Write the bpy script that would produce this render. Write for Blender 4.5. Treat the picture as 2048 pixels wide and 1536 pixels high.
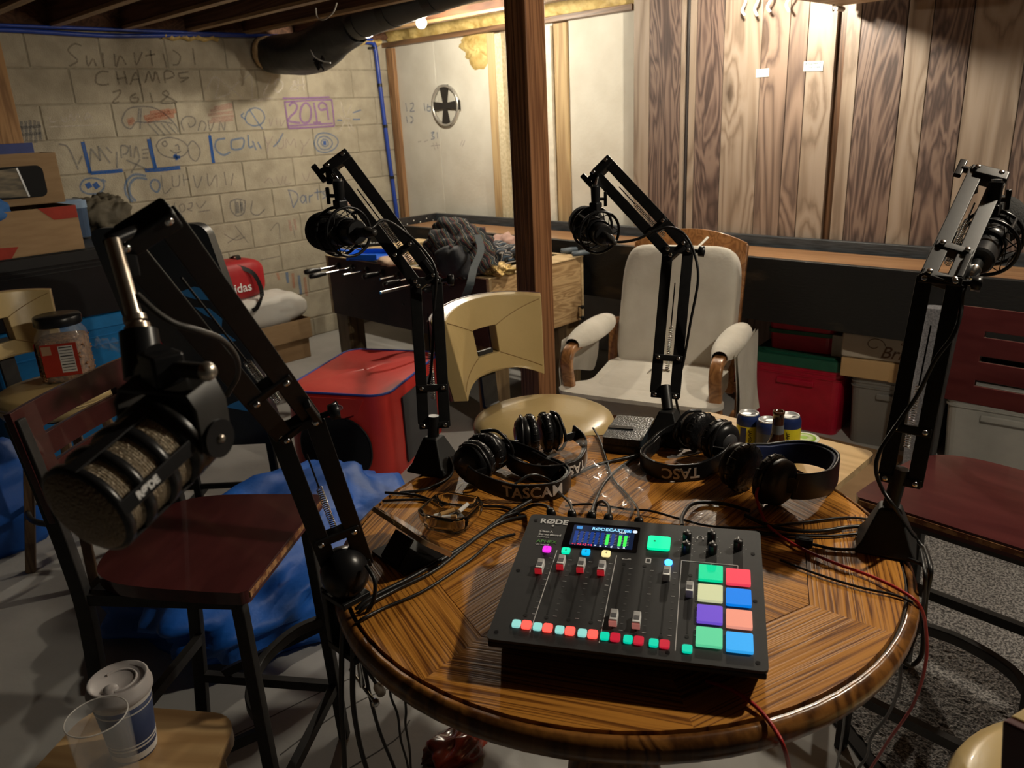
import bpy, bmesh, math, random
from mathutils import Vector, Matrix

for o in list(bpy.data.objects): bpy.data.objects.remove(o)
SC = bpy.context.scene
COL = SC.collection
V = Vector
PI = math.pi
R = math.radians
rng = random.Random(7)

# ------------------------------------------------------------------ camera
cam_data = bpy.data.cameras.new('camera')
cam = bpy.data.objects.new('camera', cam_data)
COL.objects.link(cam)
pitch, roll, yaw = 0.326245, -0.049762, 0.779705
fw = V((-math.sin(yaw)*math.cos(pitch), math.cos(yaw)*math.cos(pitch), -math.sin(pitch)))
rt = V((math.cos(yaw), math.sin(yaw), 0))
up = rt.cross(fw)
r2 = math.cos(roll)*rt + math.sin(roll)*up
u2 = -math.sin(roll)*rt + math.cos(roll)*up
cam.matrix_world = Matrix(((r2.x, u2.x, -fw.x, 0), (r2.y, u2.y, -fw.y, 0), (r2.z, u2.z, -fw.z, 1.575), (0, 0, 0, 1)))
cam_data.sensor_width = 36
cam_data.lens = 1578.0*36/2048
cam_data.clip_start = 0.02
cam_data.dof.use_dof = True
cam_data.dof.focus_distance = 1.5
cam_data.dof.aperture_fstop = 9.0
SC.camera = cam

# ------------------------------------------------------------------ world, exposure
w = bpy.data.worlds.new('world'); SC.world = w; w.use_nodes = True
w.node_tree.nodes['Background'].inputs[0].default_value = (0.9, 0.8, 0.65, 1)
w.node_tree.nodes['Background'].inputs[1].default_value = 0.012
SC.view_settings.view_transform = 'Standard'
SC.view_settings.look = 'None'
SC.view_settings.gamma = 1
SC.view_settings.use_curve_mapping = False
SC.view_settings.exposure = 0.15
BULB1 = (54.0, (1.0, 0.89, 0.71))     # radiance of the bare bulbs and their tint
BULB2 = (80.0, (0.74, 0.91, 1.0))
BULB3 = (46.0, (1.0, 0.96, 0.88))

# ------------------------------------------------------------------ materials
MATS = {}
def _n(nt, t, **kw):
    n = nt.nodes.new(t)
    for k, v in kw.items(): setattr(n, k, v)
    return n
def _new(name):
    m = bpy.data.materials.new(name); m.use_nodes = True
    nt = m.node_tree
    return m, nt, nt.nodes['Principled BSDF']
def mat(name, c, rough=0.6, metal=0.0, c2=None, scale=20.0, stretch=(1, 1, 1), bump=0.0, bscale=None, spec=0.5, detail=4.0,
        coat=0.0, sheen=0.0, trans=0.0, ior=1.45, emit=None, estr=0.0, alpha=1.0, lo=0.35, hi=0.65, coord='Object'):
    """procedural material: two colours blended by noise, noise bump"""
    if name in MATS: return MATS[name]
    m, nt, b = _new(name)
    b.inputs['Roughness'].default_value = rough
    b.inputs['Metallic'].default_value = metal
    b.inputs['Specular IOR Level'].default_value = spec
    b.inputs['Coat Weight'].default_value = coat
    b.inputs['Sheen Weight'].default_value = sheen
    b.inputs['Transmission Weight'].default_value = trans
    b.inputs['IOR'].default_value = ior
    b.inputs['Alpha'].default_value = alpha
    if emit: b.inputs['Emission Color'].default_value = (*emit, 1); b.inputs['Emission Strength'].default_value = estr
    c2 = c2 or tuple(min(1, x*1.18) for x in c)
    tc = _n(nt, 'ShaderNodeTexCoord'); mp = _n(nt, 'ShaderNodeMapping')
    mp.inputs['Scale'].default_value = stretch
    if coord == 'World': nt.links.new(_n(nt, 'ShaderNodeNewGeometry').outputs['Position'], mp.inputs[0])
    else: nt.links.new(tc.outputs[coord], mp.inputs[0])
    no = _n(nt, 'ShaderNodeTexNoise'); no.inputs['Scale'].default_value = scale; no.inputs['Detail'].default_value = detail
    nt.links.new(mp.outputs[0], no.inputs['Vector'])
    rp = _n(nt, 'ShaderNodeValToRGB')
    rp.color_ramp.elements[0].position = lo; rp.color_ramp.elements[0].color = (*c, 1)
    rp.color_ramp.elements[1].position = hi; rp.color_ramp.elements[1].color = (*c2, 1)
    nt.links.new(no.outputs[0], rp.inputs[0]); nt.links.new(rp.outputs[0], b.inputs['Base Color'])
    if bump:
        n2 = _n(nt, 'ShaderNodeTexNoise'); n2.inputs['Scale'].default_value = bscale or scale*3; n2.inputs['Detail'].default_value = 5
        nt.links.new(mp.outputs[0], n2.inputs['Vector'])
        bp = _n(nt, 'ShaderNodeBump'); bp.inputs['Strength'].default_value = bump; bp.inputs['Distance'].default_value = 0.01
        nt.links.new(n2.outputs[0], bp.inputs['Height']); nt.links.new(bp.outputs[0], b.inputs['Normal'])
    MATS[name] = m
    return m
def wood(name, dark, light, grain='X', spec=0.5, ring=9.0, fine=60.0, rough=0.45, coord='Object', distort=3.0, knots=0.0, coat=0.0, mid=None, bump=0.15, off=0.0, streak=0.5, along=0.55):
    """procedural wood: stretched, distorted bands plus fine fibre streaks and optional knots"""
    if name in MATS: return MATS[name]
    m, nt, b = _new(name)
    b.inputs['Roughness'].default_value = rough; b.inputs['Coat Weight'].default_value = coat; b.inputs['Coat Roughness'].default_value = 0.12; b.inputs['Specular IOR Level'].default_value = spec
    tc = _n(nt, 'ShaderNodeTexCoord'); mp = _n(nt, 'ShaderNodeMapping')
    s = {'X': (along, ring, ring), 'Y': (ring, along, ring), 'Z': (ring, ring, along)}[grain]
    mp.inputs['Scale'].default_value = s; mp.inputs['Location'].default_value = (off, off*1.7, off*0.6)
    if coord == 'World': nt.links.new(_n(nt, 'ShaderNodeNewGeometry').outputs['Position'], mp.inputs[0])
    else: nt.links.new(tc.outputs[coord], mp.inputs[0])
    n0 = _n(nt, 'ShaderNodeTexNoise'); n0.inputs['Scale'].default_value = 1.0; n0.inputs['Detail'].default_value = 2.5; n0.inputs['Distortion'].default_value = distort*0.25
    nt.links.new(mp.outputs[0], n0.inputs['Vector'])
    mu = _n(nt, 'ShaderNodeMath', operation='MULTIPLY'); mu.inputs[1].default_value = 7.0
    nt.links.new(n0.outputs[0], mu.inputs[0])
    band = mu.outputs[0]
    if knots:                                       # knots bend the grain into rings
        mk = _n(nt, 'ShaderNodeMapping'); sk = {'X': (1.0, 2.4, 2.4), 'Y': (2.4, 1.0, 2.4), 'Z': (2.4, 2.4, 1.0)}[grain]
        mk.inputs['Scale'].default_value = tuple(q*knots for q in sk); mk.inputs['Location'].default_value = (off, off, off)
        if coord == 'World': nt.links.new(_n(nt, 'ShaderNodeNewGeometry').outputs['Position'], mk.inputs[0])
        else: nt.links.new(tc.outputs[coord], mk.inputs[0])
        nd = _n(nt, 'ShaderNodeTexNoise'); nd.inputs['Scale'].default_value = 5.0; nd.inputs['Detail'].default_value = 3
        nt.links.new(mk.outputs[0], nd.inputs['Vector'])
        va = _n(nt, 'ShaderNodeVectorMath', operation='MULTIPLY_ADD'); va.inputs[1].default_value = (0.16, 0.16, 0.16)
        nt.links.new(nd.outputs['Color'], va.inputs[0]); nt.links.new(mk.outputs[0], va.inputs[2])
        vo = _n(nt, 'ShaderNodeTexVoronoi'); vo.inputs['Scale'].default_value = 1.0
        nt.links.new(va.outputs[0], vo.inputs['Vector'])
        mr = _n(nt, 'ShaderNodeMapRange', interpolation_type='SMOOTHSTEP'); mr.inputs['From Min'].default_value = 0.0; mr.inputs['From Max'].default_value = 0.5
        mr.inputs['To Min'].default_value = 2.6; mr.inputs['To Max'].default_value = 0.0
        nt.links.new(vo.outputs['Distance'], mr.inputs['Value'])
        sm_ = _n(nt, 'ShaderNodeMath', operation='ADD'); nt.links.new(band, sm_.inputs[0]); nt.links.new(mr.outputs[0], sm_.inputs[1]); band = sm_.outputs[0]
    fr = _n(nt, 'ShaderNodeMath', operation='PINGPONG'); fr.inputs[1].default_value = 0.5
    nt.links.new(band, fr.inputs[0])
    mf = _n(nt, 'ShaderNodeMapping'); k = fine/ring
    sf = {'X': (0.35*k, k, k), 'Y': (k, 0.35*k, k), 'Z': (k, k, 0.35*k)}[grain]
    mf.inputs['Scale'].default_value = sf; nt.links.new(mp.outputs[0], mf.inputs[0])
    n1 = _n(nt, 'ShaderNodeTexNoise'); n1.inputs['Scale'].default_value = 1.0; n1.inputs['Detail'].default_value = 3
    nt.links.new(mf.outputs[0], n1.inputs['Vector'])
    mx = _n(nt, 'ShaderNodeMath', operation='MULTIPLY_ADD'); mx.inputs[1].default_value = streak; nt.links.new(n1.outputs[0], mx.inputs[0])
    ad = _n(nt, 'ShaderNodeMath', operation='SUBTRACT'); ad.inputs[1].default_value = streak*0.5
    nt.links.new(fr.outputs[0], mx.inputs[2]); nt.links.new(mx.outputs[0], ad.inputs[0])
    rp = _n(nt, 'ShaderNodeValToRGB')
    rp.color_ramp.elements[0].position = 0.02; rp.color_ramp.elements[0].color = (*dark, 1)
    rp.color_ramp.elements[1].position = 0.42; rp.color_ramp.elements[1].color = (*light, 1)
    if mid:
        e = rp.color_ramp.elements.new(0.2); e.color = (*mid, 1)
    nt.links.new(ad.outputs[0], rp.inputs[0])
    out = rp.outputs[0]
    if knots:
        kr = _n(nt, 'ShaderNodeValToRGB'); kr.color_ramp.elements[0].position = 0.05; kr.color_ramp.elements[0].color = (0.33, 0.3, 0.28, 1)
        kr.color_ramp.elements[1].position = 0.17; kr.color_ramp.elements[1].color = (1, 1, 1, 1)
        nt.links.new(vo.outputs['Distance'], kr.inputs[0])
        mm = _n(nt, 'ShaderNodeMix', data_type='RGBA', blend_type='MULTIPLY'); mm.inputs[0].default_value = 1
        nt.links.new(out, mm.inputs[6]); nt.links.new(kr.outputs[0], mm.inputs[7]); out = mm.outputs[2]
    nt.links.new(out, b.inputs['Base Color'])
    if bump:
        bp = _n(nt, 'ShaderNodeBump'); bp.inputs['Strength'].default_value = bump; bp.inputs['Distance'].default_value = 0.004
        nt.links.new(ad.outputs[0], bp.inputs['Height']); nt.links.new(bp.outputs[0], b.inputs['Normal'])
    MATS[name] = m
    return m
def glow(name, c, s):
    if name in MATS: return MATS[name]
    m, nt, b = _new(name)
    b.inputs['Base Color'].default_value = (*[x*0.5 for x in c], 1); b.inputs['Roughness'].default_value = 0.4
    b.inputs['Emission Color'].default_value = (*c, 1); b.inputs['Emission Strength'].default_value = s
    MATS[name] = m
    return m
def stripes(name, cols, axis='Z', scale=20.0, rough=0.9, distort=2.0):
    """woven cloth with coloured stripes"""
    if name in MATS: return MATS[name]
    m, nt, b = _new(name); b.inputs['Roughness'].default_value = rough
    tc = _n(nt, 'ShaderNodeTexCoord'); wv = _n(nt, 'ShaderNodeTexWave', bands_direction=axis, wave_profile='SAW')
    wv.inputs['Scale'].default_value = scale; wv.inputs['Distortion'].default_value = distort; wv.inputs['Detail Scale'].default_value = 1.5
    nt.links.new(tc.outputs['Object'], wv.inputs[0])
    rp = _n(nt, 'ShaderNodeValToRGB'); rp.color_ramp.interpolation = 'CONSTANT'
    els = rp.color_ramp.elements
    for i, (p, c) in enumerate(cols):
        e = els[i] if i < 2 else els.new(p)
        e.position = p; e.color = (*c, 1)
    nt.links.new(wv.outputs[0], rp.inputs[0]); nt.links.new(rp.outputs[0], b.inputs['Base Color'])
    MATS[name] = m
    return m

# ------------------------------------------------------------------ mesh building
class MB:
    def __init__(s): s.v = []; s.f = []; s.sm = []; s.M = Matrix()
    def add(s, vs, fs, smooth=False):
        k = len(s.v)
        s.v += [s.M @ V(p) for p in vs]
        s.f += [tuple(k+i for i in f) for f in fs]
        s.sm += [smooth]*len(fs)
        return s
    def box(s, c, d, rot=None):
        x, y, z = d[0]/2, d[1]/2, d[2]/2
        vs = [V((a*x, b*y, e*z)) for e in (-1, 1) for b in (-1, 1) for a in (-1, 1)]
        if rot is not None: vs = [rot @ p for p in vs]
        vs = [p+V(c) for p in vs]
        return s.add(vs, [(0, 2, 3, 1), (4, 5, 7, 6), (0, 1, 5, 4), (2, 6, 7, 3), (0, 4, 6, 2), (1, 3, 7, 5)])
    def bounds(s, a, b): return s.box([(a[i]+b[i])/2 for i in range(3)], [abs(b[i]-a[i]) for i in range(3)])
    def bar(s, p, q, w, h, upv=(0, 0, 1)):
        """rectangular bar from p to q, w across, h along upv"""
        p, q = V(p), V(q); d = (q-p); L = d.length; d.normalize()
        u = V(upv); sd = d.cross(u)
        if sd.length < 1e-4: sd = d.cross(V((1, 0, 0)))
        sd.normalize(); u = sd.cross(d)
        rot = Matrix((d, sd, u)).transposed()
        return s.box((p+q)/2, (L, w, h), rot)
    def cyl(s, p, q, r0, r1=None, n=16, cap=True):
        r1 = r0 if r1 is None else r1
        p, q = V(p), V(q); d = (q-p).normalized()
        a = d.cross(V((0, 0, 1)) if abs(d.z) < .95 else V((1, 0, 0))).normalized(); b = d.cross(a)
        vs = [p+(a*math.cos(t)+b*math.sin(t))*r0 for t in [2*PI*i/n for i in range(n)]]
        vs += [q+(a*math.cos(t)+b*math.sin(t))*r1 for t in [2*PI*i/n for i in range(n)]]
        s.add(vs, [(i, (i+1) % n, n+(i+1) % n, n+i) for i in range(n)], True)
        if cap: s.add(vs[:n], [tuple(range(n))[::-1]]); s.add(vs[n:], [tuple(range(n))])
        return s
    def lathe(s, prof, c=(0, 0, 0), axis=(0, 0, 1), n=24, sx=1.0, sy=1.0, cap=True):
        """profile [(r, h)] turned about axis"""
        d = V(axis).normalized()
        a = d.cross(V((0, 1, 0)) if abs(d.y) < .95 else V((1, 0, 0))).normalized(); b = d.cross(a)
        vs = []
        for r, h in prof:
            for i in range(n):
                t = 2*PI*i/n
                vs.append(V(c)+d*h+(a*math.cos(t)*sx+b*math.sin(t)*sy)*r)
        fs = [(j*n+i, j*n+(i+1) % n, (j+1)*n+(i+1) % n, (j+1)*n+i) for j in range(len(prof)-1) for i in range(n)]
        s.add(vs, fs, True)
        m = len(prof)
        if cap and prof[0][0] > 1e-5: s.add(vs[:n], [tuple(range(n))[::-1]])
        if cap and prof[-1][0] > 1e-5: s.add(vs[(m-1)*n:], [tuple(range(n))])
        return s
    def tube(s, pts, r, n=8, cap=True, closed=False, r1=None):
        pts = [V(p) for p in pts]; m = len(pts)
        vs = []; prev = None
        for i, p in enumerate(pts):
            if closed: d = pts[(i+1) % m]-pts[i-1]
            else: d = pts[min(i+1, m-1)]-pts[max(i-1, 0)]
            d.normalize()
            if prev is None: a = d.cross(V((0, 0, 1)) if abs(d.z) < .9 else V((1, 0, 0)))
            else: a = prev-d*prev.dot(d)
            a.normalize(); prev = a; b = d.cross(a)
            rr = r if r1 is None else r+(r1-r)*i/(m-1)
            vs += [p+(a*math.cos(2*PI*k/n)+b*math.sin(2*PI*k/n))*rr for k in range(n)]
        fs = []
        for i in range(m if closed else m-1):
            j = (i+1) % m
            fs += [(i*n+k, i*n+(k+1) % n, j*n+(k+1) % n, j*n+k) for k in range(n)]
        s.add(vs, fs, True)
        if cap and not closed: s.add(vs[:n], [tuple(range(n))[::-1]]); s.add(vs[-n:], [tuple(range(n))])
        return s
    def strip(s, pts, ups, w, t):
        """flat ribbon along pts: width w along ups[i], thickness t"""
        pts = [V(p) for p in pts]; m = len(pts); vs = []
        for i, p in enumerate(pts):
            d = (pts[min(i+1, m-1)]-pts[max(i-1, 0)]).normalized()
            u = V(ups[i] if isinstance(ups, list) else ups); u = (u-d*u.dot(d)).normalized(); sd = d.cross(u)
            for a, b in ((-1, -1), (1, -1), (1, 1), (-1, 1)): vs.append(p+u*a*w/2+sd*b*t/2)
        fs = [(i*4+k, i*4+(k+1) % 4, i*4+4+(k+1) % 4, i*4+4+k) for i in range(m-1) for k in range(4)]
        fs += [(3, 2, 1, 0), (m*4-4, m*4-3, m*4-2, m*4-1)]
        return s.add(vs, fs)
    def prism(s, poly, z0, z1, smooth=False):
        n = len(poly)
        a = sum(poly[i][0]*poly[(i+1) % n][1]-poly[(i+1) % n][0]*poly[i][1] for i in range(n))
        if a < 0: poly = poly[::-1]
        vs = [(x, y, z0) for x, y in poly]+[(x, y, z1) for x, y in poly]
        s.add(vs, [tuple(range(n))[::-1], tuple(range(n, 2*n))])
        return s.add(vs, [(i, (i+1) % n, n+(i+1) % n, n+i) for i in range(n)], smooth)
    def grid(s, fn, nu, nv, smooth=True, wrapu=False):
        vs = [fn(i/(nu if wrapu else nu-1), j/(nv-1)) for j in range(nv) for i in range(nu)]
        fs = []
        for j in range(nv-1):
            for i in range(nu if wrapu else nu-1):
                k = (i+1) % nu
                fs.append((j*nu+i, j*nu+k, (j+1)*nu+k, (j+1)*nu+i))
        return s.add(vs, fs, smooth)
    def ball(s, c, r, sc=(1, 1, 1), n=16, m=10):
        def f(u, v):
            t = 2*PI*u; p = PI*(v-.5)*.998
            return (c[0]+r*sc[0]*math.cos(p)*math.cos(t), c[1]+r*sc[1]*math.cos(p)*math.sin(t), c[2]+r*sc[2]*math.sin(p))
        return s.grid(f, n, m, True, True)
    def torus(s, c, R_, r, axis=(0, 0, 1), n=32, k=8):
        d = V(axis).normalized(); a = d.cross(V((0, 0, 1)) if abs(d.z) < .95 else V((1, 0, 0))).normalized(); b = d.cross(a)
        return s.tube([V(c)+(a*math.cos(2*PI*i/n)+b*math.sin(2*PI*i/n))*R_ for i in range(n)], r, k, closed=True)
    def mesh(s, name, smooth=None):
        me = bpy.data.meshes.new(name)
        me.from_pydata([tuple(p) for p in s.v], [], s.f)
        me.polygons.foreach_set('use_smooth', [bool(x) if smooth is None else smooth for x in s.sm])
        me.update()
        return me

class Thing:
    """an Empty at a thing's base; parts are given in the thing's own frame, or in world space when world=True"""
    def __init__(s, name, label, cat, loc=(0, 0, 0), rz=0.0, group=None, world=False, rot=None):
        s.o = bpy.data.objects.new(name, None); COL.objects.link(s.o)
        s.o.location = loc; s.world = world; s.o.empty_display_size = 0.05
        if rot is not None: s.o.rotation_euler = rot
        else: s.o.rotation_euler = (0, 0, rz)
        s.o['label'] = label; s.o['category'] = cat
        if group: s.o['group'] = group
        s.sh = Matrix.Translation(-V(loc)) if world else Matrix()
    def part(s, name, mb, m, parent=None, bevel=0.0, seg=2, label=None, sub=0, smooth=None, uvf=None, kind=None):
        me = mb.mesh(name, smooth)
        if s.world: me.transform(s.sh)
        return finish(name, me, m, parent or s.o, bevel, seg, label, sub, uvf, kind)
def finish(name, me, m, parent=None, bevel=0.0, seg=2, label=None, sub=0, uvf=None, kind=None):
    o = bpy.data.objects.new(name, me); COL.objects.link(o)
    if m: me.materials.append(m)
    if parent: o.parent = parent
    if bevel:
        md = o.modifiers.new('bevel', 'BEVEL'); md.width = bevel; md.segments = seg; md.limit_method = 'ANGLE'; md.angle_limit = R(40)
        md.harden_normals = False
        me.polygons.foreach_set('use_smooth', [True]*len(me.polygons)); 
        md2 = o.modifiers.new('wn', 'WEIGHTED_NORMAL')
    if sub:
        md = o.modifiers.new('subsurf', 'SUBSURF'); md.levels = sub; md.render_levels = sub
        me.polygons.foreach_set('use_smooth', [True]*len(me.polygons))
    if uvf:
        uv = me.uv_layers.new(name='UVMap')
        for l in me.loops: uv.data[l.index].uv = uvf(me.vertices[l.vertex_index].co)
    if label: o['label'] = label
    if kind: o['kind'] = kind
    return o
def single(name, mb, m, label, cat, loc=(0, 0, 0), group=None, bevel=0.0, seg=2, sub=0, smooth=None, rz=0.0, uvf=None):
    """a thing that is one mesh; mesh given in world space, origin moved to loc"""
    me = mb.mesh(name, smooth); me.transform(Matrix.Translation(-V(loc)))
    o = finish(name, me, m, None, bevel, seg, label, sub, uvf)
    o.location = loc; o['category'] = cat
    if group: o['group'] = group
    return o
def struct(name, mb, m, parent=None, bevel=0.0, label=None, cat=None, smooth=None, uvf=None):
    o = finish(name, mb.mesh(name, smooth), m, parent, bevel, 2, label, 0, uvf)
    if parent is None:
        o['kind'] = 'structure'; o['label'] = label or name; o['category'] = cat or name.split('_')[0]
    return o
def copy_thing(root, loc, rz, label, group=None):
    r = root.copy(); COL.objects.link(r); r.location = loc; r.rotation_euler = (0, 0, rz); r['label'] = label
    if group: r['group'] = group
    for ch in list(root.children):
        c = ch.copy(); COL.objects.link(c); c.parent = r
        for g in list(ch.children):
            d = g.copy(); COL.objects.link(d); d.parent = c
    return r
def smooth_path(pts, k=8, closed=False):
    """Catmull-Rom through pts"""
    P = [V(p) for p in pts]; n = len(P); out = []
    for i in range(n if closed else n-1):
        if closed: a, b, c, d = P[i-1], P[i], P[(i+1) % n], P[(i+2) % n]
        else: a, b, c, d = P[max(i-1, 0)], P[i], P[i+1], P[min(i+2, n-1)]
        for j in range(k):
            t = j/k
            out.append(0.5*((2*b)+(c-a)*t+(2*a-5*b+4*c-d)*t*t+(3*b-a-3*c+d)*t**3))
    if not closed: out.append(P[-1])
    return out
def arc(c, r, a0, a1, n=8): return [(c[0]+r*math.cos(R(a0+(a1-a0)*i/n)), c[1]+r*math.sin(R(a0+(a1-a0)*i/n))) for i in range(n+1)]
def rrect(w, h, r, n=5, cx=0, cy=0):
    return (arc((cx+w/2-r, cy+h/2-r), r, 0, 90, n)+arc((cx-w/2+r, cy+h/2-r), r, 90, 180, n)
            + arc((cx-w/2+r, cy-h/2+r), r, 180, 270, n)+arc((cx+w/2-r, cy-h/2+r), r, 270, 360, n))
def frame(p, x, z):
    """matrix with origin p, x axis along x, z axis near z"""
    x = V(x).normalized(); z = V(z); y = z.cross(x).normalized(); z = x.cross(y)
    M = Matrix((x, y, z)).transposed().to_4x4(); M.translation = V(p); return M
def text_mb(s, size, thick=0.0006, align='CENTER', bold=0.0, shear=0.0):
    cu = bpy.data.curves.new('text', 'FONT'); cu.body = s; cu.size = size; cu.align_x = align; cu.align_y = 'CENTER'
    cu.extrude = thick/2; cu.offset = bold; cu.shear = shear; cu.resolution_u = 3
    o = bpy.data.objects.new('text', cu); COL.objects.link(o)
    dg = bpy.context.evaluated_depsgraph_get(); dg.update()
    me = bpy.data.meshes.new_from_object(o.evaluated_get(dg))
    mb = MB(); mb.add([v.co.copy() for v in me.vertices], [tuple(p.vertices) for p in me.polygons])
    bpy.data.objects.remove(o); bpy.data.curves.remove(cu); bpy.data.meshes.remove(me)
    return mb
def xf(mb, M):
    mb.v = [M @ p for p in mb.v]; return mb

# ------------------------------------------------------------------ the room
XL, YR = -5.386, 4.25          # faces of the block wall and of the foam-board wall
M_conc = mat('concrete_floor', (0.36, 0.35, 0.335), 0.75, c2=(0.48, 0.47, 0.45), scale=2.2, bump=0.12, bscale=30, coord='World', detail=8)
FL = struct('floor', MB().bounds((-6.2, -2.6, -0.12), (2.4, 5.0, 0.0)), M_conc, label='grey bare concrete basement floor', cat='floor')
# block wall: recessed mortar bed, each block a piece of its own
M_mortar = mat('mortar', (0.24, 0.215, 0.16), 0.9, c2=(0.33, 0.295, 0.225), scale=40, bump=0.3, coord='World')
M_block = mat('concrete_block', (0.315, 0.28, 0.212), 0.9, c2=(0.415, 0.372, 0.285), scale=9, bump=0.45, bscale=160, coord='World', detail=8)
WL = struct('wall_left', MB().bounds((XL-0.25, -2.6, -0.1), (XL-0.0055, 4.75, 2.19)), M_mortar, label='painted concrete block wall covered in chalk drawings', cat='wall')
def block_mesh(wy, hz):
    c, d = 0.005, 0.012; mb = MB(); a, b = wy/2, hz/2
    vs = [(-d, s*a, t*b) for s, t in ((-1, -1), (1, -1), (1, 1), (-1, 1))]
    vs += [(-c*0.8, s*a, t*b) for s, t in ((-1, -1), (1, -1), (1, 1), (-1, 1))]
    vs += [(0, s*(a-c), t*(b-c)) for s, t in ((-1, -1), (1, -1), (1, 1), (-1, 1))]
    fs = [(8, 9, 10, 11)]
    for k in (0, 4): fs += [(k+i, k+(i+1) % 4, k+4+(i+1) % 4, k+4+i) for i in range(4)]
    mb.add(vs, fs); me = mb.mesh('block'); me.materials.append(M_block); return me
BM = {1.0: block_mesh(0.4064-0.0075, 0.2032-0.007), 0.5: block_mesh(0.2032-0.0075, 0.2032-0.007), 'low': block_mesh(0.4064-0.0075, 0.137)}
for row in range(11):
    z = 2.176-0.2032*(row+0.5)
    for k in range(-9, 7):
        u = k+(0 if row % 2 == 0 else 0.5)
        y0 = 1.6246+u*0.4064; y1 = y0+0.4064
        if y0 > YR-0.03: continue
        me = BM['low'] if row == 10 else BM[1.0]; yc = (y0+y1)/2
        if y1 > YR+0.1: me = BM[0.5]; yc = y0+0.1016
        o = bpy.data.objects.new('block', me); COL.objects.link(o); o.parent = WL
        o.location = (XL+rng.uniform(-0.0015, 0.0015), yc, z if row < 10 else 0.0715)
# right-hand wall: foam boards, furring studs, printed plank panelling
M_foamb = mat('foam_board', (0.60, 0.575, 0.50), 0.75, c2=(0.67, 0.65, 0.575), scale=5, bump=0.15, bscale=45, coord='World', detail=8)
M_stud = wood('stud_wood', (0.20, 0.10, 0.045), (0.36, 0.20, 0.09), 'Z', ring=14, coord='World', rough=0.7)
M_stud2 = wood('pale_stud_wood', (0.36, 0.24, 0.12), (0.52, 0.38, 0.2), 'Z', ring=14, coord='World', rough=0.7, off=3)
WR = struct('wall_right', MB().bounds((XL-0.25, YR+0.012, -0.1), (2.4, YR+0.3, 2.62)), mat('wall_backing', (0.2, 0.15, 0.1), 0.9), label='rear basement wall with foam boards and plank panelling', cat='wall')
for x0, x1 in ((-5.386, -4.842), (-4.836, -4.238), (-4.09, -3.66), (-3.53, -2.985)):
    struct('foam_board', MB().bounds((x0, YR-0.012, 0.0), (x1, YR+0.012, 2.15)), M_foamb, WR, bevel=0.002)
struct('foam_strip', MB().bounds((-4.158, YR-0.05, 0), (-4.094, YR+0.012, 2.12)), mat('osb_strip', (0.52, 0.44, 0.28), 0.85, c2=(0.68, 0.6, 0.42), scale=50, bump=0.3, coord='World'), WR)
struct('foam_strip', MB().bounds((-3.72, YR-0.045, 0), (-3.652, YR+0.012, 2.12)), mat('white_strip', (0.66, 0.62, 0.52), 0.8, coord='World'), WR)
for x0, x1, d, m in ((-5.372, -5.297, 0.05, M_stud), (-4.242, -4.165, 0.045, M_stud2), (-3.637, -3.532, 0.03, M_stud2)):
    struct('stud', MB().bounds((x0, YR-d, 0), (x1, YR+0.012, 2.13)), m, WR, bevel=0.003)
struct('stud', MB().bounds((-1.765, YR-0.055, 0), (-1.70, YR+0.012, 2.3)), wood('dark_stud', (0.05, 0.025, 0.012), (0.12, 0.06, 0.03), 'Z', ring=12, coord='World'), WR)
struct('stud', MB().bounds((-2.635, YR-0.055, 0), (-2.57, YR+0.012, 2.3)), MATS['dark_stud'], WR)
def plank_mat(i, dark):
    if dark == 2: return wood(f'plank_grey_{i}', (0.12, 0.082, 0.065), (0.27, 0.195, 0.15), 'Z', ring=4.5, fine=90, coord='World', distort=4, knots=1.5, off=i*2.3, rough=0.5, mid=(0.2, 0.14, 0.108), streak=0.3, along=0.5)
    if dark: return wood(f'plank_dark_{i}', (0.062, 0.041, 0.036), (0.20, 0.14, 0.112), 'Z', ring=5, fine=90, coord='World', distort=9, knots=1.3, off=i*2.3, rough=0.5, mid=(0.115, 0.076, 0.063), streak=0.3, along=0.9)
    return wood(f'plank_light_{i}', (0.195, 0.145, 0.108), (0.325, 0.262, 0.208), 'Z', ring=4, fine=90, coord='World', distort=3, knots=1.5, off=i*2.3, rough=0.5, mid=(0.28, 0.218, 0.165), streak=0.3, along=0.4)
xs = [(-2.969, -2.857, 0), (-2.857, -2.644, 1), (-2.644, -2.619, 0), (-2.588, -2.543, 0), (-2.543, -2.374, 1), (-2.374, -2.152, 0), (-2.152, -2.001, 2), (-2.001, -1.903, 2), (-1.903, -1.757, 0),
      (-1.715, -1.643, 0), (-1.643, -1.43, 1), (-1.43, -1.318, 0), (-1.318, -1.153, 1), (-1.153, -0.932, 0), (-0.932, -0.74, 1), (-0.74, -0.52, 0), (-0.52, -0.35, 2), (-0.35, -0.13, 0), (-0.13, 0.1, 1), (0.1, 0.35, 0)]
for i, (x0, x1, dk) in enumerate(xs):
    struct('plank', MB().bounds((x0+0.002, YR-0.085+(0.004 if i > 8 else 0), 0), (x1-0.002, YR-0.06, 2.42)), plank_mat(i, dk), WR, bevel=0.002)
struct('panel_backing', MB().bounds((-2.965, YR-0.06, 0), (-2.636, YR-0.03, 2.42)), MATS['dark_stud'], WR)
struct('panel_backing', MB().bounds((-2.569, YR-0.06, 0), (-1.767, YR-0.03, 2.42)), MATS['dark_stud'], WR)
struct('panel_backing', MB().bounds((-1.698, YR-0.06, 0), (0.4, YR-0.03, 2.42)), MATS['dark_stud'], WR)
struct('conduit', MB().cyl((-2.604, YR-0.065, 0), (-2.604, YR-0.065, 2.42), 0.011, n=10), mat('dark_conduit', (0.04, 0.035, 0.035), 0.4), WR)
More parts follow.
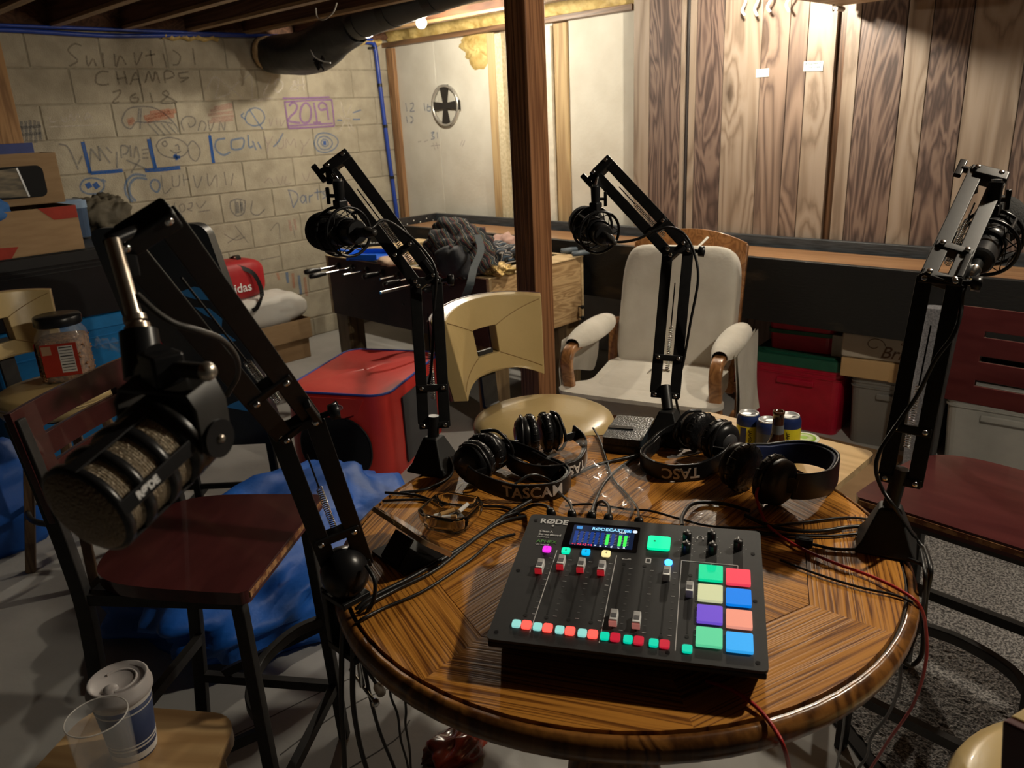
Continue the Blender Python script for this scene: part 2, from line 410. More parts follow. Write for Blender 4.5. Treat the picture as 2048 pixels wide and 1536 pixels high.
# sill, rim joist and sprayed foam above the right wall
M_sill = wood('sill_wood', (0.10, 0.055, 0.03), (0.2, 0.11, 0.055), 'X', ring=12, coord='World')
struct('trim_1', MB().bounds((XL, YR-0.075, 2.135), (-2.99, YR+0.012, 2.17)), M_sill, label='dark timber sill plate along the rear wall top', cat='trim', bevel=0.003)
M_sfoam = mat('spray_foam', (0.42, 0.29, 0.09), 0.6, c2=(0.66, 0.50, 0.2), scale=14, bump=0.6, bscale=40, coord='World')
def lump(u, v, a=0.03): return a*(math.sin(u*61+v*13)*math.sin(v*17+u*7)+0.6*math.sin(u*143+v*31))
struct('trim_2', MB().grid(lambda u, v: (XL+0.03+u*2.4, YR-0.015-lump(u, v, 0.018)-0.03*math.sin(PI*v), 2.17+v*0.26), 120, 14), M_sfoam, label='yellow sprayed foam filling the rim above the rear wall', cat='insulation')
struct('foam_patch', MB().grid(lambda u, v: (-4.36+0.17*math.cos(2*PI*u)*v*(1+.22*math.sin(6*PI*u)+.12*math.sin(22*PI*u)), YR-0.0125-0.022*(1-v**3)-0.012*abs(math.sin(9*v+11*u))*(1-v), 2.05+0.13*math.sin(2*PI*u)*v*(1+.18*math.cos(8*PI*u)+.1*math.sin(18*PI*u))), 48, 14, True, True), M_sfoam, WR)
struct('trim_3', MB().grid(lambda u, v: (XL+0.012+0.03*math.sin(PI*v)+lump(u, v, 0.008), 2.42+u*0.38, 2.145+v*0.035+0.006*math.sin(u*23)), 40, 6), M_sfoam, label='yellow foam squeezed out under the blue pipe', cat='insulation')
struct('trim_4', MB().grid(lambda u, v: (XL+0.012+0.04*math.sin(PI*v)+lump(u, v, 0.01), 3.30+u*0.85, 2.15+v*0.05+0.006*math.sin(u*31)), 50, 6), M_sfoam, label='yellow foam squeezed out at the wall corner', cat='insulation')
# ceiling: subfloor and joists
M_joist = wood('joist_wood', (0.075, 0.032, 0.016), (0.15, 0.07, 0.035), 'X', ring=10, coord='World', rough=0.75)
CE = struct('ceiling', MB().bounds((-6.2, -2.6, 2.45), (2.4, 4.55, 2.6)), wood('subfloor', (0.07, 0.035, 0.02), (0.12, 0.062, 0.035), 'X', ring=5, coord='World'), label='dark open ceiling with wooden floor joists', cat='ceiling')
M_jb = wood('joist_wood_lit', (0.22, 0.13, 0.06), (0.36, 0.23, 0.11), 'X', ring=14, coord='World', off=2)  # joist wood in a lighter tone: light on the bottom edges put into colour
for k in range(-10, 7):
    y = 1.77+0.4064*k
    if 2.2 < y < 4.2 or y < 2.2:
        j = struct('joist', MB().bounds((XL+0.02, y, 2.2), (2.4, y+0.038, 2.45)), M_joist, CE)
        struct('joist_flange', MB().bounds((XL+0.02, y-0.008, 2.192), (2.4, y+0.046, 2.212)), M_jb, j, bevel=0.002)  # added strip carrying the painted lit tone along the joist's underside
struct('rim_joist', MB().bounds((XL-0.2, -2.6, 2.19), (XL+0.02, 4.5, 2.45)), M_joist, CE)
# plywood soffit hung below the joists by the panelling
struct('trim_5', MB().bounds((-1.72, 2.6, 2.0), (-0.2, 4.08, 2.05)), wood('soffit_ply', (0.42, 0.32, 0.2), (0.56, 0.45, 0.3), 'X', ring=6, coord='World', rough=0.7), label='pale plywood soffit hung under the joists beside the panelling', cat='soffit', bevel=0.002)
mb = MB(); mb.cyl((-1.70, 4.0, 1.985), (-1.70, 4.08, 1.985), 0.012, n=10); mb.torus((-1.70, 3.97, 1.985), 0.013, 0.004, (1, 0, 0), 16, 6)
single('pipe_stub', mb, mat('grey_pipe', (0.5, 0.47, 0.42), 0.4), 'short pale pipe stub at the plywood soffit corner', 'pipe', (-1.70, 4.04, 1.985))
for k, cr in enumerate(([(-1.653, 0.727, 0), (-1.666, 0.86, 0), (-1.66, 0.991, 0), (-1.633, 1.097, 0)], [(-1.814, 0.683, 0), (-1.789, 0.872, 0), (-1.766, 1.012, -0), (-1.729, 1.115, 0)], [(-1.49, 1.037, 0), (-1.462, 0.963, 0), (-1.474, 0.825, 0)])):
    struct('crack', MB().strip([V((p.x, p.y, 0.0004)) for p in smooth_path(cr, 5)], V((0.7, 0.7, 0)), 0.004, 0.0006), mat('crack_dark', (0.10, 0.095, 0.09), 0.9), FL)
# support post and the post at the left edge of the photograph
M_post = wood('post_wood', (0.17, 0.065, 0.022), (0.34, 0.155, 0.065), 'Z', ring=16, fine=90, coord='Object', rough=0.6, distort=5)
pc = (-1.856, 2.016, 1.169)
single('support_post', MB().bounds((pc[0]-0.046, pc[1]-0.046, 0), (pc[0]+0.046, pc[1]+0.046, 2.2)), M_post, 'square brown timber post standing from floor to ceiling behind the cream stool', 'post', (pc[0], pc[1], 0), bevel=0.004)
single('wall_post', MB().bounds((-5.30, 1.20, 0), (-5.21, 1.455, 2.2)), wood('tan_post', (0.22, 0.11, 0.04), (0.38, 0.21, 0.085), 'Z', ring=12, rough=0.7), 'flat timber post against the block wall behind the boxes', 'post', (-5.25, 1.33, 0), bevel=0.004)

# ------------------------------------------------------------------ bulbs
def bulb(name, loc, spec, label, zc=2.2):
    t = Thing(name, label, 'light bulb', (loc[0], loc[1], zc))
    dz = loc[2]-zc
    t.part('socket', MB().lathe([(0.055, 0), (0.055, -0.008), (0.035, -0.014), (0.028, -0.03), (0.0, -0.03)], n=20), mat('porcelain', (0.75, 0.73, 0.68), 0.3))
    prof = [(0.013, -0.028), (0.014, -0.04)]+[(0.03*math.sin(R(a)), dz-0.03*math.cos(R(180-a))*-1) for a in (150, 125, 100, 75, 50, 25)]+[(0.0005, dz-0.03)]
    t.part('glass', MB().lathe(prof, n=16), glow(name+'_glow', spec[1], spec[0]))
    return t
L1 = V((-4.0, 3.42, 2.138))
bulb('light_bulb', L1, tuple([BULB1[0]*30, BULB1[1]]), 'glowing warm light bulb below the black duct')
bulb('light_bulb', (-1.95, 3.60, 2.12), tuple([BULB2[0]*30, BULB2[1]]), 'cool white light bulb on the joists beside the panelled wall')
bulb('light_bulb', (0.0, 1.9, 2.13), tuple([BULB3[0]*30, BULB3[1]]), 'warm light bulb on the joists to the right of the table')

# ------------------------------------------------------------------ round oak table
TZ = 0.89
TC = V((-0.722, 0.955, 0))
M_oak = wood('oak_top', (0.155, 0.05, 0.008), (0.57, 0.245, 0.04), 'X', spec=0.2, ring=58, fine=330, coord='UV', rough=0.42, coat=0.14, mid=(0.43, 0.172, 0.027), distort=1.6, streak=0.5, along=1.1, bump=0.2)
M_oakedge = wood('oak_edge', (0.10, 0.036, 0.009), (0.30, 0.125, 0.028), 'Z', ring=10, fine=120, coord='Object', rough=0.3, coat=0.4, streak=0.5)
M_black_line = mat('dark_groove', (0.02, 0.012, 0.006), 0.6)
tab = Thing('round_table', 'round oak pedestal table with inlaid top under the mixer', 'table', (TC.x, TC.y, 0), rz=R(4))
RT = 0.47
def rotuv(a, o=0.0): return lambda c: (c.x*math.cos(a)+c.y*math.sin(a)+o, -c.x*math.sin(a)+c.y*math.cos(a)+o*0.37)
ri, ro = 0.335, RT-0.022
for k in range(8):
    a0, a1 = 2*PI*k/8, 2*PI*(k+1)/8; am = (a0+a1)/2; g = 0.0008
    p0 = V((math.cos(a0), math.sin(a0))); p1 = V((math.cos(a1), math.sin(a1)))
    wedge = [(0, 0), tuple(p0*ri), tuple(p1*ri)]
    c = sum((V(p) for p in wedge), V((0, 0)))/3
    tab.part('veneer_wedge', MB().prism([tuple(V(p)+(c-V(p)).normalized()*g) for p in wedge], TZ-0.02, TZ), M_oak, uvf=rotuv(am+(0.35 if k % 2 else -0.35), k*1.7))
    ring = [tuple(p0*(ri+g)), tuple(p0*ro)]+[(ro*math.cos(a0+(a1-a0)*i/8), ro*math.sin(a0+(a1-a0)*i/8)) for i in range(1, 8)]+[tuple(p1*ro), tuple(p1*(ri+g))]
    tab.part('border_segment', MB().prism(ring, TZ-0.02, TZ), M_oak, uvf=rotuv(am+PI/2, k*2.3+5))
tab.part('groove', MB().lathe([(ro-0.002, TZ-0.015), (ro+0.004, TZ-0.004), (ro+0.006, TZ-0.015)], n=72), M_black_line)
tab.part('rim', MB().lathe([(ro+0.005, TZ-0.02), (ro+0.006, TZ-0.001), (RT-0.01, TZ-0.003), (RT-0.002, TZ-0.010), (RT, TZ-0.02), (RT-0.003, TZ-0.032), (RT-0.014, TZ-0.04), (RT-0.02, TZ-0.043), (ro-0.03, TZ-0.043), (ro-0.03, TZ-0.02)], n=72), M_oakedge)
tab.part('apron', MB().lathe([(0.36, TZ-0.043), (0.36, TZ-0.105), (0.335, TZ-0.105), (0.335, TZ-0.043)], n=48), M_oakedge)
tab.part('pedestal', MB().lathe([(0.12, TZ-0.06), (0.12, TZ-0.12), (0.06, TZ-0.16), (0.05, 0.5), (0.085, 0.42), (0.095, 0.34), (0.07, 0.27), (0.085, 0.2), (0.085, 0.10), (0.05, 0.07)], n=28), M_oakedge)
for k in range(4):
    a = PI/4+k*PI/2; d = V((math.cos(a), math.sin(a), 0))
    tab.part('foot', MB().strip(smooth_path([d*0.06+V((0, 0, 0.2)), d*0.16+V((0, 0, 0.17)), d*0.28+V((0, 0, 0.07)), d*0.38+V((0, 0, 0.034))], 5), V((0, 0, 1)), 0.06, 0.055), M_oakedge, bevel=0.008)

# ------------------------------------------------------------------ shuffleboard table along the rear wall
M_blk = mat('black_stained_wood', (0.012, 0.012, 0.013), 0.42, c2=(0.028, 0.028, 0.03), scale=6, stretch=(1, 8, 8), bump=0.15, bscale=40, coord='World')
M_blkworn = mat('worn_black_wood', (0.011, 0.0115, 0.012), 0.5, c2=(0.085, 0.06, 0.035), scale=2.1, stretch=(1, 1, 3.5), bump=0.15, bscale=30, coord='World', lo=0.60, hi=0.74, detail=8)
M_grain = mat('grey_stained_rail', (0.022, 0.027, 0.032), 0.4, c2=(0.06, 0.07, 0.08), scale=9, stretch=(1, 14, 14), coord='World', bump=0.1)
M_play = wood('maple_playfield', (0.33, 0.16, 0.07), (0.52, 0.29, 0.14), 'X', ring=16, coord='World', rough=0.3, coat=0.5, along=0.35)
sx0, sx1, sy0, sy1 = -4.86, 0.9, 3.5, 4.155
sh = Thing('shuffleboard_table', 'long black shuffleboard table with maple playfield along the rear wall', 'game table', ((sx0+sx1)/2, (sy0+sy1)/2, 0), world=True)
sh.part('playfield', MB().bounds((sx0+0.06, sy0+0.1, 0.79), (sx1, sy1-0.07, 0.832)), M_play, bevel=0.003)
sh.part('front_rail', MB().bounds((sx0, sy0, 0.58), (sx1, sy0+0.035, 0.885)), M_blkworn, bevel=0.004)
for a, b in ((sx0+0.035, -2.31), (-2.307, sx1)):
    sh.part('back_rail', MB().bounds((a, sy1-0.035, 0.70), (b, sy1, 0.885)), M_grain, bevel=0.004)
sh.part('end_rail', MB().bounds((sx0, sy0+0.036, 0.60), (sx0+0.035, sy1, 0.885)), M_blk, bevel=0.004)
sh.part('gutter_floor', MB().bounds((sx0+0.036, sy0+0.036, 0.68), (sx1, sy1-0.036, 0.70)), M_blk)
for k in range(9): sh.part('bolt', MB().lathe([(0.006, 0), (0.005, 0.003), (0, 0.004)], (sx0+0.035, sy0+0.07+k*0.065, 0.855 if k % 2 else 0.835), (1, 0, 0), n=8), mat('bolt_steel', (0.6, 0.58, 0.52), 0.35, 0.8))
for x in (-4.55, -2.45, -0.35):
    for y in (sy0+0.06, sy1-0.16): sh.part('leg', MB().bounds((x, y, 0), (x+0.14, y+0.1, 0.68)), M_blk, bevel=0.005)
mb = MB()
mb.bar((-2.33, sy1-0.036, 0.86), (-2.30, sy1-0.038, 0.70), 0.003, 0.006)
# ------------------------------------------------------------------ foosball table
M_fside = mat('dark_brown_laminate', (0.035, 0.016, 0.012), 0.5, c2=(0.05, 0.024, 0.018), scale=8)
M_foak = wood('oak_laminate', (0.36, 0.22, 0.10), (0.60, 0.41, 0.21), 'Y', ring=9, fine=60, coord='Object', rough=0.5, distort=9, along=1.1)
M_ftrim = wood('pale_trim', (0.52, 0.37, 0.19), (0.64, 0.48, 0.27), 'X', ring=12, coord='Object', rough=0.5)
M_chrome = mat('chrome', (0.72, 0.73, 0.74), 0.18, 1.0)
M_bplast = mat('black_plastic', (0.010, 0.010, 0.011), 0.3, spec=0.4)
fx0, fx1, fy0, fy1, fz0, fz1 = -4.232, -2.795, 2.70, 3.44, 0.455, 0.82
fo = Thing('foosball_table', 'brown foosball table with chrome rods and oak end panel', 'game table', ((fx0+fx1)/2, (fy0+fy1)/2, 0), world=True)
for y in (fy0, fy1-0.025): fo.part('side_panel', MB().bounds((fx0+0.02, y, fz0), (fx1-0.02, y+0.025, fz1-0.006)), M_fside, bevel=0.002)
for x in (fx0, fx1-0.02): fo.part('end_panel', MB().bounds((x, fy0+0.02, fz0), (x+0.02, fy1-0.02, fz1-0.006)), M_foak, bevel=0.002)
for y in (fy0-0.002, fy1-0.018): fo.part('corner_trim', MB().bounds((fx1-0.02, y, fz0), (fx1+0.003, y+0.02, fz1-0.004)), M_ftrim, bevel=0.003)
fo.part('corner_trim', MB().bounds((fx0-0.003, fy0-0.002, fz0), (fx0+0.02, fy0+0.018, fz1-0.004)), M_ftrim, bevel=0.003)
for y in (fy0-0.004, fy1-0.026): fo.part('top_rail', MB().bounds((fx0-0.004, y, fz1-0.008), (fx1+0.004, y+0.03, fz1)), M_ftrim, bevel=0.002)
for x in (fx0-0.004, fx1-0.146): fo.part('top_rail', MB().bounds((x, fy0+0.027, fz1-0.008), (x+0.15, fy1-0.027, fz1)), M_ftrim, bevel=0.002)
fo.part('end_wall', MB().bounds((fx1-0.16, fy0+0.03, fz0), (fx1-0.145, fy1-0.03, fz1-0.009)), M_foak)
fo.part('end_wall', MB().bounds((fx0+0.13, fy0+0.03, fz0), (fx0+0.145, fy1-0.03, fz1-0.009)), M_foak)
fo.part('playfield', MB().bounds((fx0+0.02, fy0+0.025, 0.60), (fx1-0.02, fy1-0.025, 0.615)), mat('green_field', (0.03, 0.11, 0.05), 0.5))
tips = [2.46, 2.40, 2.53, 2.56, 2.57, 2.48, 2.35, 2.50]
has = [1, 1, 0, 1, 0, 1, 0, 1]
for i in range(8):
    x = -4.107+0.147*i; z = 0.764
    y1 = fy1+0.035
    rod = fo.part('rod', MB().cyl((x, tips[i]+(0.02 if has[i] else 0), z), (x, y1, z), 0.008, n=10), M_chrome)
    fo.part('bearing', MB().lathe([(0.022, 0), (0.020, 0.008), (0.009, 0.01)], (x, fy0, z), (0, -1, 0), n=14), M_bplast, rod)
    if has[i]: fo.part('handle', MB().lathe([(0.0, 0), (0.013, 0.004), (0.0165, 0.03), (0.0155, 0.07), (0.012, 0.1), (0.014, 0.108), (0.009, 0.112)], (x, tips[i], z), (0, 1, 0), n=10), M_bplast, rod)
    for j in range(2 if i % 3 else 3):
        yy = 2.90+0.24*j+(0.08 if i % 2 else 0)
        if yy < 3.36: fo.part('player', MB().box((x, yy, z-0.045), (0.016, 0.024, 0.09)).ball((x, yy, z+0.022), 0.012, n=8, m=6), mat('player_plastic', (0.45, 0.25, 0.12), 0.5), rod)
for x in (fx0+0.02, fx1-0.14):
    for y in (fy0+0.012, fy1-0.132): fo.part('leg', MB().bounds((x, y, 0), (x+0.12, y+0.12, fz0)), wood('foos_leg', (0.13, 0.085, 0.04), (0.24, 0.165, 0.085), 'Z', ring=10, coord='Object'), bevel=0.004)
for z in (0.538, 0.476): fo.part('knob', MB().lathe([(0.004, 0), (0.004, 0.02), (0.011, 0.022), (0.012, 0.032), (0.0, 0.036)], (fx1, 3.395, z), (1, 0, 0), n=12), M_bplast)
for x in (-4.0, -3.5, -3.1): fo.part('screw_cap', MB().lathe([(0.007, 0), (0.006, 0.002), (0, 0.002)], (x, fy0, 0.60), (0, -1, 0), n=10), M_bplast)

# ------------------------------------------------------------------ cushions
def soft(mb, c, d, e=0.35, n=28, m=16, M=None, puff=0.0):
    """rounded cushion (superellipsoid)"""
    def sg(x, p): return math.copysign(abs(x)**p, x)
    def f(u, v):
        t = 2*PI*u; p = PI*(v-.5)*.999
        x = sg(math.cos(p), e)*sg(math.cos(t), e); y = sg(math.cos(p), e)*sg(math.sin(t), e); z = sg(math.sin(p), max(e, .5))
        q = V((x*d[0]/2, y*d[1]/2, z*d[2]/2*(1+puff*(1-x*x)*(1-y*y))))
        if M is not None: q = M @ q
        return q+V(c)
    return mb.grid(f, n, m, True, True)

# ------------------------------------------------------------------ glider chair
M_fab = mat('white_canvas', (0.60, 0.565, 0.49), 0.9, c2=(0.68, 0.645, 0.57), scale=7, bump=1.0, bscale=9, sheen=0.2)
M_hon = wood('honey_wood', (0.25, 0.105, 0.035), (0.42, 0.195, 0.07), 'Y', ring=12, coord='Object', rough=0.35, coat=0.3)
gl = Thing('glider_chair', 'white cushioned glider chair with honey wood arms in front of the shuffleboard table', 'chair', (-1.885, 2.86, 0), rz=R(17))
tilt = Matrix.Rotation(R(-17), 3, 'X')
mb = MB(); soft(mb, (0, -0.04, 0.40), (0.54, 0.56, 0.13), 0.28, puff=0.12)
gl.part('seat_cushion', mb, M_fab)
mb = MB()
poly = [(-0.34, -0.36), (-0.345, -0.30), (-0.30, -0.24), (-0.255, -0.17), (-0.24, 0.20), (0.24, 0.20), (0.255, -0.17), (0.30, -0.24), (0.345, -0.30), (0.34, -0.36), (0.25, -0.395), (-0.25, -0.395)]
sm = [tuple(p) for p in smooth_path([(x, y, 0) for x, y in poly], 3, True)]
mb.prism([(p[0], p[1]) for p in sm], 0.445, 0.462)
gl.part('seat_pad', mb, M_fab, bevel=0.006)
mb = MB(); soft(mb, (0, 0.265, 0.68), (0.54, 0.14, 0.60), 0.24, n=36, m=24, M=tilt)
for v in mb.v:
    q = tilt.transposed() @ (v-V((0, 0.265, 0.68)))
    if q.y < 0:
        dp = sum(math.exp(-((q.x-a)**2+(q.z-b)**2)/0.004)*0.03 for a in (-0.13, 0.13) for b in (-0.08, 0.12))+0.012*math.exp(-(q.z+0.1)**2/0.0006)+0.010*math.exp(-(q.z-0.1)**2/0.0006)
        v += tilt @ V((0, dp, 0))
gl.part('back_cushion', mb, M_fab)
for b in (-0.02, 0.2):
    mb = MB(); mb.tube([tilt @ V((x, -0.062+0.006*math.sin(x*30), b+0.008*math.sin(x*17)))+V((0, 0.265, 0.68)) for x in [-0.24+0.02*i for i in range(25)]], 0.003, 5)
# wooden frame behind: two uprights and an arched top rail
for s in (-1, 1):
    gl.part('back_upright', MB().bar(V((s*0.25, 0.26, 0.30)), V((s*0.255, 0.46, 0.965)), 0.035, 0.03, (0, 1, 0)), M_hon, bevel=0.006)
gl.part('top_rail', MB().strip([V((0.25*t, 0.445+0.02*(1-t*t), 0.935+0.055*(1-t*t))) for t in [-1+i/8 for i in range(17)]], V((0, 0.3, 1)), 0.085, 0.022), M_hon, bevel=0.004)
for k in range(5): gl.part('back_slat', MB().bar(V((-0.16+0.08*k, 0.28, 0.34)), V((-0.16+0.08*k, 0.44, 0.92)), 0.04, 0.012, (0, 1, 0)), M_hon, bevel=0.003)
gl.part('tie', MB().strip(smooth_path([V((0.09, 0.43, 1.0)), V((0.07, 0.39, 0.975)), V((0.05, 0.35, 0.955))], 4), V((1, 0, 0)), 0.012, 0.002), M_fab)
for s in (-1, 1):
    gl.part('arm_front', MB().strip(smooth_path([V((s*0.315, -0.29, 0.12)), V((s*0.315, -0.29, 0.35)), V((s*0.315, -0.31, 0.47)), V((s*0.315, -0.33, 0.565)), V((s*0.315, -0.30, 0.615)), V((s*0.315, -0.22, 0.62))], 6), V((1, 0, 0)), 0.05, 0.035), M_hon, bevel=0.008)
    gl.part('arm_rail', MB().bar(V((s*0.315, -0.22, 0.615)), V((s*0.31, 0.27, 0.62)), 0.05, 0.025), M_hon, bevel=0.006)
    gl.part('arm_rear', MB().bar(V((s*0.31, 0.2, 0.12)), V((s*0.31, 0.24, 0.61)), 0.04, 0.03, (0, 1, 0)), M_hon, bevel=0.006)
    mb = MB()
    # padded roll over the arm with a pocket hanging down outside
    def roll(u, v, s=s):
        y = -0.265+0.47*v; e = math.sin(PI*min(max(v, .02), .98))**0.25
        a = R(-20+220*u); rx, rz_ = 0.062*e, 0.055*e
        return (s*(0.315-0.0+rx*math.cos(a)), y, 0.632+rz_*math.sin(a))
    mb.grid(roll, 18, 14)
    mb.add([roll(0, j/13) for j in range(14)]+[roll(1, j/13) for j in range(14)], [(j, j+1, 15+j, 14+j) for j in range(13)])
    gl.part('arm_pad', mb, M_fab)
    mb = MB()
    lo = 0.30 if s > 0 else 0.42
    def drape(u, v, s=s, lo=lo):
        y = -0.235+0.43*u; z = 0.64-(0.64-lo-0.03*math.sin(u*5))*v
        return (s*(0.378+0.012*math.sin(u*9+v*4)*v+0.02*v), y, z)
    mb.grid(drape, 16, 12); mb.grid(lambda u, v, s=s: V(drape(u, v))-V((s*0.012, 0, 0)), 16, 12)
    gl.part('arm_pocket', mb, M_fab)
    gl.part('base_rail', MB().bar(V((s*0.27, -0.3, 0.035)), V((s*0.27, 0.36, 0.035)), 0.04, 0.07), M_hon, bevel=0.008)
    gl.part('glide_bar', MB().bar(V((s*0.27, -0.28, 0.17)), V((s*0.27, 0.34, 0.17)), 0.03, 0.045), M_hon, bevel=0.006)
    for y in (-0.2, 0.24): gl.part('glide_link', MB().bar(V((s*0.295, y, 0.03)), V((s*0.295, y*0.9, 0.19)), 0.02, 0.03, (0, 1, 0)), M_hon)
for y in (-0.25, 0.28): gl.part('cross_bar', MB().bar(V((-0.3, y, 0.33)), V((0.3, y, 0.33)), 0.03, 0.05), M_hon, bevel=0.004)

# ------------------------------------------------------------------ maroon wooden bar stools on dark steel frames
M_mar = mat('maroon_lacquer', (0.055, 0.010, 0.011), 0.28, c2=(0.08, 0.017, 0.017), scale=6, stretch=(1, 5, 5), coat=0.5)
M_steel = mat('dark_steel', (0.032, 0.031, 0.031), 0.5, 0.3, c2=(0.045, 0.043, 0.042), scale=30)
M_chip = mat('bare_ply_edge', (0.20, 0.07, 0.03), 0.7, c2=(0.45, 0.24, 0.1), scale=60, lo=0.45, hi=0.6)
def slot_panel(w, h, th, slots, cv):
    """curved board with slots cut right through: strips of cells between the slots"""
    us = sorted(set([-w/2, w/2]+[a for s in slots for a in (s[0], s[1])]+[-w/2+w*i/14 for i in range(15)]))
    zs = sorted(set([0, h]+[b for s in slots for b in (s[2], s[3])]+[h*i/6 for i in range(7)]))
    vs = {}; L = []; fs = []
    def vid(i, j, k):
        if (i, j, k) not in vs:
            x = us[i]; y = cv*(1-(2*x/w)**2)
            vs[(i, j, k)] = len(L); L.append((x, y+(th/2 if k else -th/2), zs[j]))
        return vs[(i, j, k)]
    def open_(i, j):
        if not (0 <= i < len(us)-1 and 0 <= j < len(zs)-1): return True
        cx, cz = (us[i]+us[i+1])/2, (zs[j]+zs[j+1])/2
        return any(s[0] < cx < s[1] and s[2] < cz < s[3] for s in slots)
    for i in range(len(us)-1):
        for j in range(len(zs)-1):
            if open_(i, j): continue
            fs.append((vid(i, j, 0), vid(i+1, j, 0), vid(i+1, j+1, 0), vid(i, j+1, 0)))
            fs.append((vid(i, j, 1), vid(i, j+1, 1), vid(i+1, j+1, 1), vid(i+1, j, 1)))
            if open_(i-1, j): fs.append((vid(i, j, 0), vid(i, j+1, 0), vid(i, j+1, 1), vid(i, j, 1)))
            if open_(i+1, j): fs.append((vid(i+1, j, 0), vid(i+1, j, 1), vid(i+1, j+1, 1), vid(i+1, j+1, 0)))
            if open_(i, j-1): fs.append((vid(i, j, 0), vid(i, j, 1), vid(i+1, j, 1), vid(i+1, j, 0)))
            if open_(i, j+1): fs.append((vid(i, j+1, 0), vid(i+1, j+1, 0), vid(i+1, j+1, 1), vid(i, j+1, 1)))
    return MB().add(L, fs)
def maroon_stool(loc, rz, label):
    t = Thing('bar_stool', label, 'stool', loc, rz=rz, group='maroon wooden bar stools')
    sz = 0.72
    poly = [(-0.21, -0.19), (0.21, -0.19), (0.205, 0.02), (0.19, 0.11), (0.15, 0.17), (0.08, 0.195), (-0.08, 0.195), (-0.15, 0.17), (-0.19, 0.11), (-0.205, 0.02)]
    sm = smooth_path([(0, 0.197, 0), (-0.08, 0.195, 0), (-0.15, 0.17, 0), (-0.19, 0.11, 0), (-0.205, 0.02, 0), (-0.212, -0.12, 0)], 4)
    half = [(p.x, p.y) for p in sm]+[(-0.212, -0.175), (-0.2, -0.19)]
    full = half+[(-x, y) for x, y in half[::-1][:-1]]
    t.part('seat', MB().prism(full, sz-0.028, sz), M_mar, bevel=0.007)
    t.part('chipped_edge', MB().bar((-0.198, -0.1905, sz-0.012), (0.198, -0.1905, sz-0.012), 0.003, 0.012), M_chip)
    M = Matrix.Translation((0, 0.20, 0.855)) @ Matrix.Rotation(R(-9), 4, 'X')
    mb = slot_panel(0.40, 0.235, 0.016, [(-0.12, 0.12, 0.045+0.06*k, 0.059+0.06*k) for k in range(3)], 0.022)
    t.part('backrest', xf(mb, M), M_mar, bevel=0.003)
    for s in (-1, 1):
        pts = smooth_path([V((s*0.185, 0.236, 1.07)), V((s*0.187, 0.215, 0.95)), V((s*0.19, 0.19, 0.76)), V((s*0.19, 0.185, 0.62)), V((s*0.195, 0.205, 0.36)), V((s*0.2, 0.25, 0.0))], 6)
        t.part('rear_leg', MB().strip(pts, V((1, 0, 0)), 0.022, 0.034), M_steel, bevel=0.003)
        t.part('front_leg', MB().bar(V((s*0.175, -0.15, sz-0.03)), V((s*0.19, -0.165, 0.0)), 0.026, 0.026, (0, 1, 0)), M_steel, bevel=0.003)
        t.part('side_rail', MB().bar(V((s*0.18, -0.15, sz-0.042)), V((s*0.188, 0.18, sz-0.042)), 0.02, 0.025), M_steel)
        t.part('side_stretcher', MB().bar(V((s*0.184, -0.155, 0.17)), V((s*0.195, 0.21, 0.17)), 0.02, 0.026), M_steel)
        t.part('brace', MB().bar(V((s*0.187, -0.155, 0.36)), V((s*0.19, 0.15, 0.19)), 0.016, 0.022), M_steel)
    t.part('front_rail', MB().bar(V((-0.17, -0.15, sz-0.042)), V((0.17, -0.15, sz-0.042)), 0.02, 0.025), M_steel)
    t.part('rear_rail', MB().bar(V((-0.185, 0.18, sz-0.042)), V((0.185, 0.18, sz-0.042)), 0.02, 0.025), M_steel)
    t.part('front_stretcher', MB().bar(V((-0.185, -0.16, 0.17)), V((0.185, -0.16, 0.17)), 0.02, 0.026), M_steel)
    t.part('foot_rest', MB().strip(smooth_path([V((-0.183, -0.16, 0.38)), V((-0.12, -0.10, 0.38)), V((0, -0.07, 0.38)), V((0.12, -0.10, 0.38)), V((0.183, -0.16, 0.38))], 6), V((0, 0, 1)), 0.026, 0.02), M_steel, bevel=0.003)
    t.part('rear_stretcher', MB().bar(V((-0.193, 0.2, 0.3)), V((0.193, 0.2, 0.3)), 0.02, 0.026), M_steel)
    return t
st1 = maroon_stool((-1.60, 0.63, 0), R(126), 'maroon slotted-back bar stool beside the blue fabric, under the near microphone')
st2 = maroon_stool((-0.365, 1.86, 0), R(-4), 'maroon slotted-back bar stool standing on the grey rug')

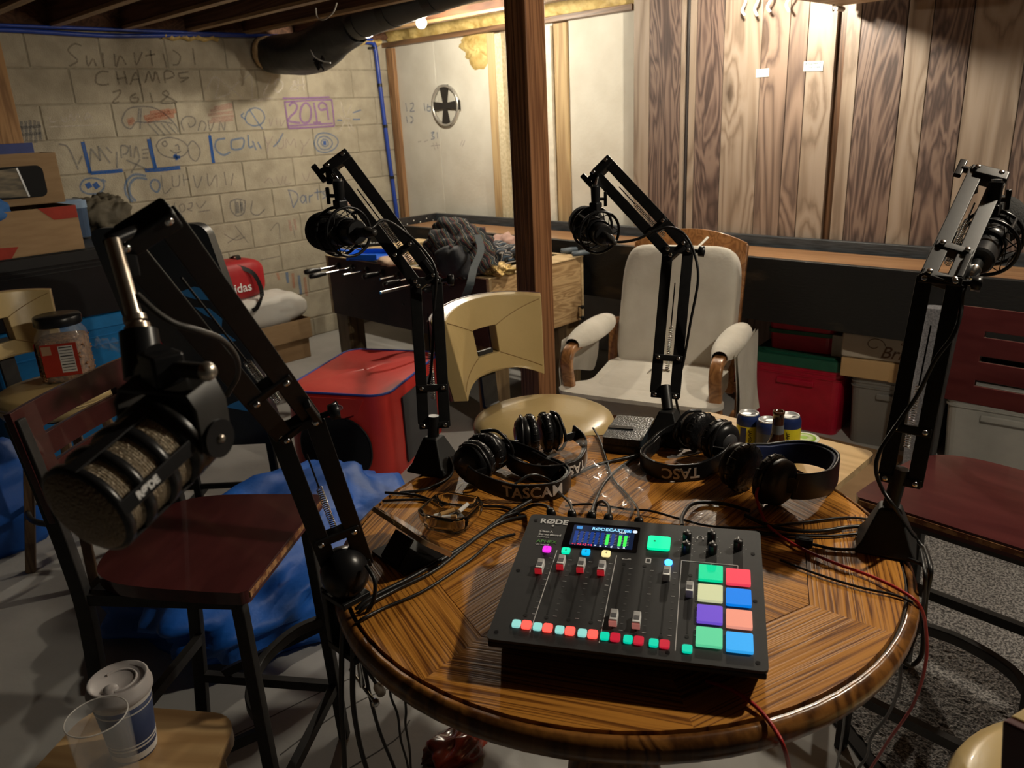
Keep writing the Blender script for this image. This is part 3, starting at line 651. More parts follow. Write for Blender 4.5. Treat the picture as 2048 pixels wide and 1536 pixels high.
# ------------------------------------------------------------------ cream vinyl swivel stools
M_vin = mat('cream_vinyl', (0.50, 0.37, 0.165), 0.3, c2=(0.55, 0.41, 0.19), scale=5, bump=0.05, bscale=60, coat=0.25)
M_mvin = mat('maroon_vinyl', (0.06, 0.016, 0.02), 0.4, c2=(0.075, 0.022, 0.026), scale=8)
M_dkw = wood('stool_leg_wood', (0.10, 0.055, 0.03), (0.2, 0.12, 0.06), 'Z', ring=12, coord='Object')
def cream_back(th, off):
    """curved upholstered back with a square hole, in the stool's frame; rear at +y"""
    Rr = 0.24; W = 0.182; BH = 0.25; hole = (-0.042, 0.042, 0.085, 0.165)
    us = sorted(set([-W, W, hole[0], hole[1]]+[-W+2*W*i/20 for i in range(21)])); zs = sorted(set([0, BH, hole[2], hole[3]]+[BH*i/8 for i in range(9)]))
    L = []; idx = {}; fs = []
    def P(i, j, k):
        if (i, j, k) not in idx:
            s = us[i]; z = zs[j]; a = s/Rr
            lowcut = 0.09*(1-abs(s)/W)**1.2*(1 if j == 0 else 0)*0
            zz = z+ (0.045*(1-(abs(s)/W)**2) if j == 0 else 0)+0.02*(1-(s/W)**2)*(z/BH)
            r = Rr+off+(th if k else 0)+0.05*(z/BH)
            idx[(i, j, k)] = len(L); L.append((r*math.sin(a), r*math.cos(a)-0.025, 0.775+zz))
        return idx[(i, j, k)]
    def op(i, j):
        if not (0 <= i < len(us)-1 and 0 <= j < len(zs)-1): return True
        c = (us[i]+us[i+1])/2; d = (zs[j]+zs[j+1])/2
        return hole[0] < c < hole[1] and hole[2] < d < hole[3]
    for i in range(len(us)-1):
        for j in range(len(zs)-1):
            if op(i, j): continue
            fs.append((P(i, j, 0), P(i, j+1, 0), P(i+1, j+1, 0), P(i+1, j, 0)))
            fs.append((P(i, j, 1), P(i+1, j, 1), P(i+1, j+1, 1), P(i, j+1, 1)))
            if op(i-1, j): fs.append((P(i, j, 0), P(i, j, 1), P(i, j+1, 1), P(i, j+1, 0)))
            if op(i+1, j): fs.append((P(i+1, j, 0), P(i+1, j+1, 0), P(i+1, j+1, 1), P(i+1, j, 1)))
            if op(i, j-1): fs.append((P(i, j, 0), P(i+1, j, 0), P(i+1, j, 1), P(i, j, 1)))
            if op(i, j+1): fs.append((P(i, j+1, 0), P(i, j+1, 1), P(i+1, j+1, 1), P(i+1, j+1, 0)))
    return MB().add(L, fs)
def cream_stool(loc, rz, label, shell=True):
    t = Thing('swivel_stool', label, 'stool', loc, rz=rz, group='cream vinyl swivel stools')
    t.part('seat', MB().lathe([(0.0, 0.73), (0.12, 0.728), (0.185, 0.72), (0.208, 0.708), (0.214, 0.695), (0.21, 0.685), (0.205, 0.68)], n=48), M_vin)
    t.part('seat_welt', MB().torus((0, 0, 0.681), 0.208, 0.004, n=48, k=6), M_vin)
    t.part('seat_base', MB().lathe([(0.205, 0.68), (0.21, 0.665), (0.195, 0.64), (0.0, 0.64)], n=48), M_vin)
    bk = t.part('backrest', cream_back(0.045, 0.0), M_vin, bevel=0.016, seg=4)
    t.part('back_shell', cream_back(0.012, 0.0455), M_mvin if shell else M_vin, bk, bevel=0.005)
    for s in (-1, 1):
        for h in (0, 1):
            pts = []
            for i in range(9):
                q = i/8; ss = s*(0.044+(0.176-0.044)*q); z = (0.085-0.055*q) if h == 0 else (0.165+0.075*q)
                a = ss/0.24; r = 0.24-0.0005+0.05*(z/0.25); pts.append((r*math.sin(a), r*math.cos(a)-0.025, 0.775+z+0.02*(1-(ss/0.182)**2)*(z/0.25)))
            t.part('seam', MB().tube(pts, 0.0016, 5), mat('tan_thread', (0.3, 0.2, 0.08), 0.7), bk)
    t.part('back_bracket', MB().bar((0, 0.1, 0.63), (0, 0.235, 0.70), 0.06, 0.012).bar((0, 0.235, 0.695), (0, 0.25, 0.88), 0.06, 0.012, (0, 1, 0)), M_steel)
    t.part('swivel', MB().cyl((0, 0, 0.60), (0, 0, 0.64), 0.09, n=24), M_steel)
    for k in range(4):
        a = PI/4+k*PI/2; d = V((math.cos(a), math.sin(a), 0))
        t.part('leg', MB().bar(d*0.12+V((0, 0, 0.61)), d*0.24, 0.035, 0.035, d), M_dkw, bevel=0.005)
    t.part('foot_ring', MB().torus((0, 0, 0.25), 0.195, 0.011, n=40, k=8), M_steel)
    return t
cream_stool((-1.50, 1.645, 0), R(88), 'cream vinyl swivel stool standing in front of the timber post')
cream_stool((-3.14, 0.80, 0), R(112), 'cream vinyl swivel stool with a snack jar on its seat', shell=True)
cream_stool((0.02, 1.03, 0), R(205), 'cream and maroon swivel stool at the right edge beside the table')

# ------------------------------------------------------------------ microphone boom arms
M_arm = mat('black_powder_coat', (0.008, 0.008, 0.0085), 0.42, c2=(0.012, 0.012, 0.0125), scale=60, spec=0.4)
M_armg = mat('grey_powder_coat', (0.03, 0.028, 0.026), 0.42, c2=(0.04, 0.037, 0.034), scale=60)
M_wht_ = mat('white_print', (0.72, 0.72, 0.72), 0.6)
M_rub = mat('black_rubber', (0.012, 0.012, 0.012), 0.55)
M_brass = mat('worn_steel_stud', (0.42, 0.34, 0.26), 0.32, 0.9, c2=(0.6, 0.55, 0.48), scale=50)
CAM = V((0, 0, 1.575))
def coil(p, q, r, turns, wire):
    p, q = V(p), V(q); d = (q-p).normalized(); a = d.cross(V((0, 0, 1))).normalized(); b = d.cross(a); n = turns*7
    return MB().tube([p+(q-p)*i/n+(a*math.cos(2*PI*i/7)+b*math.sin(2*PI*i/7))*r for i in range(n+1)], wire, 4)
def boom_arm(label, base, J0, J1, J2, kind='foot', sep=0.043, w=0.023, m=None, head=True, footrot=0.3, wing=True):
    m = m or M_arm
    t = Thing('boom_arm', label, 'microphone arm', base, world=True, group='scissor microphone arms')
    base, J0, J1, J2 = V(base), V(J0), V(J1), V(J2)
    def across(p, q): return (q-p).cross((p+q)/2-CAM).normalized()
    for A, B, s in ((J0, J1, sep), (J1, J2, sep*0.86)):
        n = across(A, B); d = (B-A).normalized(); nv = n.cross(d)
        for k in (-1, 1):
            o = n*k*s/2
            t.part('bar', MB().bar(A+o+d*0.004*k, B+o+d*0.004*k, 0.015, w, n), m, bevel=0.0015)
        t.part('spring', coil(A+d*0.05+nv*0.014, A+d*0.15+nv*0.014, 0.0045, 26, 0.0009), M_chrome)
        t.part('spring_rod', MB().tube([A+d*0.15+nv*0.014, A+(B-A)*0.78+nv*0.014], 0.0014, 5), m)
        for f in (0.0, 0.26, 1.0):
            P = A+(B-A)*f
            t.part('pivot_plate', MB().bar(P-n*(s/2+0.009), P+n*(s/2+0.009), 0.02, 0.014, d), m, bevel=0.002)
            for k in (-1, 1):
                t.part('bolt', MB().lathe([(0.0045, 0), (0.0045, 0.003), (0.0025, 0.004), (0, 0.004)], P+n*k*s/2+nv*(-0.011 if (nv.dot(P-CAM) > 0) else 0.011), nv*(-1 if nv.dot(P-CAM) > 0 else 1), n=8), M_chrome)
    n = across(J0, J1)
    # elbow yoke and tension knob
    t.part('elbow_yoke', MB().bar(J1-n*(sep/2+0.004), J1-n*(sep/2+0.004)+(J2-J1).normalized()*0.05, 0.024, 0.01, n), m, bevel=0.002)
    t.part('elbow_knob', MB().lathe([(0.004, 0), (0.004, 0.012), (0.011, 0.014), (0.012, 0.026), (0.0, 0.028)], J1-n*(sep/2+0.008), -n, n=6), M_bplast)
    if kind == 'foot':
        mb = MB(); M = Matrix.Rotation(footrot, 3, 'Z'); pr = [(0.044, 0.0), (0.044, 0.006), (0.036, 0.018), (0.017, 0.068), (0.014, 0.072)]
        vs = [base+M @ V((r*a, r*b, h)) for r, h in pr for a, b in ((-1, -1), (1, -1), (1, 1), (-1, 1))]
        fs = [(j*4+i, j*4+(i+1) % 4, j*4+4+(i+1) % 4, j*4+4+i) for j in range(len(pr)-1) for i in range(4)]+[(3, 2, 1, 0), tuple(len(vs)-4+i for i in range(4))]
        mb.add(vs, fs); t.part('foot', mb, M_rub, bevel=0.003)
        t.part('column', MB().cyl(base+V((0, 0, 0.07)), J0+V((0, 0, 0.02)), 0.012, n=14), m)
    else:
        t.part('dome', MB().ball(base+V((0, 0, 0.045)), 0.037, (1, 1, 1.1), 20, 12), M_bplast)
        t.part('column', MB().cyl(base+V((0, 0, 0.05)), J0+V((0, 0, 0.01)), 0.012, n=14), m)
        t.part('clamp_plate', MB().box(base+V((-0.005, 0, 0.004)), (0.06, 0.05, 0.01)), m, bevel=0.002)
        t.part('clamp_back', MB().bounds(base+V((-0.042, -0.022, -0.085)), base+V((-0.028, 0.022, 0.012))), m, bevel=0.002)
        t.part('clamp_jaw', MB().bounds(base+V((-0.042, -0.022, -0.098)), base+V((0.03, 0.022, -0.085))), m, bevel=0.002)
        t.part('clamp_screw', MB().cyl(base+V((0.008, 0, -0.16)), base+V((0.008, 0, -0.055)), 0.005, n=10), M_chrome)
        t.part('screw_handle', MB().cyl(base+V((-0.04, 0.01, -0.16)), base+V((0.055, -0.01, -0.16)), 0.003, n=8).ball(base+V((0.055, -0.01, -0.16)), 0.007, n=8, m=6), M_chrome)
        t.part('clamp_pad', MB().lathe([(0.016, 0), (0.016, 0.006), (0.008, 0.009)], base+V((0.008, 0, -0.06)), n=14), M_bplast)
    if head:
        n2 = -across(J1, J2); d = (J2-J1).normalized(); sd = n2.cross(d)
        t.part('head', MB().bar(J2-n2*0.02-d*0.004, J2+n2*0.03-d*0.004, 0.026, 0.022, d), m, bevel=0.003)
        t.part('head_link', MB().bar(J2-n2*0.018, J2-n2*0.018+V((0, 0, -0.035)), 0.014, 0.012), m, bevel=0.002)
        if wing: t.part('wing_knob', MB().cyl(J2-n2*0.03, J2-n2*0.04, 0.006, n=10).bar(J2-n2*0.042-d*0.02, J2-n2*0.042+d*0.02, 0.008, 0.012, n2), M_bplast, bevel=0.002)
    return t
M_foam = mat('black_foam', (0.006, 0.006, 0.006), 0.95, bump=0.4, scale=90, bscale=220)
M_mic = mat('black_mic_body', (0.012, 0.012, 0.013), 0.3)
def condenser_mic(label, front, tail, stud_top, tee=1, cone=False):
    """foam-topped microphone in a spider shock mount hanging from a stud"""
    F, T, S = V(front), V(tail), V(stud_top); a = (F-T).normalized(); C = T+(F-T)*0.42
    t = Thing('microphone', label, 'microphone', C, world=True, group='condenser microphones in spider mounts')
    t.part('body', MB().cyl(T, T+a*0.07, 0.023, n=24).cyl(T+a*0.07, F, 0.022, 0.022, n=24).cyl(T-a*0.004, T, 0.02, 0.023, n=24), M_mic)
    t.part('foam_windscreen', MB().lathe([(0.026, -0.045), (0.036, -0.03), (0.041, -0.005), (0.038, 0.018), (0.026, 0.034), (0.012, 0.041), (0.0005, 0.043)], F, a, n=28), M_foam)
    t.part('mount_sleeve', MB().lathe([(0.026, -0.02), (0.028, -0.02), (0.028, 0.022), (0.026, 0.022)], C, a, n=24, cap=False), M_bplast)
    t.part('shock_ring', MB().torus(C+a*0.022, 0.047, 0.0032, a, 40, 8), M_bplast)
    t.part('shock_ring', MB().torus(C-a*0.022, 0.047, 0.0032, a, 40, 8), M_bplast)
    u = a.cross(V((0, 0, 1))).normalized(); v = u.cross(a)
    for k in range(4):
        q = PI/4+k*PI/2; d = u*math.cos(q)+v*math.sin(q)
        t.part('ring_post', MB().cyl(C+a*0.024+d*0.047, C-a*0.024+d*0.047, 0.003, n=8), M_bplast)
    for e in (1, -1):
        pts = []
        for k in range(12):
            q = 2*PI*k/12; r = 0.046 if k % 2 == 0 else 0.029
            pts.append(C+a*e*(0.022 if k % 2 == 0 else 0.012)+(u*math.cos(q)+v*math.sin(q))*r)
        t.part('elastic', MB().tube(pts, 0.0014, 5, closed=True), M_rub)
    top = C+V((0, 0, 1))*0.047
    t.part('mount_clevis', MB().box(top+V((0, 0, 0.006)), (0.022, 0.022, 0.018)), M_bplast, bevel=0.003)
    t.part('socket', MB().cyl(top+V((0, 0, 0.01)), top+V((0, 0, 0.05)), 0.0095, 0.011, n=16), M_bplast)
    rs = r2*tee
    t.part('tee_knob', MB().cyl(top+V((0, 0, 0.022)), top+V((0, 0, 0.022))+rs*0.02, 0.004, n=8).bar(top+V((0, 0, 0.006))+rs*0.022, top+V((0, 0, 0.038))+rs*0.022, 0.007, 0.007, rs), M_bplast, bevel=0.002)
    t.part('stud', MB().cyl(top+V((0, 0, 0.05)), S, 0.0042, n=10).cyl(top+V((0, 0, 0.05)), top+V((0, 0, 0.054)), 0.008, n=12), M_chrome)
    t.part('connector', MB().lathe([(0.0, 0.0), (0.0095, 0.0), (0.0095, 0.032), (0.011, 0.034), (0.011, 0.042), (0.0085, 0.045), (0.006, 0.066), (0.0, 0.066)], T-a*0.001, -a, n=18), M_chrome if cone else M_armg)
    return t
# arm at the far left of the table edge with its stubby broadcast microphone
boom_arm('black scissor arm clamped to the left table edge carrying the mesh-windowed microphone', (-0.924, 0.555, 0.89), (-0.93, 0.566, 0.935), (-0.905, 0.499, 1.197), (-0.73, 0.281, 1.498), kind='clamp', sep=0.05, w=0.026, wing=False)
boom_arm('black scissor arm left of the cream stool, over the red cube tent', (-1.178, 0.954, 0.89), (-1.178, 0.959, 0.984), (-1.231, 1.012, 1.268), (-1.391, 0.938, 1.508))
boom_arm('black scissor arm standing in front of the white glider chair', (-0.881, 1.365, 0.89), (-0.906, 1.391, 0.982), (-0.929, 1.468, 1.286), (-1.133, 1.466, 1.457))
boom_arm('black scissor arm on the right side of the table, reaching toward the panelling', (-0.365, 1.211, 0.89), (-0.357, 1.217, 1.006), (-0.36, 1.3, 1.309), (-0.366, 1.507, 1.447), sep=0.042)
condenser_mic('foam-topped microphone hanging over the foosball table, pointing left', (-1.405, 0.904, 1.372), (-1.275, 0.889, 1.38), (-1.384, 0.921, 1.487), tee=-1)
condenser_mic('foam-topped microphone hanging beside the timber post', (-1.178, 1.465, 1.33), (-1.082, 1.406, 1.317), (-1.135, 1.457, 1.441))
condenser_mic('foam-topped microphone at the right edge with a chrome plug', (-0.353, 1.571, 1.367), (-0.334, 1.393, 1.326), (-0.363, 1.505, 1.436), cone=True)

# the near microphone: windowed black barrel with a golden mesh inside, in a yoke
F1, B1 = V((-0.576, 0.142, 1.322)), V((-0.621, 0.253, 1.353))
ax = (B1-F1).normalized(); uu1 = ax.cross(V((0, 0, 1))).normalized(); vv1 = uu1.cross(ax)
L1m = (B1-F1).length
bm = Thing('microphone', 'stubby black microphone with golden mesh windows in the left foreground', 'microphone', (F1+B1)/2, world=True)
def weave(name, c, s):
    m, nt, b = _new(name); b.inputs['Base Color'].default_value = (*c, 1); b.inputs['Metallic'].default_value = 0.35; b.inputs['Roughness'].default_value = 0.4
    tc = _n(nt, 'ShaderNodeTexCoord'); vo = _n(nt, 'ShaderNodeTexVoronoi'); vo.inputs['Scale'].default_value = s
    nt.links.new(tc.outputs['Object'], vo.inputs['Vector'])
    bp = _n(nt, 'ShaderNodeBump'); bp.inputs['Strength'].default_value = 1.0; bp.inputs['Distance'].default_value = 0.002
    nt.links.new(vo.outputs['Distance'], bp.inputs['Height']); nt.links.new(bp.outputs[0], b.inputs['Normal'])
    return m
M_mesh = weave('gold_mesh', (0.62, 0.52, 0.38), 420)
M_meshf = weave('front_mesh', (0.30, 0.22, 0.14), 420)
rr = 0.037
bm.part('mesh_tube', MB().lathe([(rr-0.003, 0.006), (rr-0.003, L1m*0.62)], F1, ax, n=40), M_mesh)
# mesh wires
mb = MB()
for k in range(34): mb.torus(F1+ax*(0.008+k*(L1m*0.6)/34), rr-0.0028, 0.0006, ax, 36, 4)
bm.part('mesh_wires', mb, M_mesh, kind='stuff')
bm.part('front_grille', MB().lathe([(0.0005, -0.006), (rr*0.6, -0.004), (rr*0.9, 0.001), (rr-0.001, 0.006)], F1, ax, n=40), M_meshf)
for p, wd in ((0.004, 0.006), (L1m*0.2, 0.007), (L1m*0.41, 0.008), (L1m*0.61, 0.014)):
    bm.part('cage_ring', MB().lathe([(rr-0.002, p-0.001), (rr+0.001, p), (rr+0.001, p+wd), (rr-0.002, p+wd+0.001)], F1, ax, n=40), M_mic)
for k in range(5):
    q = R(-62)+2*PI*k/5; dd = uu1*math.cos(q)+vv1*math.sin(q); tg = ax.cross(dd)
    bm.part('cage_bar', MB().bar(F1+ax*0.004+dd*rr, F1+ax*(L1m*0.64)+dd*rr, 0.012, 0.0025, dd), M_mic, bevel=0.001)
bm.part('rear_body', MB().lathe([(rr-0.002, L1m*0.62), (rr+0.001, L1m*0.65), (rr, L1m*0.92), (rr-0.006, L1m*1.0), (0.0, L1m*1.0)], F1, ax, n=40), M_mic)
best = max(range(5), key=lambda k: (uu1*math.cos(R(-62)+2*PI*k/5)+vv1*math.sin(R(-62)+2*PI*k/5)).dot(CAM-F1))
dd = uu1*math.cos(R(-62)+2*PI*best/5)+vv1*math.sin(R(-62)+2*PI*best/5)
bm.part('lettering', xf(text_mb('RØDE', 0.008, 0.0004, bold=0.0005), frame(F1+ax*(L1m*0.24)+dd*(rr+0.0016), ax, dd)), M_wht_)
yk = F1+ax*L1m*0.80
cd = (CAM-yk).normalized(); side = ax.cross(V((0, 0, 1))).normalized()
if side.dot(r2) < 0: side = -side
bm.part('yoke', MB().strip([yk+side*(rr+0.004)-V((0, 0, 0.004)), yk+side*(rr+0.004)+V((0, 0, 0.028)), yk+side*(rr-0.002)+V((0, 0, 0.042)), yk-side*(rr-0.002)+V((0, 0, 0.042)), yk-side*(rr+0.004)+V((0, 0, 0.028)), yk-side*(rr+0.004)-V((0, 0, 0.004))], ax, 0.032, 0.004), M_armg, bevel=0.001)
for s in (-1, 1):
    bm.part('yoke_disc', MB().cyl(yk+side*s*(rr+0.003), yk+side*s*(rr+0.009), 0.0155, n=24), M_mic)
    bm.part('yoke_screw', MB().lathe([(0.0035, 0), (0.003, 0.002), (0, 0.002)], yk+side*s*(rr+0.009), side*s, n=10), M_brass)
tp = yk+V((0, 0, 0.043)); td = V((-0.729, 0.281, 1.497))
bm.part('swivel_block', MB().box(tp+V((0, 0, 0.012)), (0.03, 0.026, 0.026)), M_mic, bevel=0.003)
bm.part('tilt_screw', MB().cyl(tp+V((0, 0, 0.012))+side*0.012, tp+V((0, 0, 0.012))+side*0.042, 0.0065, n=14), M_armg)
bm.part('screw_tip', MB().lathe([(0.0075, 0), (0.0075, 0.004), (0.005, 0.008), (0, 0.008)], tp+V((0, 0, 0.012))+side*0.042, side, n=14), M_brass)
s0 = V((-0.662, 0.234, 1.383)); s1 = V((-0.678, 0.242, 1.419)); s2 = V((-0.719, 0.251, 1.491))
bm.part('socket', MB().cyl(tp+V((0, 0, 0.02)), s0, 0.012, n=16).cyl(s0, s1, 0.0165, 0.0155, n=24), M_mic)
bm.part('stud_collar', MB().cyl(s1, s1+(s2-s1)*0.06, 0.0105, n=20).cyl(s1+(s2-s1)*0.10, s1+(s2-s1)*0.16, 0.0095, n=20), M_brass)
bm.part('stud', MB().cyl(s1, s2, 0.0066, n=16), M_brass)
bm.part('stud_tip', MB().cyl(s2, td, 0.0055, n=12), M_mic)

# ------------------------------------------------------------------ podcast mixer
M_mx = mat('mixer_black', (0.032, 0.0325, 0.034), 0.45, c2=(0.035, 0.0355, 0.037), scale=120)
M_mxs = mat('mixer_shell', (0.008, 0.008, 0.009), 0.5)
M_wht = mat('white_print', (0.72, 0.72, 0.72), 0.6)
M_grn = mat('green_print', (0.12, 0.4, 0.08), 0.6)
M_cap = mat('fader_silver', (0.75, 0.75, 0.75), 0.35)
M_capd = mat('fader_dimple', (0.16, 0.16, 0.17), 0.4)
Pb, Pf = 0.082, 0.047                       # height of the rear and the front edge
MW, MD = 0.350, 0.276
mc = V((-0.559, 0.785, TZ))
mx = Thing('podcast_mixer', 'black podcast mixer with lit pads, faders and a colour screen', 'audio mixer', mc, rz=R(29.7))
h2 = MD/2
def top_z(y): return (Pf+Pb)/2+(Pb-Pf)*y/MD
tl = math.atan2(Pb-Pf, MD)
# shell: slab with sloped top and undercut front
prof = [(-h2+0.055, 0.004), (h2-0.01, 0.004), (h2, 0.02), (h2, Pb-0.004), (-h2, Pf-0.004), (-h2, Pf-0.012)]
mb = MB(); n = len(prof)
vs = [(-MW/2+0.002, y, z) for y, z in prof]+[(MW/2-0.002, y, z) for y, z in prof]
mb.add(vs, [tuple(range(n)), tuple(range(n, 2*n))[::-1]]+[(i, n+i, n+(i+1) % n, (i+1) % n) for i in range(n)])
mx.part('shell', mb, M_mxs, bevel=0.002)
MT = Matrix.Translation((0, 0, (Pf+Pb)/2)) @ Matrix.Rotation(tl, 4, 'X')     # frame of the sloping plate
def plate(mb): return xf(mb, MT)
ly = MD/math.cos(tl)
pl = mx.part('face_plate', plate(MB().prism(rrect(MW, ly, 0.008), -0.005, 0.0)), M_mx, bevel=0.0008)
# u runs 0..1 left to right, v 0..1 from the rear edge to the front edge
def UV(u, v): return ((u-0.5)*MW, (0.5-v)*ly)
def on(u, v, z=0.0): x, y = UV(u, v); return V((x, y, z))
def pad(u, v, w, h, m, z0=0.0, z1=0.003, r=0.002, name='button', parent=None):
    x, y = UV(u, v); return mx.part(name, plate(MB().prism(rrect(w, h, r, 3, x, y), z0, z1)), m, parent, bevel=0.0008)
def txt(s, u, v, size, m=M_wht, name='lettering', align='CENTER', bold=0.0, parent=None, z=0.0003):
    mb = text_mb(s, size, 0.0004, align, bold); x, y = UV(u, v)
    return mx.part(name, plate(xf(mb, Matrix.Translation((x, y, z)))), m, parent)
# screen
scr = pad(0.338, 0.165, 0.112, 0.062, mat('screen_glass', (0.004, 0.004, 0.005), 0.1), z1=0.0008, name='screen')
pad(0.343, 0.165, 0.094, 0.050, glow('screen_bg', (0.0, 0.012, 0.055), 0.5), z0=0.0008, z1=0.0010, r=0.001, name='display', parent=scr)
for k in range(10):
    u = 0.228+0.023*k+(0.008 if k > 7 else 0); lit = k in (6, 8, 9)
    pad(u, 0.183, 0.0052, 0.030, glow('meter_blue', (0.004, 0.035, 0.22), 0.8), z0=0.001, z1=0.0012, r=0.0004, name='meter', parent=scr)
    if lit: pad(u, 0.188, 0.0048, 0.026, glow('meter_green', (0.05, 0.8, 0.08), 0.9), z0=0.0012, z1=0.0014, r=0.0004, name='meter', parent=scr)
    for q in range(7): pad(u+0.0115, 0.142+0.0135*q, 0.003, 0.0006, M_wht, z0=0.001, z1=0.0012, r=0.0002, name='scale_tick', parent=scr)
    txt(('+1', '+2', '+3', '+4', '=', 'o', '•', 'd', 'L', 'R')[k], u, 0.246, 0.0065, glow('red_digits', (0.9, 0.05, 0.1), 1.0) if k < 4 else glow('white_digits', (0.7, 0.8, 0.9), 0.9), parent=scr, z=0.0012)
txt('RØDECASTER', 0.375, 0.10, 0.0095, glow('screen_text', (0.3, 0.7, 0.95), 0.9), parent=scr, bold=0.0001, z=0.0012)
txt('PRO', 0.425, 0.117, 0.005, MATS['white_digits'], parent=scr, z=0.0012)
for u in (0.235, 0.45): pad(u, 0.098, 0.009, 0.007, glow('icon_blue', (0.05, 0.25, 0.6), 0.9), z0=0.001, z1=0.0012, r=0.001, name='icon', parent=scr)
pad(0.478, 0.098, 0.007, 0.007, MATS['white_digits'], z0=0.001, z1=0.0012, r=0.003, name='icon', parent=scr)
# printed words
txt('RØDE', 0.115, 0.062, 0.0165, bold=0.0005)
txt('Class-A', 0.063, 0.155, 0.0068, align='LEFT', bold=0.00015)
txt('Servo Biased', 0.063, 0.182, 0.0068, align='LEFT', bold=0.00015)
txt('Preamps', 0.063, 0.205, 0.005, align='LEFT')
txt('APHEX', 0.064, 0.245, 0.010, M_grn, align='LEFT')
txt('On board', 0.064, 0.272, 0.005, align='LEFT')
pad(0.115, 0.10, 0.004, 0.004, M_wht, z1=0.0006, r=0.0019, name='emblem')
# big record button and headphone knobs
pad(0.585, 0.185, 0.033, 0.030, glow('record_green', (0.0, 0.95, 0.42), 0.85), z1=0.004, r=0.004, name='record_button')
pad(0.567, 0.178, 0.0035, 0.0035, mat('dark_print', (0.0, 0.12, 0.07), 0.6), z0=0.004, z1=0.0042, r=0.0016, name='record_dot')
for u, v in ((0.70, 0.135), (0.80, 0.115), (0.70, 0.225), (0.805, 0.215), (0.907, 0.165)):
    x, y = UV(u, v)
    kb = mx.part('knob', plate(MB().lathe([(0.0066, 0.0), (0.0066, 0.0135), (0.0056, 0.0155), (0.0, 0.016)], (x, y, 0), n=24)), mat('knob_black', (0.02, 0.02, 0.022), 0.35))
    mx.part('pointer', plate(MB().box((x, y+0.004, 0.0162), (0.0012, 0.005, 0.0008))), M_wht, kb)
    for q in range(7):
        a = R(-135+45*q); pad(u+0.0115*math.sin(a)/MW, v-0.0115*math.cos(a)/ly, 0.0011, 0.0011, M_wht, z1=0.0003, r=0.0004, name='knob_tick', parent=kb)
mb = MB(); x, y = UV(0.753, 0.10); mb.tube([(x+0.004*math.cos(R(a)), y+0.004*math.sin(R(a)), 0.0003) for a in range(-20, 201, 20)], 0.0006, 5).box((x-0.0042, y-0.002, 0.0004), (0.002, 0.004, 0.0006)).box((x+0.0042, y-0.002, 0.0004), (0.002, 0.004, 0.0006))
mx.part('headphone_icon', plate(mb), M_wht)
# eight faders
FU = [0.118, 0.2, 0.285, 0.37, 0.453, 0.538, 0.63, 0.722]
pos = [0.19, 0.08, 0.10, 0.115, 0.84, 0.84, 0.05, 0.22]
topc = [(0.85, 0.03, 0.75), (0.0, 0.8, 0.45), (0.0, 0.45, 0.85), (0.95, 0.78, 0.35)]
for i, u in enumerate(FU):
    v0, v1 = (0.375, 0.80) if i < 7 else (0.44, 0.825)
    if i >= 4 and i < 7: v0, v1 = 0.40, 0.845
    vm = (v0+v1)/2; x, y = UV(u, vm)
    pad(u, vm, 0.0024, (v1-v0)*ly, mat('slot_black', (0.002, 0.002, 0.002), 0.7), z1=0.0003, r=0.0008, name='fader_slot')
    for q in range(11): pad(u+0.031, v0+(v1-v0)*q/10+0.005, 0.0052 if q in (0, 4, 10) else 0.0036, 0.0007, M_wht if q in (0, 4, 10) else mat('grey_print', (0.22, 0.22, 0.22), 0.6), z1=0.0003, r=0.0002, name='scale_tick')
    fv = v0+(v1-v0)*pos[i]+0.015
    x, y = UV(u, fv); mb = MB(); pr = [(-0.0115, 0.0), (-0.010, 0.011), (-0.004, 0.0085), (0.004, 0.0085), (0.010, 0.011), (0.0115, 0.0)]
    vs = [(x-0.0052, y+a, b) for a, b in pr]+[(x+0.0052, y+a, b) for a, b in pr]; k = len(pr)
    mb.add(vs, [tuple(range(k))[::-1], tuple(range(k, 2*k))]+[(j, j+1, k+j+1, k+j) for j in range(k-1)])
    fd = mx.part('fader_cap', plate(mb), M_cap, bevel=0.0012)
    mx.part('dimple', plate(MB().box((x, y, 0.0087), (0.007, 0.0075, 0.0008))), M_capd, fd)
    if i < 6:
        mx.part('cap_band', plate(MB().box((x, y-0.0117, 0.0045), (0.0104, 0.0012, 0.0085))), glow('band_red', (0.7, 0.02, 0.03), 0.35) if i < 4 else glow('band_pink', (0.75, 0.25, 0.2) if i == 4 else (0.75, 0.25, 0.2), 0.3), fd)
    for vv in (v0-0.025, v1+0.02): pad(u, vv, 0.0055, 0.0055, MATS['slot_black'], z1=0.0004, r=0.0026, name='screw')
    if i < 4: pad(u+0.004, 0.315-0.002*i, 0.0125, 0.0125, glow(f'channel_{i}', topc[i], 0.9), z1=0.003, r=0.003, name='channel_button'); txt(str(i+1), u+0.004, 0.313-0.002*i, 0.006, mat('dim_print', (0.1, 0.1, 0.1), 0.6), z=0.0032)
    # monitor and mute keys along the front
    kv = 0.90 if i < 7 else 0.915
    if i < 7:
        pad(u-0.022, kv+0.004*i-0.012, 0.0115, 0.0125, glow('key_mint', (0.30, 0.72, 0.66), 0.75) if i < 4 else glow('key_teal', (0.0, 0.70, 0.45), 0.7), z1=0.003, r=0.003, name='monitor_key')
        pad(u+0.0165, kv+0.004*i-0.012, 0.0125, 0.0135, glow('key_red_lit', (1.0, 0.055, 0.04), 2.2) if i < 4 else glow('key_red', (0.75, 0.02, 0.05), 0.5), z1=0.003, r=0.003, name='mute_key')
    else: pad(u+0.004, kv+0.01, 0.0125, 0.0125, MATS['key_teal'], z1=0.003, r=0.003, name='monitor_key')
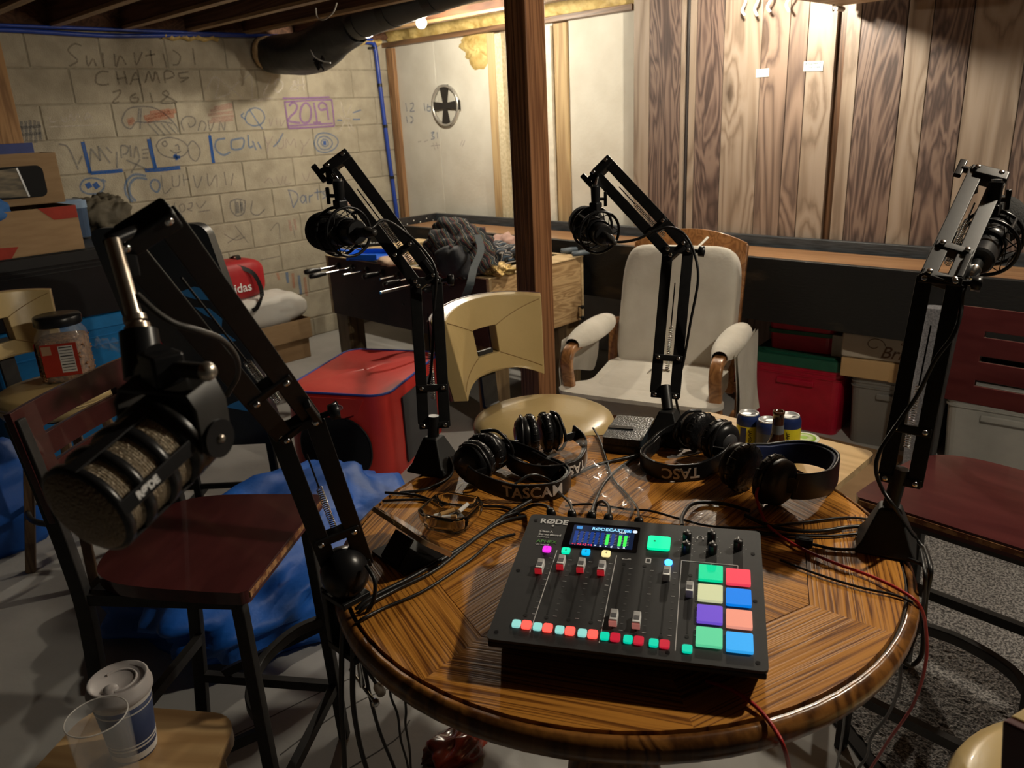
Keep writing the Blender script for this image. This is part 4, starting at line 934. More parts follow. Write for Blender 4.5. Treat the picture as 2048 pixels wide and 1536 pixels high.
mb = MB(); x, y = UV(0.463, 0.335); mb.box((x, y, 0.0003), (0.012, 0.0008, 0.0004)).ball((x-0.006, y, 0.0003), 0.0014, (1, 1, .3), 8, 5).box((x+0.003, y+0.002, 0.0003), (0.005, 0.0008, 0.0004))
mx.part('usb_icon', plate(mb), M_wht)
ph = pad(0.55, 0.33, 0.008, 0.0115, M_wht, z1=0.0003, r=0.0015, name='phone_icon'); pad(0.55, 0.33, 0.0052, 0.0075, M_mx, z0=0.0003, z1=0.0005, r=0.0006, name='phone_icon_face', parent=ph)
pad(0.632, 0.335, 0.011, 0.011, glow('bluetooth_blue', (0.03, 0.25, 1.0), 5.0), z1=0.003, r=0.0053, name='bluetooth_button')
# lines: two dividers and the bracket above the sound pads
def line(a, b): mx.part('divider', plate(MB().bar(on(*a, 0.0002), on(*b, 0.0002), 0.0009, 0.0004)), M_wht)
line((0.165, 0.31), (0.155, 0.93)); line((0.418, 0.31), (0.415, 0.945)); line((0.683, 0.305), (0.685, 0.94)); line((0.683, 0.305), (0.905, 0.305)); line((0.80, 0.305), (0.80, 0.33)); line((0.905, 0.305), (0.905, 0.33))
pc8 = [(0.0, 0.72, 0.33), (0.95, 0.06, 0.10), (0.62, 0.64, 0.36), (0.0, 0.22, 0.85), (0.17, 0.08, 0.62), (0.88, 0.32, 0.22), (0.12, 0.66, 0.34), (0.04, 0.42, 0.95)]
for i in range(8):
    u = 0.80+(0.105 if i % 2 else 0); v = 0.395+0.149*(i//2)+(0.012 if i % 2 else 0)
    pd = pad(u, v, 0.0325, 0.0315, glow(f'pad_{i}', pc8[i], 0.75), z1=0.0045, r=0.002, name='sound_pad')
for u, v in ((0.03, 0.06), (0.965, 0.2), (0.965, 0.56), (0.965, 0.955), (0.03, 0.95), (0.03, 0.5), (0.66, 0.955)): pad(u, v, 0.006, 0.006, mat('screw_dark', (0.012, 0.012, 0.013), 0.3), z1=0.0005, r=0.0029, name='screw')
for u in (0.09, 0.165, 0.24, 0.315): mx.part('socket', MB().lathe([(0.011, 0), (0.011, 0.004), (0.009, 0.004), (0.009, 0.001), (0, 0.001)], ((u-0.5)*MW, h2, 0.045), (0, 1, 0), n=20), M_mxs)
for x in (-0.14, 0.14):
    for y in (-0.05, 0.12): mx.part('rubber_foot', MB().cyl((x, y, 0), (x, y, 0.005), 0.008, n=12), M_rub)

# ------------------------------------------------------------------ headphones lying on the table
M_pad = mat('black_leatherette', (0.009, 0.009, 0.010), 0.3, bump=0.35, scale=30, bscale=60)
M_print = mat('pale_print', (0.62, 0.58, 0.54), 0.6)
def headphones(label, C, A, width=0.155, band_h=0.034, cup_r=0.043, band_m=None, inner_m=None, text=None, ts=0.024, side=-1, flip=False, gap=0.012, yoke=True, tpos=0.3, lift=0.0, cupm=None):
    C, A = V(C), V(A); C.z = A.z = TZ; d = (A-C); L = d.length; ang = math.atan2(d.y, d.x)-PI/2
    t = Thing('headphones', label, 'headphones', C, rz=ang, group='headphones on the round table')
    band_m = band_m or M_bplast; inner_m = inner_m or M_pad; cupm = cupm or M_bplast
    hw = width/2; zc = max(cup_r, band_h/2)+0.002
    path = smooth_path([V((-hw*0.86, 0.01, zc)), V((-hw, 0.045, zc)), V((-hw*0.93, L*0.55, zc-lift)), V((-hw*0.55, L*0.9, zc-lift)), V((0, L, zc-lift)), V((hw*0.55, L*0.9, zc-lift)), V((hw*0.93, L*0.55, zc-lift)), V((hw, 0.045, zc)), V((hw*0.86, 0.01, zc))], 7)
    bz = band_h/2+0.002
    path = [V((p.x, p.y, bz+(zc-bz)*max(0, 1-p.y/(L*0.6)))) for p in path]
    bd = t.part('headband', MB().strip(path, V((0, 0, 1)), band_h, 0.005), band_m, bevel=0.0015)
    ctr = V((0, L*0.45, 0))
    inn = []
    for i, p in enumerate(path):
        q = (path[min(i+1, len(path)-1)]-path[max(i-1, 0)]).normalized(); nrm = V((0, 0, 1)).cross(q)
        if nrm.dot(V((p.x, p.y, 0))-ctr) > 0: nrm = -nrm
        inn.append(p+nrm*0.006)
    k = len(path)//5
    t.part('headband_pad', MB().strip(inn[k:-k], V((0, 0, 1)), band_h*0.86, 0.006), inner_m, bd, bevel=0.002)
    for s in (-1, 1):
        x0 = s*gap
        t.part('ear_pad', MB().lathe([(0.020, 0.0), (0.030, 0.001), (cup_r*0.97, 0.006), (cup_r, 0.012), (cup_r*0.96, 0.018), (cup_r*0.85, 0.021)], (x0, 0, zc), (s, 0, 0), n=32), M_pad)
        mb = MB()
        for j in range(18):
            q = 2*PI*j/18; mb.tube([V((x0+s*w, (cup_r*f)*math.cos(q), zc+(cup_r*f)*math.sin(q))) for w, f in ((0.003, 0.9), (0.009, 1.0), (0.016, 0.995))], 0.0012, 4)
        t.part('pad_wrinkles', mb, M_pad, kind='stuff')
        cp = t.part('ear_cup', MB().lathe([(cup_r*0.86, 0.020), (cup_r*0.92, 0.024), (cup_r*0.90, 0.034), (cup_r*0.72, 0.042), (cup_r*0.5, 0.044), (0.0, 0.044)], (x0, 0, zc), (s, 0, 0), n=32), cupm)
        if yoke:
            t.part('cup_badge', MB().lathe([(cup_r*0.5, 0.044), (cup_r*0.48, 0.0455), (0, 0.0455)], (x0, 0, zc), (s, 0, 0), n=28), mat('satin_badge', (0.10, 0.10, 0.105), 0.25, 0.5), cp)
            t.part('yoke', MB().tube(smooth_path([V((x0+s*0.03, -cup_r*0.35, zc+cup_r*0.9)), V((x0+s*0.036, cup_r*0.5, zc+cup_r*0.95)), V((x0+s*0.042, cup_r*1.15, zc)), V((x0+s*0.036, cup_r*0.5, zc-cup_r*0.85)), V((x0+s*0.03, -cup_r*0.35, zc-cup_r*0.85))], 5), 0.0035, 8), M_bplast)
            t.part('slider', MB().bar(V((x0+s*0.04, cup_r*1.1, zc)), path[3 if s < 0 else -4], 0.006, 0.018), M_bplast, bevel=0.002)
        else:
            t.part('slider', MB().bar(V((x0+s*0.038, 0.0, zc)), path[2 if s < 0 else -3], 0.008, 0.03), M_bplast, bevel=0.002)
    if text:
        mb = text_mb(text, ts, 0.0006, 'LEFT', 0.0006)
        P = path if side < 0 else path[::-1]
        ln = [0]
        for i in range(1, len(P)): ln.append(ln[-1]+(P[i]-P[i-1]).length)
        T = ln[-1]; wid = max(v.x for v in mb.v)
        out = []
        for v in mb.v:
            x, y = v.x, v.y
            if flip: x, y = wid-x, -y
            sx = T*tpos+x
            i = max(j for j in range(len(ln)) if ln[j] <= sx) if sx < T else len(ln)-2
            i = min(i, len(P)-2); f = (sx-ln[i])/(ln[i+1]-ln[i]); p = P[i]+(P[i+1]-P[i])*f
            q = (P[i+1]-P[i]).normalized(); nrm = V((0, 0, 1)).cross(q)
            if nrm.dot(V((p.x, p.y, 0))-ctr) < 0: nrm = -nrm
            out.append(p+nrm*(0.0029+v.z)+V((0, 0, y)))
        mb.v = out
        t.part('lettering', mb, M_print, bd)
    return t
headphones('black headphones with pale lettering on the band facing the camera, behind the ashtray', (-1.068, 0.979, 0.89), (-0.889, 1.035, 0.89), text='TASCAM', side=1, tpos=0.19, ts=0.03, width=0.16, gap=0.007)
headphones('black headphones partly in clear plastic wrap in front of the cream stool', (-1.059, 1.143, 0.89), (-0.934, 1.063, 0.89), text='TASC', side=1, flip=True, tpos=0.50, ts=0.028, width=0.17, gap=0.004)
headphones('black headphones with upside-down lettering beside the black leather case', (-0.767, 1.345, 0.89), (-0.809, 1.191, 0.89), text='TASC', side=1, flip=True, tpos=0.58, ts=0.03, width=0.16)
headphones('large headset with a dark blue headband and a red cord', (-0.604, 1.235, 0.89), (-0.562, 1.425, 0.89), width=0.165, band_h=0.050, cup_r=0.047, yoke=False, gap=0.02,
           inner_m=mat('navy_fabric', (0.008, 0.018, 0.075), 0.6), band_m=mat('satin_black', (0.013, 0.013, 0.014), 0.4), cupm=mat('satin_black2', (0.014, 0.014, 0.015), 0.42))
# ------------------------------------------------------------------ ashtray with cigarette ends
M_glass = mat('clear_glass', (0.93, 0.93, 0.90), 0.03, trans=1.0, ior=1.5)
AC = V((-0.975, 0.815, 0.89))
ash = Thing('ashtray', 'square clear glass ashtray holding cigarette ends', 'ashtray', AC, rz=R(20))
def octo(w, c): return [(w, w-c), (w-c, w), (c-w, w), (-w, w-c), (-w, c-w), (c-w, -w), (w-c, -w), (w, c-w)]
rings = [(0.040, 0.014, 0.0005), (0.048, 0.017, 0.016), (0.050, 0.018, 0.034), (0.043, 0.015, 0.036), (0.036, 0.012, 0.012), (0.030, 0.010, 0.008)]
mb = MB(); vs = []; fs = []
for wv, cv, z in rings: vs += [(x, y, z) for x, y in octo(wv, cv)]
for j in range(len(rings)-1): fs += [(j*8+i, j*8+(i+1) % 8, j*8+8+(i+1) % 8, j*8+8+i) for i in range(8)]
fs += [tuple(range(8))[::-1], tuple(40+i for i in range(8))]
mb.add(vs, fs); ash.part('bowl', mb, M_glass, bevel=0.003)
ash.part('ash', MB().ball((0, 0, 0.0095), 0.024, (1, 1, 0.1), 12, 6), mat('ash_grey', (0.05, 0.045, 0.04), 0.95, c2=(0.16, 0.15, 0.14), scale=300))
M_paper = mat('cigarette_paper', (0.75, 0.73, 0.70), 0.8); M_filt = mat('tan_filter', (0.55, 0.32, 0.12), 0.8)
for i, (p, a, c) in enumerate((((-0.016, -0.010), 25, 'white cigarette end leaning at the left of the glass ashtray'), ((0.004, -0.016), 12, 'white cigarette end lying at the front of the glass ashtray'), ((-0.006, -0.004), 40, 'tan-filtered cigarette end lying between the white ones'), ((0.016, 0.016), 75, 'short white cigarette end at the back of the glass ashtray'))):
    P = AC+Matrix.Rotation(R(20), 3, 'Z') @ V((p[0], p[1], 0.018+0.002*i)); dd = V((math.cos(R(a+25)), math.sin(R(a+25)), 0.12)).normalized()
    t = Thing('cigarette_end', c, 'cigarette', P, world=True, group='cigarette ends in the ashtray')
    t.part('paper', MB().cyl(P-dd*0.012, P+dd*0.004, 0.0039, n=12), M_filt if i == 2 else M_paper); t.part('filter', MB().cyl(P+dd*0.004, P+dd*0.014, 0.0038, n=12), M_filt if i < 3 else M_paper)
# ------------------------------------------------------------------ phone on its long edge in a stand
pa, pb = V((-0.845, 0.666, 0.953)), V((-1.056, 0.687, 0.957))
pd_ = (pb-pa).normalized(); pn = V((0, 0, -1)); back = V((pd_.y, -pd_.x, 0)).normalized()
if back.dot(fw) > 0: back = -back
wv = (V((0, 0, -1))*0.66-back*0.75).normalized()
phn = Thing('smartphone', 'gold edged smartphone standing on its long side by the ashtray', 'phone', (pa+pb)/2-V((0, 0, 0.06)), world=True)
q = (pa+pb)/2+wv*0.035; rot = Matrix((pd_, wv, pd_.cross(wv))).transposed()
ln_ = min(0.16, (pb-pa).length)
def slab(w_, h_, t_, r, o): 
    m_ = MB().prism(rrect(w_, h_, r), -t_/2, t_/2); return xf(m_, Matrix.Translation(q+rot @ V((0, 0, o))) @ rot.to_4x4())
fb = phn.part('frame', slab(ln_, 0.07, 0.008, 0.009, 0), mat('gold_aluminium', (0.62, 0.46, 0.28), 0.3, 0.8), bevel=0.002)
phn.part('glass', slab(ln_-0.006, 0.064, 0.0086, 0.007, 0), mat('phone_glass', (0.004, 0.004, 0.005), 0.08))
for f in (0.42, 0.52): phn.part('button', MB().bar(pa+(pb-pa)*f-wv*0.0015, pa+(pb-pa)*(f+0.06)-wv*0.0015, 0.003, 0.0016, wv), MATS['gold_aluminium'], fb)
sb = q+back*0.0
stn = Thing('phone_stand', 'small black phone stand under the gold edged phone', 'stand', (q.x, q.y, TZ), world=True)
zz = TZ+0.004
stn.part('base', MB().prism([(q.x+v.x*1.0, q.y+v.y) for v in (pd_*0.05+back*0.05, pd_*0.05-back*0.03, -pd_*0.05-back*0.03, -pd_*0.05+back*0.05)], TZ+0.0005, TZ+0.005), M_bplast, bevel=0.001)
stn.part('prop', MB().bar(V((q.x, q.y, TZ+0.004))+back*0.045, V((q.x, q.y, TZ+0.04))+back*0.012, 0.05, 0.004, back), M_bplast)
# ------------------------------------------------------------------ black leather case
w0 = [V(p) for p in ((-0.938, 1.214, 0.926), (-0.862, 1.246, 0.926), (-0.949, 1.403, 0.926), (-1.018, 1.367, 0.926))]
wc = sum(w0, V())/4; wd = (w0[1]-w0[0]).normalized(); wl = 0.085; wl2 = 0.135
cs = Thing('leather_case', 'black leather case with a strap closure lying on the table', 'case', (wc.x, wc.y, TZ), rz=math.atan2(wd.y, wd.x))
cs.part('body', MB().prism(rrect(wl, wl2, 0.006), 0.001, 0.034), mat('case_leather', (0.018, 0.024, 0.03), 0.3, bump=0.2, scale=60, bscale=240), bevel=0.004)
cs.part('seam', MB().prism(rrect(wl+0.0015, wl2+0.0015, 0.006), 0.015, 0.018), M_bplast)
cs.part('strap', MB().strip([V((-0.043, -0.01, 0.030)), V((-0.0425, -0.01, 0.0352)), V((0.0, -0.01, 0.0362)), V((0.012, -0.008, 0.0362))], V((0, 1, 0)), 0.014, 0.0016), M_bplast)
# ------------------------------------------------------------------ folding tray with cans and a bottle
tr = Thing('tray_table', 'pale maple tray table behind the round table holding cans', 'table', (-0.985, 1.875, 0))
M_map = wood('maple_tray', (0.52, 0.33, 0.14), (0.66, 0.45, 0.21), 'X', ring=4, coord='Object', rough=0.4, coat=0.2, distort=6)
tr.part('top', MB().prism(rrect(0.55, 0.60, 0.03), 0.605, 0.625), M_map, bevel=0.003)
for sx in (-1, 1):
    tr.part('leg', MB().bar((sx*0.22, -0.24, 0.605), (sx*0.22, 0.22, 0.0), 0.022, 0.035, (0, 1, 0)), M_map)
    tr.part('leg', MB().bar((sx*0.19, 0.24, 0.605), (sx*0.19, -0.22, 0.0), 0.022, 0.035, (0, 1, 0)), M_map)
M_alu = mat('brushed_can', (0.62, 0.63, 0.64), 0.35, 0.45)
M_navy = mat('can_navy', (0.015, 0.03, 0.12), 0.3, 0.2); M_yel = mat('can_yellow', (0.62, 0.58, 0.02), 0.35, 0.1); M_kh = mat('can_grey', (0.05, 0.06, 0.08), 0.35, 0.1)
def can(P, rz, label, yellow=True):
    t = Thing('drink_can', label, 'can', P, rz=rz, group='drink cans on the maple tray')
    t.part('body', MB().lathe([(0.0255, 0.0), (0.0265, 0.003), (0.0325, 0.012), (0.033, 0.016), (0.033, 0.088)], n=36), M_yel if yellow else M_kh)
    t.part('band', MB().lathe([(0.033, 0.088), (0.033, 0.105), (0.031, 0.112), (0.0275, 0.118)], n=36, cap=False), M_navy)
    t.part('rim', MB().lathe([(0.0275, 0.118), (0.0275, 0.121), (0.026, 0.122), (0.0245, 0.119), (0.0235, 0.116), (0.0, 0.116)], n=36, cap=False), M_alu)
    t.part('pull_tab', MB().prism([(0.013*math.cos(a*PI/8)*0.7, 0.013*math.sin(a*PI/8)-0.006) for a in range(16)], 0.1165, 0.118), M_alu)
    t.part('opening', MB().prism([(0.009*math.cos(a*PI/6), 0.007*math.sin(a*PI/6)+0.012) for a in range(12)], 0.1161, 0.1163), mat('can_hole', (0.01, 0.01, 0.01), 0.6))
    for a0, a1, m in ((-0.75, -0.2, M_navy), (2.2, 3.6, M_kh)):
        t.part('label_panel', MB().grid(lambda u, v, a0=a0, a1=a1: (0.0332*math.cos(a0+(a1-a0)*u), 0.0332*math.sin(a0+(a1-a0)*u), 0.02+0.065*v), 10, 2), m)
    mb = text_mb('ORIGINAL', 0.013, 0.0003, 'CENTER', 0.0003)
    mb.v = [V((0.0336*math.cos(0.12+p.y/0.033), 0.0336*math.sin(0.12+p.y/0.033), 0.05+p.x)) for p in mb.v]
    t.part('lettering', mb, mat('ink_black', (0.015, 0.015, 0.02), 0.5))
    return t
can((*(-0.995, 1.96, 0.747)[:2], 0.625), R(-60), 'yellow and navy drink can standing left of the brown bottle')
can((*(-0.927, 1.943, 0.747)[:2], 0.625), R(150), 'navy drink can half hidden behind the brown bottle', False)
can((*(-0.897, 2.009, 0.747)[:2], 0.625), R(-75), 'yellow and navy drink can standing right of the brown bottle')
bp_ = V((-0.811, 1.754, 0.855))
bt = Thing('beer_bottle', 'brown glass bottle standing among the cans', 'bottle', (bp_.x, bp_.y, 0.625))
bt.part('glass', MB().lathe([(0.028, 0.0), (0.0305, 0.004), (0.0305, 0.115), (0.027, 0.135), (0.018, 0.155), (0.0145, 0.175), (0.0135, 0.21), (0.0135, 0.222), (0.0145, 0.223), (0.0145, 0.230), (0.011, 0.230), (0.0105, 0.2)], n=32), mat('amber_glass', (0.045, 0.015, 0.006), 0.08, coat=0.5))
bt.part('neck_label', MB().lathe([(0.0150, 0.172), (0.0141, 0.195)], n=32, cap=False), mat('bottle_label', (0.12, 0.13, 0.14), 0.5))
ct = Thing('coaster', 'round white coaster with a green print lying on the maple tray', 'coaster', (-0.911, 2.148, 0.625))
ct.part('disc', MB().cyl((0, 0, 0), (0, 0, 0.002), 0.045, n=32), mat('coaster_card', (0.6, 0.62, 0.52), 0.7))
ct.part('print', MB().lathe([(0.036, 0.002), (0.036, 0.0024), (0.0, 0.0024)], n=28), mat('coaster_green', (0.3, 0.5, 0.06), 0.7))
ct.part('print_ring', MB().lathe([(0.028, 0.0024), (0.028, 0.0028), (0.012, 0.0028), (0.012, 0.0024)], n=28, cap=False), mat('coaster_pale', (0.5, 0.58, 0.3), 0.7))
# ------------------------------------------------------------------ clear plastic wrappers lying about
def film_mat():
    m, nt, b = _new('clear_film'); b.inputs['Base Color'].default_value = (0.9, 0.9, 0.9, 1); b.inputs['Roughness'].default_value = 0.12
    b.inputs['Alpha'].default_value = 0.16; b.inputs['Specular IOR Level'].default_value = 1.0; b.inputs['Coat Weight'].default_value = 1.0
    MATS['film'] = m; return m
M_film = film_mat()
def film(name, label, corners, amp, seed, lift=0.002):
    r_ = random.Random(seed); ph = [r_.uniform(0, 6) for _ in range(6)]
    a, b, c, d = [V(p) for p in corners]
    def f(u, v):
        p = a*(1-u)*(1-v)+b*u*(1-v)+c*u*v+d*(1-u)*v
        h = abs(math.sin(u*7+ph[0]+v*3)*math.sin(v*8+ph[1]-u*4))*0.6+abs(math.sin(u*17+ph[2]+v*13))*0.4
        return p+V((0.004*math.sin(v*19+ph[3]), 0.004*math.sin(u*17+ph[4]), lift+amp*h))
    return single(name, MB().grid(f, 22, 22, True), M_film, label, 'plastic wrap', (a+b+c+d)/4)
film('plastic_wrap', 'crumpled clear plastic film lying on the oak behind the mixer', ((-0.842, 0.958, 0.89), (-0.706, 1.043, 0.89), (-0.831, 1.209, 0.89), (-0.941, 1.153, 0.89)), 0.012, 3)
film('plastic_wrap', 'clear plastic sleeve around the band of the headphones by the cream stool', ((-0.995, 1.045, 0.892), (-0.943, 1.123, 0.895), (-0.933, 1.177, 0.94), (-0.95, 1.102, 0.95)), 0.008, 5)
film('plastic_wrap', 'small torn clear film by the headphone knobs', ((-0.661, 1.053, 0.89), (-0.58, 1.096, 0.89), (-0.614, 1.141, 0.89), (-0.663, 1.113, 0.89)), 0.006, 8)
film('plastic_wrap', 'clear film lying inside the band of the headphones with upside-down lettering', ((-0.813, 1.253, 0.89), (-0.752, 1.286, 0.89), (-0.808, 1.369, 0.89), (-0.835, 1.315, 0.89)), 0.006, 11)

# ------------------------------------------------------------------ cables
M_cab = mat('cable_black', (0.012, 0.012, 0.0125), 0.38)
M_cabr = mat('cable_red', (0.42, 0.022, 0.022), 0.4)
def cable(label, pts, r=0.0028, m=None, k=8, plug=None):
    p = smooth_path(pts, k); mid = p[len(p)//2]
    if plug is None: return single('cable', MB().tube(p, r, 8), m or M_cab, label, 'cable', mid)
    t = Thing('cable', label, 'cable', mid, world=True)
    t.part('cord', MB().tube(p, r, 8), m or M_cab)
    d = (p[0]-p[2]).normalized()
    t.part('plug', MB().lathe([(r, -0.03), (0.0055, -0.022), (0.0075, -0.018), (0.0078, 0.0), (0.0, 0.001)], p[0], d, n=14), plug)
    return t
c_ = TZ+0.0045
cable('thick black cable running from the left clamp across the oak to the leather case', [(-0.873, 1.272, 0.895), (-0.888, 1.228, 0.895), (-0.919, 1.142, 0.895), (-0.916, 1.001, 0.895), (-0.913, 0.902, 0.895), (-0.892, 0.771, 0.895), (-0.886, 0.657, 0.895), (-0.888, 0.565, 0.896), (-0.889, 0.537, 0.88)], 0.0036)
cable('black cable lying just below the thick one on the left of the table', [(-0.881, 0.91, 0.895), (-0.901, 0.864, 0.895), (-0.894, 0.795, 0.895), (-0.873, 0.687, 0.895), (-0.878, 0.61, 0.895), (-0.876, 0.55, 0.896), (-0.887, 0.532, 0.87)], 0.003)
cable('thin black cable crossing the left part of the table to the clamp', [(-0.853, 0.852, 0.894), (-0.867, 0.811, 0.894), (-0.852, 0.744, 0.894), (-0.843, 0.641, 0.894), (-0.854, 0.572, 0.894), (-0.855, 0.529, 0.895), (-0.889, 0.53, 0.86)], 0.0024)
cable('black cord arching from the lettered headphones into the mixer', [(-0.757, 0.891, 0.945), (-0.805, 0.944, 0.93), (-0.882, 1.003, 0.905), (-0.937, 1.033, 0.905), (-0.953, 1.004, 0.92), (-0.965, 0.97, 0.91)], 0.0026, plug=M_bplast)
cable('black cord looping from the second mixer socket toward the wrapped headphones', [(-0.729, 0.907, 0.945), (-0.775, 0.975, 0.93), (-0.847, 1.098, 0.9), (-0.87, 1.177, 0.896), (-0.875, 1.245, 0.896)], 0.003, plug=M_bplast)
cable('short black cord curling out of the third mixer socket', [(-0.702, 0.917, 0.945), (-0.745, 0.976, 0.93), (-0.779, 1.002, 0.92), (-0.795, 1.003, 0.905), (-0.766, 0.96, 0.9)], 0.003, plug=M_bplast)
cable('black cord bending out of the first mixer socket', [(-0.788, 0.875, 0.945), (-0.829, 0.911, 0.93), (-0.877, 0.931, 0.91), (-0.9, 0.915, 0.897), (-0.911, 0.877, 0.896)], 0.0034, plug=M_bplast)
cable('thin wavy cord lying between the leather case and the mixer', [(-0.659, 0.942, 0.945), (-0.74, 1.052, 0.9), (-0.799, 1.097, 0.894), (-0.856, 1.134, 0.894), (-0.925, 1.203, 0.894), (-0.992, 1.269, 0.894), (-1.046, 1.313, 0.895)], 0.0022, plug=M_bplast)
cable('thin black cord running behind the mixer to the right arm', [(-0.85, 0.982, 0.896), (-0.814, 1.01, 0.9), (-0.758, 1.04, 0.896), (-0.715, 1.056, 0.9), (-0.662, 1.07, 0.896), (-0.61, 1.082, 0.895), (-0.555, 1.119, 0.895), (-0.499, 1.189, 0.894), (-0.448, 1.253, 0.894), (-0.409, 1.273, 0.894)], 0.0022)
cable('thick black cord curving from the blue-banded headset to the mixer', [(-0.604, 0.983, 0.94), (-0.634, 1.031, 0.925), (-0.666, 1.106, 0.905), (-0.666, 1.146, 0.896), (-0.63, 1.167, 0.896), (-0.583, 1.171, 0.896)], 0.0034)
cable('thick black cord coming from the foot of the right arm', [(-0.411, 1.24, 0.896), (-0.433, 1.216, 0.896), (-0.46, 1.179, 0.896), (-0.499, 1.151, 0.896), (-0.541, 1.144, 0.896), (-0.582, 1.152, 0.896)], 0.0034)
cable('thin black cord below the thick one by the right arm foot', [(-0.407, 1.217, 0.894), (-0.442, 1.177, 0.894), (-0.487, 1.144, 0.894), (-0.55, 1.11, 0.894), (-0.597, 1.077, 0.894)], 0.0022)
ad = Thing('cable_adapter', 'small black inline adapter block on a thin cord', 'adapter', (-0.465, 1.129, 0.897), rz=R(20))
ad.part('body', MB().box((0, 0, 0), (0.028, 0.014, 0.012)), M_bplast, bevel=0.002); ad.part('ridge', MB().box((0, 0, 0.0065), (0.016, 0.008, 0.001)), M_rub)
cable('thin cord joining the adapter block to the hanging bundle at the right rim', [(-0.454, 1.13, 0.896), (-0.419, 1.142, 0.894), (-0.382, 1.167, 0.895), (-0.334, 1.182, 0.895), (-0.299, 1.175, 0.896), (-0.287, 1.182, 0.88)], 0.0026)
cable('thin cord from the adapter block toward the mixer', [(-0.476, 1.132, 0.896), (-0.519, 1.119, 0.894), (-0.563, 1.1, 0.894)], 0.0022)
cable('thin dark cord lying along the red one on the right of the table', [(-0.471, 1.057, 0.894), (-0.406, 1.055, 0.894), (-0.348, 1.06, 0.894), (-0.303, 1.072, 0.894), (-0.278, 1.072, 0.892)], 0.002)
cable('red headset cord running over the right table rim down to the floor', [(-0.577, 1.226, 0.935), (-0.578, 1.197, 0.94), (-0.573, 1.172, 0.93), (-0.562, 1.171, 0.9), (-0.529, 1.139, 0.896), (-0.472, 1.111, 0.896), (-0.409, 1.099, 0.896), (-0.347, 1.096, 0.896), (-0.3, 1.084, 0.897), (-0.272, 1.082, 0.885), (-0.267, 1.116, 0.826), (-0.269, 1.149, 0.743), (-0.289, 1.193, 0.627), (-0.33, 1.239, 0.497), (-0.369, 1.288, 0.368), (-0.411, 1.33, 0.232)], 0.0026, M_cabr)
cable('red cord leaving the mixer front and dropping over the near rim', [(-0.414, 0.739, 0.892), (-0.379, 0.741, 0.896), (-0.345, 0.734, 0.896), (-0.317, 0.723, 0.89), (-0.296, 0.712, 0.877), (-0.317, 0.785, 0.763), (-0.356, 0.885, 0.586)], 0.0026, M_cabr)
cable('thick black cable looping below the right table rim', [(-0.313, 1.232, 0.895), (-0.279, 1.145, 0.91), (-0.283, 1.157, 0.85), (-0.281, 1.162, 0.794), (-0.281, 1.168, 0.744), (-0.292, 1.162, 0.723), (-0.306, 1.152, 0.733), (-0.31, 1.139, 0.745)], 0.0038)
cable('second black cable looping inside the thick one at the right rim', [(-0.315, 1.221, 0.895), (-0.281, 1.127, 0.909), (-0.284, 1.151, 0.839), (-0.291, 1.161, 0.781), (-0.299, 1.162, 0.739), (-0.308, 1.169, 0.711), (-0.318, 1.211, 0.63), (-0.345, 1.267, 0.524), (-0.379, 1.305, 0.424), (-0.39, 1.335, 0.356), (-0.412, 1.356, 0.289), (-0.438, 1.378, 0.202)], 0.003)
cable('thin black cord hanging straight down at the right below the table', [(-0.37, 1.119, 0.64), (-0.393, 1.191, 0.526), (-0.417, 1.259, 0.407), (-0.442, 1.325, 0.286), (-0.456, 1.373, 0.166)], 0.0024)
cable('outer thick black cable hanging from the left clamp to the floor', [(-0.909, 0.537, 0.879), (-0.918, 0.53, 0.821), (-0.947, 0.532, 0.7), (-0.977, 0.542, 0.594), (-1.015, 0.557, 0.488), (-1.072, 0.581, 0.343)], 0.0045)
cable('inner thick black cable hanging from the left clamp', [(-0.893, 0.537, 0.878), (-0.897, 0.535, 0.819), (-0.927, 0.541, 0.706), (-0.958, 0.56, 0.593), (-0.987, 0.585, 0.486), (-1.032, 0.619, 0.34)], 0.0045)
cable('slim black cable hanging beside the clamp screw', [(-0.893, 0.542, 0.826), (-0.9, 0.553, 0.77), (-0.913, 0.565, 0.697), (-0.933, 0.588, 0.599), (-0.964, 0.629, 0.468), (-0.989, 0.66, 0.337)], 0.0032)
cable('thin wavy cord hanging under the left table rim', [(-0.883, 0.589, 0.747), (-0.892, 0.589, 0.704), (-0.905, 0.607, 0.644), (-0.934, 0.627, 0.56), (-0.965, 0.656, 0.465), (-1.005, 0.685, 0.331)], 0.0022)
cable('thin straight cord hanging under the left table rim', [(-0.865, 0.598, 0.73), (-0.89, 0.614, 0.658), (-0.906, 0.621, 0.613), (-0.94, 0.647, 0.52), (-0.981, 0.671, 0.407), (-1.015, 0.689, 0.296)], 0.0022)
cable('cable bundle end with a round jack hanging below the left clamp', [(-0.882, 0.566, 0.728), (-0.879, 0.554, 0.76), (-0.885, 0.546, 0.786), (-0.884, 0.536, 0.825)], 0.0028, plug=M_brass)
cable('black cable winding around the dome of the left clamp', [(-0.884, 0.568, 0.956), (-0.864, 0.566, 0.94), (-0.859, 0.559, 0.916), (-0.87, 0.551, 0.89), (-0.884, 0.541, 0.867), (-0.891, 0.532, 0.833)], 0.0032)
cable('black cable along the arm over the red tent to the table', [(-1.261, 0.887, 1.379), (-1.247, 0.905, 1.388), (-1.258, 0.943, 1.397), (-1.256, 0.99, 1.367), (-1.22, 1.007, 1.328), (-1.197, 1.011, 1.289), (-1.208, 1.008, 1.212), (-1.204, 0.984, 1.091), (-1.21, 0.963, 0.997), (-1.133, 0.961, 0.9), (-1.107, 0.877, 0.895), (-1.137, 0.826, 0.895)], 0.003)
